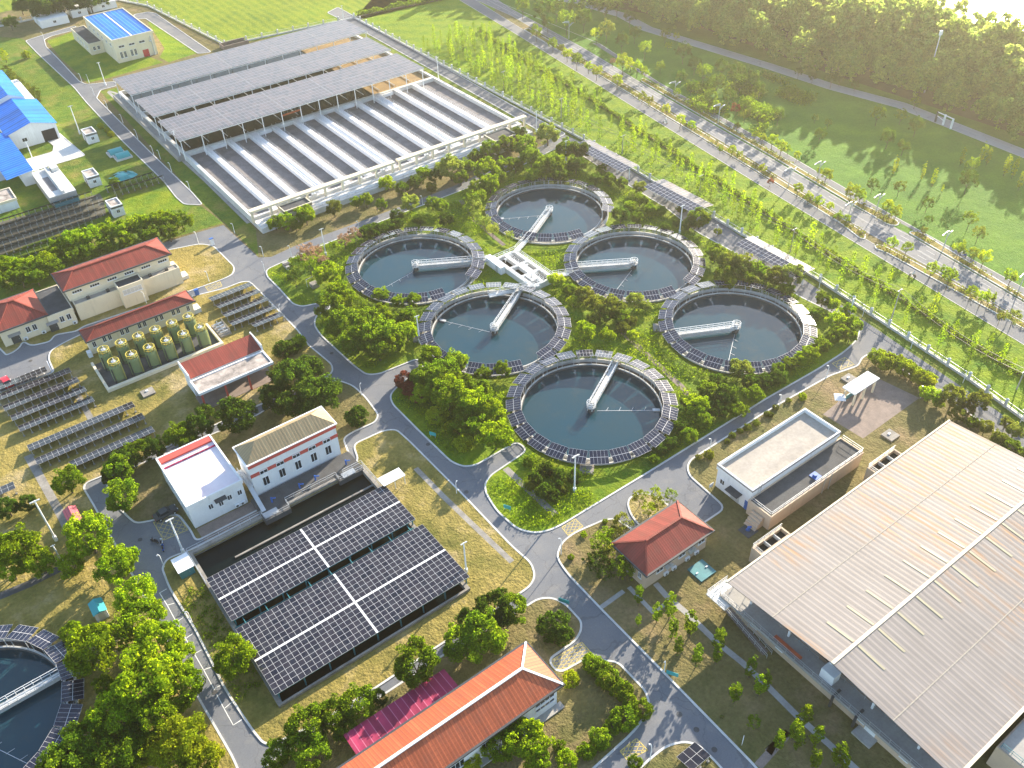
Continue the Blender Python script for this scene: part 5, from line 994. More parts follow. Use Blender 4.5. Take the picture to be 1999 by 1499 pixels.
# tall floodlight masts, curved street lamps, double boulevard lamps: one of each, then copies
def mast_proto():
    t = thing('floodlight_mast', '', 'light mast', (0, 0, 0), 'tall white light masts'); m = MB(); m.tube((0, 0, 0), (0, 0, 1.0), .17, .11, 8); m.tube((0, 0, .0), (0, 0, .12), .3, n=8); m.build('pole', 'steel_white', t)
    h = MB(); h.beam((-.07, 0, .985), (.07, 0, .985), .02); t2 = h.build('lamp_arm', 'steel_white', t)
    for s in (-.055, .055): q = MB(); q.obox((s, -.012, .995), (.025, 0, 0), (0, .018, -.006), (0, 0, .008)); q.build('lamp_head', 'steel', t2)
    return t
def lamp_proto():
    t = thing('street_lamp', '', 'street lamp', (0, 0, 0), 'small curved street lamps'); m = MB(); m.tube((0, 0, 0), (0, 0, .82), .085, .06, 7); m.build('pole', 'steel_white', t)
    a = MB(); p = [(0, 0, .82), (.05, 0, .92), (.14, 0, .985), (.26, 0, 1.0)]
    for q, r in zip(p, p[1:]): a.tube(q, r, .05 * 1, .05, 6)
    a = a.build('arm', 'steel_white', t); h = MB(); h.obox((.36, 0, 1.0), (.13, 0, .0), (0, .10, 0), (0, 0, .012)); h.build('lamp_head', 'steel', a); return t
def place(proto, lst, labf, rz=None):
    x = [(u, ub, vb, vt) for (u, vt, ub, vb) in lst]; out = []
    for i, (ut, vt, ub, vb) in enumerate(lst):
        px, py = W(ub, vb); h = max(3.0, min(25, height_at(ub, vb, vt))); o = dup(proto, (px, py, 0), (rz(i) if rz else 0), labf(i)); o.scale = (1, 1, h); out.append(o)
    wipe(proto); return out
masts = [(67, 978, 111, 1056), (105, 1065, 123, 1100), (327, 1014, 359, 1080), (903, 1060, 911, 1117), (1119, 890, 1122, 961), (191, 122, 207, 167), (336, 256, 355, 313), (135, 207, 157, 262), (48, 278, 74, 334), (622, 447, 637, 499), (1330, 402, 1327, 456), (810, 617, 820, 669), (1663, 583, 1658, 619), (1102, 275, 1105, 320), (1046, 217, 1048, 258), (665, 11, 672, 43), (853, 112, 857, 158)]
ml = ['light mast on the path left of the yellow hatching, by the little cabin', 'light mast rising from the bright trees at the lower left', 'light mast standing over the yellow hatched box', 'light mast on the dry grass at the corner of the solar roofs', 'light mast in front of the nearest clarifier', 'light mast at the farthest solar canopy corner', 'light mast at the left wall of the open basin', 'light mast beside the hut at the workshop yard', 'light mast behind the tiered tank', 'light mast among the shrubs left of the left row clarifiers', 'light mast behind the right middle clarifier', 'light mast at the left rim of the middle left clarifier', 'light mast by the fence beside the trees of the far right clarifier', 'light mast among the hedge trees above the farthest clarifier', 'light mast by the fence at the right corner of the basin', 'light mast at the far fence corner by the crop field', 'light mast at the right end of the nearest basin canopy']
place(mast_proto(), masts, lambda i: 'tall white ' + ml[i])
for o in list(COL.objects):
    if o.get('category') == 'light mast':
        h = o.scale[2]
        for ch in o.children:
            if ch.name.startswith('lamp_arm'): ch.scale = (h, h, 1); 
lamps = [(155, 144, 161, 161), (170, 148, 175, 163), (180, 170, 185, 187), (205, 197, 211, 213), (235, 225, 241, 241), (263, 253, 270, 272), (296, 285, 301, 303), (307, 294, 314, 311), (330, 318, 336, 336), (366, 355, 372, 373), (83, 63, 87, 78), (508, 481, 515, 501), (564, 480, 570, 502), (699, 432, 702, 452), (823, 385, 826, 402), (511, 512, 518, 532), (545, 596, 549, 617), (702, 752, 706, 772), (888, 943, 892, 964), (1095, 1052, 1096, 1083), (1383, 862, 1386, 879), (1297, 1290, 1297, 1311), (1266, 1455, 1269, 1486), (1612, 720, 1614, 736), (1780, 659, 1778, 681), (1883, 727, 1880, 748), (1686, 600, 1684, 618), (1518, 775, 1522, 793), (1797, 762, 1797, 778), (1996, 809, 1992, 825), (358, 1193, 376, 1216), (304, 1082, 322, 1108), (381, 453, 389, 478), (401, 529, 409, 551), (280, 570, 287, 593), (457, 446, 459, 456), (1110, 210, 1111, 224), (1400, 447, 1400, 460), (1600, 541, 1599, 563)]
near = ['entrance lawn', 'entrance lawn corner', 'service road bend', 'top of the service road row', 'service road verge, upper part', 'service road verge, upper middle', 'service road verge beside the road crossing', 'road crossing slot on the verge', 'service road verge, lower middle', 'foot of the service road row', 'far end of the service road', 'left end of the road below the basin', 'road below the basin, second from its left end', 'road below the basin near the blossoming shrubs', 'road below the basin near the round bright tree', 'pointed left corner of the tank lawn', 'solar rows on the main road', 'bend of the main road by the small bush', 'main road beside the small flat canopy', 'crossing with the yellow grid', 'white flat building corner', 'slender trees on the right lawn', 'kerbed corner lawn at the bottom', 'junction beside the pavilion', 'fence above the yellow bushes', 'fence right of the yellow bushes', 'fence near the far right clarifier', 'young shrubs behind the flat building', 'brick plaza far corner', 'right edge along the fence', 'parking bays of the left road', 'grey cabinet', 'far kerb of the dry lawn', 'dry lawn by the red roofed building', 'lane between the red roofs', 'junction by the basin corner', 'fence beyond the hedge trees', 'fence behind the middle carport', 'fence behind the nearest carport']
place(lamp_proto(), lamps, lambda i: 'small curved street lamp at the ' + near[i], rz=lambda i: R([160, 100, 160, 160, 160, 160, 160, 200, 160, 160, 160, 160, 160, 160, 160, 100, 20, 20, 20, 140, 150, 200, 120, 150, 90, 90, 90, 150, 90, 90, 200, 200, 150, 200, 150, 160, 90, 90, 90][i]))
def blvd_proto():
    t = thing('boulevard_lamp', '', 'street lamp', (0, 0, 0), 'tall double armed lamps on the boulevard'); m = MB(); m.tube((0, 0, 0), (0, 0, .95), .14, .08, 8); m.build('pole', 'steel', t)
    for s, L, z in ((-1, 2.6, 1.0), (1, 1.7, .78)): a = MB(); a.tube((0, 0, z - .09), (s * L, 0, z), .07, .05, 6); a = a.build('arm', 'steel', t); h = MB(); h.obox((s * (L + .4), 0, z), (.5, 0, 0), (0, .14, 0), (0, 0, .008)); h.build('lamp_head', 'steel_white', a)
    return t
bl = [(1110, 40, 1111, 76), (1317, 157, 1317, 191), (1403, 201, 1402, 241), (1597, 313, 1596, 352), (1715, 377, 1710, 416), (1845, 449, 1840, 491), (1994, 529, 1987, 572), (1541, 325, 1539, 366), (1660, 392, 1655, 432)]
bn = ['the far left end of the boulevard', 'the start of the side road', 'the blossoming verge before the meadow', 'the yellow tree on the far verge', 'the rounded end of the far verge', 'the riders on the far verge', 'the right edge of the picture on the far verge', 'the near verge among bushy trees', 'the near verge close to its rounded end']
place(blvd_proto(), bl, lambda i: 'tall double armed boulevard lamp at ' + bn[i], rz=lambda i: R(8))
def pole_proto():
    t = thing('utility_pole', '', 'utility pole', (0, 0, 0), 'thin utility poles in the green belt'); m = MB(); m.tube((0, 0, 0), (0, 0, 1), .16, .10, 7); m.build('pole', 'concrete', t); m = MB(); m.beam((-.9, 0, .97), (.9, 0, .97), .12, .012); m.build('crossarm', 'steel', t); return t
ul = [(1548, 446, 1543, 492), (1757, 565, 1741, 622), (1215, 264, 1215, 301), (1096, 192, 1096, 231), (1365, 342, 1366, 374), (980, 139, 984, 173), (1998, 724, 1985, 760)]
un = ['behind the nearest carport', 'carrying wires before the dark hedge', 'left of the middle carport', 'in the dense poplar rows', 'right of the middle carport', 'in the far poplar rows', 'at the right edge']
ups = place(pole_proto(), ul, lambda i: 'thin concrete utility pole ' + un[i])
m = MB(); order = [5, 3, 2, 4, 0, 1, 6]
for a, b in zip(order, order[1:]):
    A, B = ups[a], ups[b]
    for s in (-.8, .8):
        p = Vector(A.location) + Vector((s, 0, A.scale[2] * .98)); q = Vector(B.location) + Vector((s, 0, B.scale[2] * .98)); L = 10; pts = [p.lerp(q, k / L) - Vector((0, 0, 1.6 * (1 - (2 * k / L - 1) ** 2))) for k in range(L + 1)]
        for c, d in zip(pts, pts[1:]): m.beam(c, d, .05)
p = Vector(ups[6].location); q = p + Vector((-8, -60, 0))
tag(m.build('power_lines', 'steel_dark', None, tuple(ups[1].location)), 'thin power lines sagging between the poles of the green belt', 'wires')
t = thing('river_mast', 'very tall thin white mast at the edge of the riverside wood', 'mast', (*W(1805, 181), 0)); h = height_at(1805, 181, 60); x, y = W(1805, 181); m = MB(); m.tube((x, y, 0), (x, y, h), .22, .12, 8); m.build('pole', 'steel_white', t); m = MB(); m.box(x - .5, x + .5, y - .3, y + .3, h - 1.4, h); m.build('antenna', 'steel_white', t)
# teal boards on the lawn edges
for i, (u, v, w_, rz, lab) in enumerate(((846, 855, 1.4, -60, 'teal notice board on the tank lawn kerb across from the bush'), (991, 998, 1.4, -60, 'teal notice board on the pointed lawn left of the crossing'), (1101, 1181, 1.8, -60, 'teal notice board by the dark round bush'), (1312, 1323, 1.8, -60, 'teal notice board under the slender trees'), (685, 697, 1.2, -60, 'teal notice board at the tank lawn corner near the dark trees'), (1449, 1452, .9, 30, 'pale notice board by the bare track on the right lawn'), (1388, 955, 1.0, 0, 'white notice board at the flat building forecourt'))):
    x, y = W(u, v); t = thing('notice_board', lab, 'sign', (0, 0, 0), 'notice boards'); m = MB(); m.obox((0, 0, .95), (w_ / 2, 0, 0), (0, .04, 0), (0, 0, .42)); m.build('board', 'teal_sheet' if i < 5 else 'wall_white', t)
    for s in (-.35, .35): m = MB(); m.beam((s * w_, 0, 0), (s * w_, 0, .6), .06); m.build('leg', 'steel', t)
    t.location = (x, y, .1); t.rotation_euler = (0, 0, R(rz))
for i, (u, v, lab) in enumerate(((416, 479, 'blue and white guide sign on the dry lawn corner'), (386, 576, 'blue waste bin beside the end of the red roofed building'))):
    x, y = W(u, v); t = thing('guide_sign' if i == 0 else 'waste_bin', lab, 'sign' if i == 0 else 'bin', (x, y, 0)); m = MB(); m.box(x - .45, x + .45, y - .3, y + .3, .1, 1.9 if i == 0 else 1.5); m.build('body', 'blue_paint' if i else 'steel_white', t); m = MB(); m.box(x - .5, x + .5, y - .35, y + .35, 1.9 if i == 0 else 1.5, 2.05 if i == 0 else 1.6); m.build('lid', 'blue_paint', t)
# red parked car
def car(lab, u, v, rz, paint):
    x, y = W(u, v); t = thing('parked_car', lab, 'car', (0, 0, 0)); L, Wd = 2.1, .86
    prof = [(-2.1, .35), (-2.12, .72), (-1.75, .92), (-1.5, .98), (-.95, 1.40), (.35, 1.43), (1.0, 1.0), (1.85, .86), (2.12, .62), (2.1, .35)]; m = MB()
    def sec(s, k): return [(px, s * Wd * (1.0 if pz < .95 else .80) * k, pz) for px, pz in prof]
    A, B = sec(-1, 1), sec(1, 1)
    for i in range(len(prof) - 1): m.poly([A[i], A[i + 1], B[i + 1], B[i]][::-1])
    m.poly(A); m.poly(B[::-1]); m.poly([A[0], B[0], B[-1], A[-1]]); m.build('body', paint, t)
    g = MB(); e = .012
    g.poly([(-1.42, -.66, 1.05 + e), (-1.42, .66, 1.05 + e), (-1.0, .62, 1.38 + e), (-1.0, -.62, 1.38 + e)][::-1]); g.poly([(.95, -.66, 1.05 + e), (.95, .66, 1.05 + e), (.42, .62, 1.40 + e), (.42, -.62, 1.40 + e)])
    for s in (-1, 1): pts = [(-1.2, s * .815, 1.02), (-.9, s * .72, 1.34), (.3, s * .72, 1.37), (.75, s * .815, 1.03)]; g.poly(pts if s < 0 else pts[::-1])
    g.build('windows', 'glass_dark', t)
    for a in (-1.3, 1.3):
        for s in (-1, 1):
            q = MB(); q.tube((a, s * .72, .33), (a, s * .90, .33), .33, n=16); wq = q.build('wheel', 'tyre', t); q = MB(); q.tube((a, s * .905, .33), (a, s * .915, .33), .19, n=12); q.build('rim', 'steel', wq)
    for s in (-.6, .6): q = MB(); q.box(2.02, 2.12, s - .16, s + .16, .62, .74); q.build('headlight', 'steel_white', t); q = MB(); q.box(-2.13, -2.05, s - .16, s + .16, .68, .8); q.build('tail_light', 'red_paint', t)
    t.location = (x, y, .03); t.rotation_euler = (0, 0, R(rz)); return t
car('small red car parked in the bays at the left edge', 15, 750, 96, 'red_paint'); car('dark car parked in the shade by the yellow hatching', 325, 1006, 4, 'steel_dark')
# motor scooters, parked and ridden
def skin_body(name, pts, edges, rad, mats, par, mi=None):
    me = bpy.data.meshes.new(name); me.from_pydata(pts, edges, []); o = link(name, me, par); o.modifiers.new('skin', 'SKIN'); lay = me.skin_vertices[0].data
    for i, r in enumerate(rad): lay[i].radius = (r, r); lay[i].use_root = (i == 0)
    sb = o.modifiers.new('sub', 'SUBSURF'); sb.levels = 1; sb.render_levels = 1; me.materials.append(MATS[mats]); return o
def scooter(lab, u, v, rz, paint, rider=None):
    x, y = W(u, v); t = thing('motor_scooter', lab, 'scooter', (0, 0, 0), 'motor scooters')
    for a in (-.62, .62): m = MB(); m.tube((a, -.06, .25), (a, .06, .25), .25, n=14); wq = m.build('wheel', 'tyre', t); m = MB(); m.tube((a, -.065, .25), (a, .065, .25), .12, n=10); m.build('rim', 'steel', wq)
    m = MB(); m.box(-.75, -.1, -.15, .15, .35, .68); m.box(-.1, .38, -.14, .14, .22, .32); m.obox((.46, 0, .55), (.05, 0, .02), (0, .17, 0), (-.09, 0, .30)); m.build('body', paint, t)
    m = MB(); m.box(-.72, -.05, -.13, .13, .683, .80); m.build('saddle', 'tyre', t); m = MB(); m.beam((.42, -.34, 1.0), (.42, .34, 1.0), .05); m.beam((.5, 0, .7), (.42, 0, 1.0), .06); m.build('handlebar', 'steel_dark', t); m = MB(); m.box(.5, .58, -.08, .08, .78, .9); m.build('headlight', 'steel_white', t)
    t.location = (x, y, .03); t.rotation_euler = (0, 0, R(rz))
    if rider:
        p = thing('person', rider, 'person', (0, 0, 0), 'scooter riders')
        J = [(-.3, 0, .86), (-.27, 0, 1.15), (-.2, 0, 1.38), (-.18, 0, 1.5), (-.15, 0, 1.62), (-.2, .2, 1.36), (.06, .26, 1.16), (.36, .28, 1.04), (-.2, -.2, 1.36), (.06, -.26, 1.16), (.36, -.28, 1.04), (.1, .13, .84), (.18, .13, .38), (.3, .13, .35), (.1, -.13, .84), (.18, -.13, .38), (.3, -.13, .35)]
        E = [(0, 1), (1, 2), (2, 3), (3, 4), (2, 5), (5, 6), (6, 7), (2, 8), (8, 9), (9, 10), (0, 11), (11, 12), (12, 13), (0, 14), (14, 15), (15, 16)]
        skin_body('body', J, E, [.16, .15, .16, .06, .095, .075, .055, .04, .075, .055, .04, .09, .06, .05, .09, .06, .05], 'cloth_pale' if 'pale' in rider else 'cloth_dark', p)
        m = MB(); m.lathe([(0, 1.50), (.09, 1.53), (.115, 1.63), (.09, 1.73), (0, 1.77)], (-.15, 0), 12); m.build('helmet', 'steel_white' if 'white' in rider else 'blue_paint', p); m = MB(); m.obox((-.05, 0, 1.6), (.02, 0, 0), (0, .06, 0), (0, 0, .07)); m.build('face', 'skin', p)
        p.location = (x, y, .03); p.rotation_euler = (0, 0, R(rz))
scooter('scooter ridden along the footway at the far end', 1299, 241, 104, 'steel_white', 'rider in pale clothes and white helmet on the far footway scooter'); scooter('scooter ridden on the footway beside the near verge', 1781, 541, 104, 'steel_dark', 'rider in pale clothes and blue helmet on the nearer footway scooter'); scooter('scooter ridden on the side road beyond the far verge', 1880, 500, 104, 'blue_paint', 'rider in dark clothes and white helmet on the side road scooter')
scooter('parked scooter left of the yellow hatching, closest to it', 317, 1061, 70, 'steel_white'); scooter('parked dark scooter leftmost before the yellow hatching', 303, 1059, 120, 'steel_dark'); scooter('parked scooter nearest the grey cabinet', 320, 1072, 75, 'blue_paint')
# ------------------------------------------------------------------ vegetation: leaf-card crowns
def cards(cent, nrm, size, rng, asp=1.0):
    n = len(cent); nrm = nrm / np.maximum(1e-6, np.linalg.norm(nrm, axis=1, keepdims=True)); rv = rng.normal(size=(n, 3)); a = np.cross(nrm, rv); a /= np.maximum(1e-6, np.linalg.norm(a, axis=1, keepdims=True)); b = np.cross(nrm, a)
    s = (size * rng.uniform(.6, 1.3, n))[:, None]; a = a * s; b = b * s * asp; V = np.stack([cent - a, cent - b * .8, cent + a, cent + b * .8], 1).reshape(-1, 3); return V
def leaf_mesh(name, V, mats=('leaf_mid',), extra=None):
    n = len(V) // 4; me = bpy.data.meshes.new(name); v = V; loops = np.arange(4 * n); starts = np.arange(n) * 4; mi = np.zeros(n, dtype=np.int32)
    ev, ef, em = ([], [], [])
    if extra: ev, ef, em = extra.v, extra.f, extra.m
    me.vertices.add(4 * n + len(ev)); allv = np.concatenate([v, np.array(ev).reshape(-1, 3)]) if ev else v; me.vertices.foreach_set('co', allv.astype(np.float32).ravel())
    el = [i + 4 * n for f in ef for i in f]; es = []; c = 4 * n
    for f in ef: es.append(c); c += len(f)
    me.loops.add(4 * n + len(el)); me.loops.foreach_set('vertex_index', np.concatenate([loops, np.array(el, dtype=np.int64)]).astype(np.int32)); me.polygons.add(n + len(ef)); me.polygons.foreach_set('loop_start', np.concatenate([starts, np.array(es, dtype=np.int64)]).astype(np.int32))
    me.polygons.foreach_set('material_index', np.concatenate([mi, np.array(em, dtype=np.int32) + 1 if em else np.array([], dtype=np.int32)]).astype(np.int32))
    for m in mats: me.materials.append(MATS[m])
    me.update(calc_edges=True); me.validate(); return me
def clumpy(rng, n_cl, n_lf, rad, cz, rc, leaf, lumps=.18, low=-.55, asp=1.0):
    "clumps over an uneven ellipsoid, leaf cards over every clump"
    d = rng.normal(size=(n_cl * 3, 3)); d /= np.linalg.norm(d, axis=1, keepdims=True); d = d[d[:, 2] > low][:n_cl]; k = rng.uniform(.55, 1.0, len(d)) ** .6 * (1 + lumps * np.sin(d[:, 0] * 5 + rng.uniform(0, 6)) * np.sin(d[:, 1] * 4 + rng.uniform(0, 6)))
    C = d * k[:, None] * np.array(rad) + np.array([0, 0, cz]); r = rc * rng.uniform(.65, 1.35, len(d)); L = []; N = []
    for c, rr, dd in zip(C, r, d):
        q = rng.normal(size=(n_lf, 3)); q /= np.linalg.norm(q, axis=1, keepdims=True); q = q + dd * .55; q /= np.linalg.norm(q, axis=1, keepdims=True); L.append(c + q * rr * rng.uniform(.55, 1.05, (n_lf, 1)) * np.array([1, 1, .8])); N.append(q + rng.normal(size=(n_lf, 3)) * .55)
    L = np.concatenate(L); return cards(L, np.concatenate(N), np.full(len(L), leaf), rng, asp)
def trunk(h, r0, r1, limbs, rng, top):
    m = MB(); bend = rng.uniform(-.04, .04, 2); m.tube((0, 0, 0), (bend[0], bend[1], h), r0, r1, 7)
    for i in range(limbs): a = 2 * math.pi * (i + rng.uniform(0, .6)) / limbs; e = rng.uniform(.2, .34); m.tube((bend[0], bend[1], h * rng.uniform(.75, 1)), (math.cos(a) * e, math.sin(a) * e, h + (top - h) * rng.uniform(.45, .8)), r1 * .7, r1 * .25, 5)
    return m
KINDS = {}
def kind(name, fn, tr, zc, variants=3, wide=1.0):
    L = []
    for i in range(variants):
        rng = np.random.default_rng(abs(hash(name)) % 1000 + i * 17 if False else sum(map(ord, name)) * 31 + i * 17); V = fn(rng); me = leaf_mesh(name + '_crown', V); tm = None
        if tr: tb = trunk(*tr, rng, zc); tm = bpy.data.meshes.new(name + '_trunk'); tm.from_pydata(tb.v, [], tb.f); tm.materials.append(MATS['bark'])
        L.append((me, tm))
    KINDS[name] = (L, zc)
kind('round', lambda g: clumpy(g, 95, 84, (.44, .44, .36), .56, .11, .0245, lumps=.28), (.30, .035, .022, 5), .56, 4)
kind('broad', lambda g: clumpy(g, 80, 76, (.44, .44, .27), .46, .115, .027, lumps=.3), (.24, .035, .022, 5), .46, 3)
kind('bush', lambda g: clumpy(g, 70, 72, (.42, .42, .36), .36, .115, .028, low=-.8), (.12, .04, .03, 4), .36, 3)
kind('airy', lambda g: clumpy(g, 46, 34, (.44, .44, .40), .82, .12, .030, lumps=.3), (.45, .022, .014, 6), .82, 3)
kind('street', lambda g: clumpy(g, 44, 46, (.42, .42, .42), .95, .13, .033, lumps=.35), (.55, .03, .02, 5), .95, 3)
kind('slender', lambda g: clumpy(g, 60, 30, (.38, .38, 1.55), 2.25, .17, .060, lumps=.35, low=-1.1), (.8, .05, .03, 4), 2.25, 3)
kind('column', lambda g: clumpy(g, 60, 32, (.36, .36, 1.9), 2.3, .16, .055, lumps=.25, low=-1.1), (.7, .045, .03, 4), 2.3, 2)
LN = {'leaf_bright': 'bright green', 'leaf_mid': 'green', 'leaf_dark': 'dark green', 'leaf_yellow': 'yellow green', 'leaf_olive': 'olive', 'leaf_pale': 'pale green', 'leaf_red': 'reddish', 'leaf_blossom': 'pink blossoming'}
rt = random.Random(11); TREES = []
def tree(kn, u, v, wpx, mat, label, group, name='tree', cat='tree', hz=1.0, wscale=1.0, parts=True):
    L, zc = KINDS[kn]; x, y = W(u, v); wd = wpx * depth(x, y, 0) / FPX
    for _ in range(3): x, y = W(u, v, zc * wd * hz); wd = wpx * depth(x, y, zc * wd * hz) / FPX
    me, tm = rt.choice(L); t = thing(name, label, cat, (x, y, 0), group); c = link('crown', me, t); c.material_slots[0].link = 'OBJECT'; c.material_slots[0].material = MATS[mat]
    if tm and parts: link('trunk', tm, t)
    wd *= .9 if kn == 'street' else 1.06; t.scale = (wd * wscale, wd * wscale, wd * hz); t.rotation_euler = (0, 0, rt.uniform(0, 6.28)); TREES.append((x, y, wd)); return t
def cluster(kn, mat, noun, phrase, group, pts, name='tree', cat='tree', hz=1.0, alt=None, **k):
    s = sorted(pts); n = len(s); ws = sorted(p[2] for p in s)
    for i, p in enumerate(s):
        size = '' if n < 3 else ('large ' if p[2] >= ws[int(n * .75)] and p[2] > ws[0] * 1.2 else 'small ' if p[2] <= ws[n // 4] and p[2] * 1.2 < ws[-1] else '')
        mt = p[3] if len(p) > 3 else (mat if not alt or rt.random() > .3 else alt); lab = '%s%s %s %s' % (size, LN[mt], noun, phrase)
        tl = '' if n == 1 else (', %s from the left' % ordinal(i) if i < n - 1 else ', the rightmost'); lab += tl
        if len(lab.split()) > 16: lab = '%s %s %s%s' % (LN[mt].split()[-1] if mt != 'leaf_blossom' else 'blossoming', noun, phrase, tl)
        if len(lab.split()) > 16: lab = '%s %s%s' % (noun, phrase, tl)
        if len(lab.split()) > 16: lab = lab.replace('from the left', 'from left')
        tree(kn, p[0], p[1], p[2], mt, lab, group, name, cat, hz * rt.uniform(.92, 1.1), **k)
B, M_, D, Y, O, Pl, Rd, Bl = 'leaf_bright', 'leaf_mid', 'leaf_dark', 'leaf_yellow', 'leaf_olive', 'leaf_pale', 'leaf_red', 'leaf_blossom'
cluster('round', B, 'round tree', 'in the grove around the corner clarifier', 'grove around the corner clarifier', [(35, 1072, 84), (78, 1098, 58), (172, 1047, 86), (230, 1102, 74), (140, 1102, 50), (240, 972, 68, M_), (265, 1165, 76), (275, 1212, 88), (185, 1268, 104), (140, 1236, 42), (312, 1265, 100), (290, 1335, 122), (350, 1345, 92), (232, 1395, 100), (175, 1450, 92, M_), (140, 1488, 90, M_), (240, 1468, 100, M_), (362, 1452, 104, Y), (312, 1462, 76, Y), (392, 1492, 90, Y), (205, 1340, 40), (20, 1110, 60), (350, 1290, 70), (300, 1400, 90), (110, 1505, 70, M_)], alt=None)
cluster('round', B, 'round tree', 'standing alone at the corner of the solar roof', 'single trees', [(457, 1288, 82)])
cluster('round', D, 'round tree', 'in the row beside the pink stained roof', 'row beside the pink stained roof', [(132, 942, 60, M_), (270, 882, 48), (240, 902, 50), (302, 876, 45), (345, 852, 52), (390, 833, 52), (460, 815, 76), (400, 806, 34), (232, 915, 52), (15, 992, 44), (55, 983, 34), (365, 862, 40), (215, 930, 34)], alt=M_)
cluster('round', D, 'round tree', 'in the dark clump beside the open shed', 'dark clump beside the open shed', [(532, 780, 54), (575, 742, 70), (622, 770, 78), (600, 722, 60), (640, 762, 52), (572, 790, 62), (548, 735, 46), (605, 800, 50)])
cluster('bush', D, 'bush', 'on the kerbed corner right of the dark clump', 'single bushes', [(697, 815, 46)], 'bush', 'bush'); cluster('bush', D, 'clipped bush', 'at the right end of the open shed', 'bushes by the open shed', [(552, 684, 40), (568, 678, 36), (585, 668, 30, M_)], 'bush', 'bush')
cluster('round', M_, 'tree', 'left of the left row clarifiers', 'trees left of the clarifiers', [(640, 535, 50, B), (660, 572, 46, B), (645, 597, 52), (684, 580, 26), (744, 576, 31, B), (778, 589, 26, B), (808, 586, 29, B), (675, 630, 62), (747, 612, 36, B), (772, 625, 26), (797, 617, 33), (750, 652, 62), (712, 655, 60), (690, 672, 55), (795, 648, 42, B), (740, 682, 54), (770, 668, 44), (655, 640, 44), (720, 622, 46)], alt=B)
cluster('airy', Bl, 'shrub', 'left of the far left clarifier', 'blossoming shrubs', [(600, 497, 38), (617, 490, 26), (672, 470, 26), (692, 458, 26), (578, 517, 26, M_), (647, 482, 20, M_), (605, 520, 30, M_), (575, 540, 30, D), (632, 512, 24)], 'shrub', 'shrub')
cluster('round', M_, 'tree', 'between the nearest and middle left clarifiers', 'trees left of the nearest clarifier', [(842, 697, 46, B), (890, 708, 46), (867, 733, 62), (825, 736, 46), (945, 730, 30), (982, 722, 32, B), (875, 772, 70), (925, 788, 62, B), (962, 802, 56), (910, 808, 50), (968, 852, 62, B), (933, 836, 46), (853, 758, 50), (905, 755, 44), (895, 840, 40), (825, 770, 40), (940, 765, 44)], alt=B)
cluster('bush', Y, 'shrub', 'on the lawn left of the nearest clarifier', 'yellow shrubs', [(852, 812, 42), (905, 866, 40), (880, 835, 30)], 'shrub', 'shrub'); cluster('bush', Rd, 'shrub', 'on the lawn kerb left of the nearest clarifier', 'reddish shrubs', [(790, 742, 40), (800, 760, 34), (815, 775, 30)], 'shrub', 'shrub')
cluster('bush', D, 'round clipped bush', 'in front of the nearest clarifier', 'clipped bushes before the nearest clarifier', [(1033, 902, 25, M_), (1066, 916, 33), (1090, 928, 30), (1122, 930, 32), (1046, 935, 30), (1088, 948, 28), (1062, 960, 34), (1080, 968, 32), (1100, 955, 22, O), (1035, 950, 20, O)], 'bush', 'bush')
cluster('broad', M_, 'tree', 'between the nearest clarifier and the road', 'trees right of the nearest clarifier', [(1362, 792, 46, B), (1405, 801, 36), (1330, 832, 30), (1345, 851, 34), (1312, 866, 28), (1292, 880, 24), (1440, 800, 36), (1420, 771, 46), (1472, 770, 36), (1382, 762, 40), (1492, 746, 36), (1447, 720, 42, Pl), (1522, 738, 36), (1375, 820, 34), (1465, 745, 34), (1400, 745, 34), (1345, 785, 30), (1278, 897, 20)], alt=D)
cluster('round', M_, 'tree', 'in the row around the far right clarifier', 'row around the far right clarifier', [(1607, 585, 31), (1627, 595, 26), (1657, 607, 28), (1635, 626, 38), (1665, 636, 36), (1640, 651, 31), (1605, 676, 35), (1623, 662, 26), (1582, 691, 35), (1562, 702, 28), (1543, 711, 31), (1520, 722, 30), (1660, 655, 30), (1595, 612, 24)], alt=B)
cluster('round', 'leaf_bright', 'ball shaped tree', 'right of the middle left clarifier', 'ball trees', [(1142, 648, 39), (1185, 656, 30)])
cluster('round', Pl, 'round tree', 'in front of the middle right clarifier', 'pale trees', [(1241, 588, 36), (1261, 598, 22)])
cluster('broad', O, 'bushy tree', 'in the thicket at the centre of the clarifiers', 'thicket at the centre of the clarifiers', [(1195, 600, 46), (1162, 592, 36), (1140, 575, 36), (1210, 617, 36), (1182, 617, 30), (1232, 628, 25), (1085, 547, 30, Y), (1112, 566, 26), (1160, 622, 30), (1215, 640, 26), (1120, 590, 26, Y), (1235, 655, 24, Y)], alt=M_)
cluster('round', M_, 'tree', 'between the middle right clarifier and the nearest carport', 'trees right of the middle right clarifier', [(1397, 496, 36), (1420, 511, 40), (1450, 516, 40), (1476, 526, 36), (1412, 536, 35), (1438, 531, 30), (1496, 538, 31), (1515, 541, 40), (1547, 538, 46, Pl), (1535, 566, 30), (1462, 545, 28), (1425, 555, 26)], alt=O)
cluster('round', M_, 'tree', 'between the farthest clarifier and the middle carport', 'trees right of the farthest clarifier', [(1212, 421, 33), (1230, 405, 26), (1250, 391, 26), (1271, 411, 23), (1292, 413, 20), (1366, 428, 41), (1345, 438, 26, D), (1322, 436, 20, D), (1402, 453, 15, Pl), (1300, 445, 20, D), (1245, 425, 24), (1330, 410, 18)], alt=D)
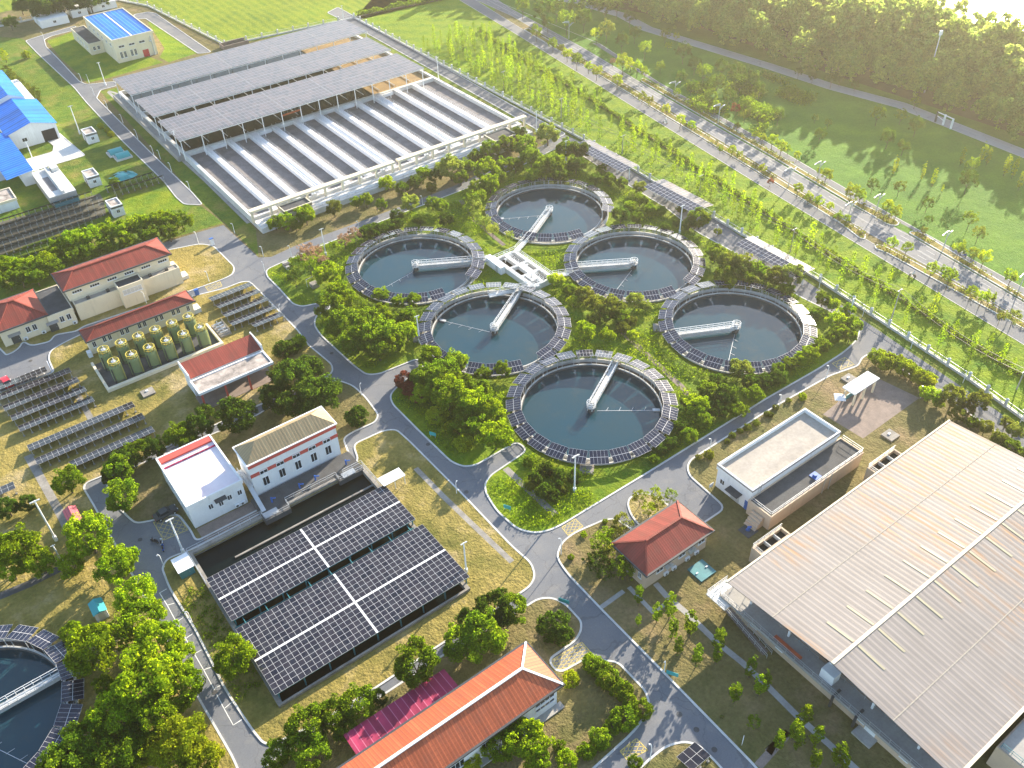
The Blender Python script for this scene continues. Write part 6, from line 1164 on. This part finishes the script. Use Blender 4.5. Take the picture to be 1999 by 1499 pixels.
cluster('round', M_, 'tree', 'in the hedge grove above the farthest clarifier', 'hedge grove above the farthest clarifier', [(1025, 288, 46), (1070, 263, 44, Pl), (1012, 266, 36), (1037, 308, 40), (1082, 323, 42), (1107, 293, 40), (1135, 296, 36), (1125, 323, 36), (1057, 331, 36), (1007, 323, 32), (1153, 296, 18, O), (1162, 351, 25), (1190, 351, 25), (1215, 358, 22), (1192, 321, 16, O), (1250, 366, 26, Pl), (1095, 345, 30), (1040, 345, 28), (1175, 330, 20)], alt=D)
cluster('round', M_, 'tree', 'along the right half of the basin front', 'trees along the basin front', [(827, 338, 28, B), (810, 356, 28), (880, 328, 48, Pl), (930, 306, 28), (912, 326, 30), (957, 293, 36), (990, 283, 36), (950, 333, 46, B), (957, 358, 40, B), (987, 323, 34), (755, 358, 29, B), (785, 368, 26), (932, 368, 32, B), (900, 348, 30), (975, 350, 30), (850, 345, 26), (842, 368, 22, O)], alt=D)
cluster('round', M_, 'tree', 'along the left half of the basin front', 'trees along the left basin front', [(537, 436, 29, B), (560, 433, 36, B), (597, 421, 38, B), (652, 408, 32, O), (715, 391, 26, B), (695, 396, 22), (802, 396, 36, Pl), (775, 422, 26, D), (845, 398, 28), (862, 403, 26), (872, 428, 30, D), (578, 440, 26, O), (745, 400, 22), (820, 430, 26, D)])
cluster('broad', D, 'hedge bush', 'behind the far left clarifier', 'hedge behind the far left clarifier', [(732, 450, 34), (712, 455, 30), (755, 443, 28), (778, 436, 26)], 'bush', 'bush'); cluster('airy', Pl, 'shrub', 'between the far left and farthest clarifiers', 'pale shrubs by the farthest clarifier', [(930, 423, 23), (947, 433, 26), (962, 448, 26), (995, 463, 21), (922, 391, 30, M_), (937, 383, 28, M_), (932, 406, 26), (912, 412, 22, M_)], 'shrub', 'shrub')
cluster('round', 'leaf_bright', 'tree', 'in the bright hedge row behind the red roofs', 'bright hedge row behind the red roofs', [(10, 524, 46), (25, 522, 40), (50, 523, 42), (85, 516, 46), (110, 496, 42), (122, 484, 44), (150, 471, 46), (180, 466, 46), (212, 453, 46), (240, 455, 42), (270, 441, 46), (296, 438, 42), (320, 431, 46), (355, 433, 42), (15, 548, 42, M_), (40, 543, 36, M_), (70, 540, 38, M_), (105, 522, 36, M_), (140, 502, 36, M_), (175, 492, 36, M_), (208, 482, 34, M_), (250, 475, 34, M_), (290, 462, 34, M_), (330, 455, 32, M_)])
cluster('column', O, 'conifer', 'in the row beside the blue workshop', 'conifers beside the workshop', [(12, 141, 16), (26, 151, 17), (42, 166, 17), (56, 176, 17), (72, 182, 17), (8, 108, 15, Y), (34, 160, 15), (64, 180, 14)], hz=.45, name='conifer_tree', cat='conifer')
cluster('round', D, 'tree', 'outside the fence in the far left corner', 'trees outside the far left fence', [(82, 16, 50), (57, 10, 36), (120, 10, 46), (175, 4, 36), (100, 8, 40), (145, 6, 40), (40, 12, 30), (20, 45, 26, M_), (200, 0, 30)])
cluster('bush', M_, 'bush', 'on the lawn left of the long service road', 'small bushes by the service road', [(225, 357, 22), (197, 246, 13, Y), (217, 262, 14, Y), (210, 254, 12, Y), (52, 108, 18, Y)], 'bush', 'bush')
cluster('round', M_, 'tree', 'in the row behind the orange roofed hall', 'row behind the orange roofed hall', [(595, 1422, 80), (650, 1397, 70), (695, 1377, 74), (738, 1364, 36, D), (545, 1472, 56), (610, 1472, 72), (672, 1422, 52), (812, 1300, 90), (902, 1256, 76), (945, 1240, 86), (965, 1192, 78), (1000, 1190, 60), (915, 1215, 50, D)], alt=D)
cluster('bush', D, 'long bush', 'on the kerbed lawn by the crossing lane', 'single bushes', [(1080, 1222, 64), (1095, 1240, 48)], 'bush', 'bush')
cluster('bush', M_, 'round bush', 'in the chain curving around the dark lawn', 'chain of round bushes', [(1155, 1293, 39, B), (1185, 1322, 50), (1212, 1346, 46), (1226, 1366, 36), (1255, 1386, 42), (1220, 1402, 55), (1197, 1416, 36), (1172, 1443, 46), (1145, 1468, 36), (1107, 1486, 46), (1092, 1456, 25, B), (1115, 1326, 36, Y), (1240, 1488, 30), (1170, 1306, 40)], 'bush', 'bush', alt=B)
cluster('round', B, 'tree', 'in front of the white hall wall', 'trees before the white hall', [(1028, 1446, 86), (1000, 1432, 50), (975, 1456, 60), (1050, 1480, 50, M_), (920, 1492, 40, Y)])
cluster('slender', B, 'slender sapling', 'on the lawn left of the great hall', 'slender saplings left of the hall', [(1248, 1162, 17, M_), (1284, 1195, 18), (1247, 1211, 11), (1310, 1182, 25), (1315, 1226, 20), (1325, 1262, 18), (1350, 1216, 25), (1362, 1280, 20), (1405, 1250, 24, M_), (1402, 1276, 18), (1467, 1303, 20, M_), (1485, 1337, 22), (1437, 1352, 21), (1572, 1400, 25), (1560, 1440, 22, M_), (1523, 1445, 20), (1596, 1438, 22), (1594, 1482, 20), (1640, 1472, 24), (1650, 1488, 18), (1498, 1330, 17, M_), (1552, 1425, 20)], alt=M_, hz=.9, name='sapling_tree', cat='sapling')
cluster('airy', M_, 'round sapling', 'low on the lawn left of the great hall', 'round saplings left of the hall', [(1472, 1410, 28), (1410, 1400, 8, D)], 'sapling_tree', 'sapling')
cluster('airy', O, 'loose tree', 'around the small red roofed house', 'loose trees around the red roofed house', [(1250, 972, 32), (1280, 963, 24, Y), (1285, 982, 28), (1310, 968, 26, Pl), (1268, 996, 30, Y), (1215, 1022, 40), (1182, 1047, 36, M_), (1175, 1067, 46, M_), (1165, 1097, 46, D), (1195, 1084, 42), (1212, 1110, 44, M_), (1200, 1045, 34), (1222, 1118, 34, B), (1180, 1120, 34, D)], alt=M_)
cluster('bush', B, 'small bush', 'on the dry lawn by the crossing', 'small bushes by the crossing', [(1140, 1043, 14), (1115, 1088, 14), (1182, 1018, 12)], 'bush', 'bush')
cluster('bush', O, 'young shrub', 'in the row behind the pale flat building', 'young shrubs behind the flat building', [(1430, 850, 15), (1445, 842, 13), (1460, 835, 17), (1477, 825, 15), (1385, 888, 21), (1364, 893, 13), (1497, 808, 12), (1567, 775, 18, Y), (1515, 795, 13), (1505, 810, 13), (1540, 782, 12), (1420, 862, 12)], 'shrub', 'shrub')
cluster('broad', Y, 'bush', 'on the kerbed island above the brick plaza', 'yellow bushes above the plaza', [(1715, 698, 36), (1725, 708, 40), (1745, 708, 40), (1765, 718, 40), (1782, 728, 36), (1800, 738, 40), (1810, 744, 36), (1815, 771, 38, B), (1832, 788, 20, B)], 'bush', 'bush')
cluster('round', O, 'tree', 'between the great hall and the fence', 'trees between the hall and the fence', [(1862, 776, 48), (1910, 783, 42), (1870, 808, 31), (1965, 826, 26, Pl), (1982, 842, 31, Pl), (1950, 857, 31), (1975, 872, 31), (1993, 886, 26, M_), (1925, 834, 31), (1900, 826, 26, M_), (1890, 800, 26)], alt=M_)
cluster('street', Y, 'tree', 'on the near verge of the boulevard', 'near verge trees of the boulevard', [(1047, 57, 24), (1080, 82, 21, M_), (1108, 102, 22), (1127, 112, 26, M_), (1097, 92, 16, O), (1150, 127, 19), (1166, 136, 23), (1206, 153, 26), (1255, 186, 19, O), (1270, 193, 16, O), (1302, 210, 19), (1330, 231, 23), (1351, 242, 20), (1407, 290, 12, M_), (1430, 290, 20), (1445, 300, 15), (1490, 326, 18), (1580, 382, 21), (1600, 390, 23), (1622, 401, 20), (1638, 420, 21), (1655, 424, 17), (1560, 366, 26), (1505, 353, 15, Rd), (1743, 472, 26), (1772, 481, 26), (1822, 522, 28), (1857, 536, 36), (1845, 525, 20, B), (1900, 566, 26, B), (1920, 576, 31), (1935, 578, 26), (1955, 618, 20, O), (1982, 616, 31, Pl)], 'street_tree', 'street tree', alt=B)
cluster('street', Y, 'tree', 'on the far verge of the boulevard', 'far verge trees of the boulevard', [(1217, 117, 30), (1232, 122, 22), (1245, 128, 25), (1260, 138, 20), (1197, 118, 14, Bl), (1405, 205, 13), (1420, 226, 15, M_), (1475, 261, 16), (1490, 266, 20), (1510, 271, 26), (1527, 283, 26), (1540, 289, 16), (1557, 301, 17), (1615, 338, 28), (1665, 369, 30), (1682, 379, 26), (1735, 398, 25), (1752, 411, 26), (1875, 481, 29), (1902, 491, 25), (1925, 498, 31), (1977, 536, 31), (1805, 448, 15, O), (1440, 245, 14, O), (1600, 332, 14, B)], 'street_tree', 'street tree', alt=B)
cluster('airy', M_, 'tree', 'on the meadow beyond the boulevard', 'scattered meadow trees', [(1812, 398, 23, D), (1814, 429, 18, D), (1895, 428, 28), (1912, 456, 26, O), (1705, 361, 24, D), (1757, 366, 24, O), (1892, 351, 36, D), (1900, 321, 26), (1602, 263, 23, D), (1592, 231, 13, Pl), (1617, 241, 15, Pl), (1715, 223, 28), (1760, 226, 23), (1788, 198, 20), (1625, 153, 26, D), (1560, 141, 16, D), (1587, 151, 17, D), (1640, 156, 15, D), (1670, 166, 16, D), (1735, 268, 30, D), (1790, 245, 30, D), (1765, 285, 26, D), (1520, 225, 26, D)])
cluster('column', Y, 'narrow poplar', 'on the meadow beyond the boulevard', 'narrow poplars on the meadow', [(1749, 322, 10), (1804, 333, 9), (1825, 346, 11), (1920, 298, 12), (1931, 306, 10), (1967, 323, 13), (1983, 327, 12), (1995, 352, 12), (1880, 306, 10), (1841, 368, 5)], hz=.85, name='poplar_tree', cat='poplar')
cluster('airy', D, 'tree', 'in the meadow thicket left of the levee path', 'meadow thicket by the levee path', [(1062, 20, 42), (1087, 16, 36), (1125, 16, 36), (1155, 8, 42), (1182, 16, 32), (1107, 38, 36), (1140, 36, 32), (1070, 45, 26), (1185, 58, 32, Pl), (1165, 66, 24, Y), (1230, 33, 26), (1300, 68, 22, Pl), (1321, 71, 13, Y), (1335, 101, 32), (1305, 90, 14, Y), (1357, 126, 28), (1375, 141, 32), (1410, 131, 32), (1400, 161, 34), (1440, 141, 32), (1445, 163, 32), (1470, 156, 30), (1483, 176, 27), (1425, 191, 28), (1457, 201, 28), (1482, 213, 32), (1387, 188, 28), (1322, 181, 16, M_), (1370, 211, 22, M_), (1330, 151, 22), (1437, 213, 20, Rd), (1215, 80, 26), (1260, 95, 26, M_), (1240, 65, 24), (1350, 170, 24), (1455, 225, 24, O), (1290, 130, 20, M_), (1205, 12, 30), (1020, 10, 30)], alt=M_)
# young poplars of the green belt (single meshes: too small here for separate parts)
SAP = []
for i in range(4):
    rng = np.random.default_rng(500 + i); n = 230; z = rng.uniform(.7, 6.6, n); rr = .85 * np.sqrt(np.clip(1 - ((z - 3.0) / 3.9) ** 2, .05, 1)) * rng.uniform(.25, 1.1, n); a = rng.uniform(0, 6.28, n); c = np.stack([rr * np.cos(a), rr * np.sin(a), z], 1); V = cards(c, np.stack([np.cos(a), np.sin(a), rng.uniform(-.3, .8, n)], 1) + rng.normal(size=(n, 3)) * .4, np.full(n, .19), rng, .8); ex = MB(); ex.tube((0, 0, 0), (0, 0, 6.2), .05, .015, 5); me = leaf_mesh('poplar_sapling', V, ('leaf_bright', 'bark'), ex); SAP.append(me)
belt = ccw(band(FENCE, SN)); hed = WP([(935, 60), (1000, 103), (1150, 193), (1310, 296), (1500, 421), (1612, 494), (1700, 549), (1787, 604), (1999, 738), (2060, 780)]); rs = random.Random(21); ns = 0
def xat(pl, y):
    for p, q in zip(pl, pl[1:]):
        if (p[1] - y) * (q[1] - y) <= 0 and p[1] != q[1]: t = (y - p[1]) / (q[1] - p[1]); return p[0] + t * (q[0] - p[0])
    return None
y = 30.0
while y < 330 and ns < 296:
    xa, xb = xat(FENCE, y), xat(hed, y)
    if xa and xb:
        d = 3.8 if y > 130 else 5.0; x = xa + 3.5
        while x < xb - 1.0 and ns < 296:
            px, py = P(x, y); keep = .86 if y > 205 else (.66 if y > 95 else .5)
            if 185 < y < 203 and x > xb - 12: keep = .25
            if rs.random() < keep and px < 2030 and py > -5:
                o = link('poplar_sapling', rs.choice(SAP)); tag(o, 'slender young poplar standing in the rows of the green belt', 'sapling', 'young poplars of the green belt'); s = rs.uniform(.7, 1.25); o.location = (x + rs.uniform(-.9, .9), y + rs.uniform(-1, 1), 0); o.scale = (s * rs.uniform(.75, 1.2), s * rs.uniform(.75, 1.2), s); o.rotation_euler = (0, 0, rs.uniform(0, 6.28)); o.material_slots[0].link = 'OBJECT'; o.material_slots[0].material = MATS[rs.choice(('leaf_bright', 'leaf_mid', 'leaf_mid'))]; ns += 1
            x += d
    y += 3.3
def scatter(name, pts, size, mats, rng, kind='stuff', up=.9, n_leaf=9, spread=.35, tall=.35):
    pts = np.array(pts); n = len(pts); c = np.repeat(pts, n_leaf, 0); off = rng.normal(size=c.shape) * np.array([spread, spread, 0]); z = rng.uniform(.05, tall, len(c)); c = c + off; c[:, 2] += z; nn = rng.normal(size=c.shape) * .8 + np.array([0, 0, up]); V = cards(c, nn, np.full(len(c), size), rng, .8); o = link(name, leaf_mesh(name, V, mats)); return o
def hedge(lab, pl, wd, h, mat, dens=26, name='hedge'):
    rng = np.random.default_rng(77); t = thing(name, lab, 'hedge', (*pl[0], 0)); C = []; N = []
    for a, b in zip(pl, pl[1:]):
        a, b = Vector(a), Vector(b); L = (b - a).length; d = (b - a) / L; nrm = Vector((-d.y, d.x)); k = int(L * dens); f = rng.uniform(0, L, k); s = rng.uniform(-1, 1, k); zz = rng.uniform(.1, 1, k) ** .6; hh = h * (1 + .25 * np.sin(f * .9) + .2 * np.sin(f * .37)); keep = np.ones(k, bool) if name == 'hedge' else (np.sin(f * .8) > -.4)
        for q in range(k):
            if keep[q]: p = a + d * f[q] + nrm * s[q] * wd / 2 * math.sqrt(max(.1, 1 - zz[q] ** 3)); C.append((p.x - pl[0][0], p.y - pl[0][1], zz[q] * hh[q])); N.append((nrm.x * s[q], nrm.y * s[q], zz[q]))
    V = cards(np.array(C), np.array(N) + rng.normal(size=(len(N), 3)) * .5, np.full(len(C), .27), rng, .8); o = link('foliage', leaf_mesh('foliage', V, (mat,)), t); m = MB()
    for a, b in zip(pl, pl[1:]): m.beam((a[0], a[1], .2), (b[0], b[1], .2), wd * .2, .3)
    m.build('stems', 'bark', t)
hedge('dark low hedge running the length of the green belt beyond the poplars', hed, 1.7, 1.3, 'leaf_mid', 42); hedge('dark hedge dividing the crop field from the green belt', WP([(697, 34), (770, 18), (860, 1), (900, -8)]), 3.0, 2.0, 'leaf_mid', 60)
rng = np.random.default_rng(5)
def inpoly(pl, n, rng, avoid=None):
    xs = [p[0] for p in pl]; ys = [p[1] for p in pl]; out = []
    while len(out) < n:
        x, y = rng.uniform(min(xs), max(xs)), rng.uniform(min(ys), max(ys))
        if inside(pl, x, y) and not (avoid and avoid(x, y)): out.append((x, y, .1))
    return out
def tanky(x, y):
    if any(math.hypot(x - c[0], y - c[1]) < 17.3 for c in TC): return True
    if cx0 - 2 < x < cx1 + 2 and cy0 - 2 < y < cy1 + 2: return True
    px, py = P(x, y); 
    return math.sin(x * .21) * math.sin(y * .17) + .4 * math.sin(x * .6 + y * .43) < -.15
o = scatter('ground_cover', inpoly(inset(ISLW['lawn'], 1.2), 4200, rng, tanky), .16, ('grass_tuft',), rng, tall=.75, spread=.5, n_leaf=12); tag(o, 'tufted green ground cover between the clarifiers', 'ground cover', None, 'stuff')
V4 = []
for pl in VERGE: V4 += [(x, y, .12) for x, y, z in inpoly(pl, int(abs(area(pl)) * 1.0), rng, lambda x, y: math.sin(x * .5 + y * .31) + math.sin(y * .13) < -.6)]
V4 = [p for p in V4 if -40 < P(p[0], p[1])[0] < 2040]
o = scatter('verge_planting', V4, .2, ('leaf_olive',), rng, tall=.6, spread=.3, n_leaf=8); tag(o, 'low mixed planting in the boulevard verges', 'planting', None, 'stuff')
yy = [(14 + 5 * rng.uniform(), 0, 0)]
pts = [(4.0 + 7.2 * rng.uniform(0, 1) ** 1, 82 + 24 * rng.uniform(0, 1), .1) for _ in range(170)]; pts = [(6.5 + (p[0] - 4) * .55, p[1], .1) for p in pts]
o = scatter('weed_tufts', pts, .14, ('leaf_mid',), rng, tall=.5, spread=.25, n_leaf=14); tag(o, 'weedy tufts in the dark strip left of the solar roofs', 'weeds', None, 'stuff')
# meadow bushes and the riverside wood (one dense mass)
mp = [(x, y, 0) for x, y, z in inpoly(ccw(WP([(1290, 185), (1480, 140), (1600, 190), (1480, 262)])), 900, rng, lambda x, y: math.sin(x * .35) * math.sin(y * .23) < .1)]
o = scatter('meadow_scrub', mp, .3, ('leaf_mid',), rng, tall=1.8, spread=.8, n_leaf=14); tag(o, 'dark scrub on the meadow slope below the levee path', 'scrub', None, 'stuff')
Vw = []; rw = np.random.default_rng(9); base = [clumpy(np.random.default_rng(60 + i), 170, 34, (.46, .46, .62), .80, .085, .036, lumps=.4) for i in range(5)]; cnt = 0
levx = lambda y: xat(LV, y) or 250
yy = 60.0
while yy < 360:
    x = levx(yy) + 6
    lim = 303 + max(0, (yy - 172)) * .35 if yy > 60 else 306
    while x < lim:
        px, py = P(x, yy, 8); xx, y2 = x + rw.uniform(-2, 2), yy + rw.uniform(-2, 2)
        if 980 < px < 2080 and py < 330:
            s = rw.uniform(10, 15) * (1 if x > levx(yy) + 14 else .62); b = base[rw.integers(5)]; a = rw.uniform(0, 6.28); ca, sa = math.cos(a), math.sin(a); q = b * s; Vw.append(np.stack([q[:, 0] * ca - q[:, 1] * sa + xx, q[:, 0] * sa + q[:, 1] * ca + y2, q[:, 2] * rw.uniform(.72, 1.15)], 1)); cnt += 1
        x += 7.0
    yy += 7.0
me = leaf_mesh('riverside_wood', np.concatenate(Vw), ('leaf_wood',)); tag(link('riverside_wood', me), 'dense pale riverside wood between the levee path and the river', 'wood', None, 'stuff')
# ------------------------------------------------------------------ evening haze over the whole site
HAZE = 0.00024
if HAZE:
    m = MB(); m.box(-700, 1500, -500, 2000, -6, 126); o = m.build('haze', 'steel'); o.data.materials.clear(); hm = bpy.data.materials.new('haze'); hm.use_nodes = True; n = hm.node_tree; n.nodes.remove(n.nodes['Principled BSDF']); v = n.nodes.new('ShaderNodeVolumePrincipled'); v.inputs['Color'].default_value = (1.0, .93, .74, 1); v.inputs['Density'].default_value = HAZE; v.inputs['Anisotropy'].default_value = .68; n.links.new(v.outputs[0], n.nodes['Material Output'].inputs['Volume']); o.data.materials.append(hm); tag(o, kind='stuff')
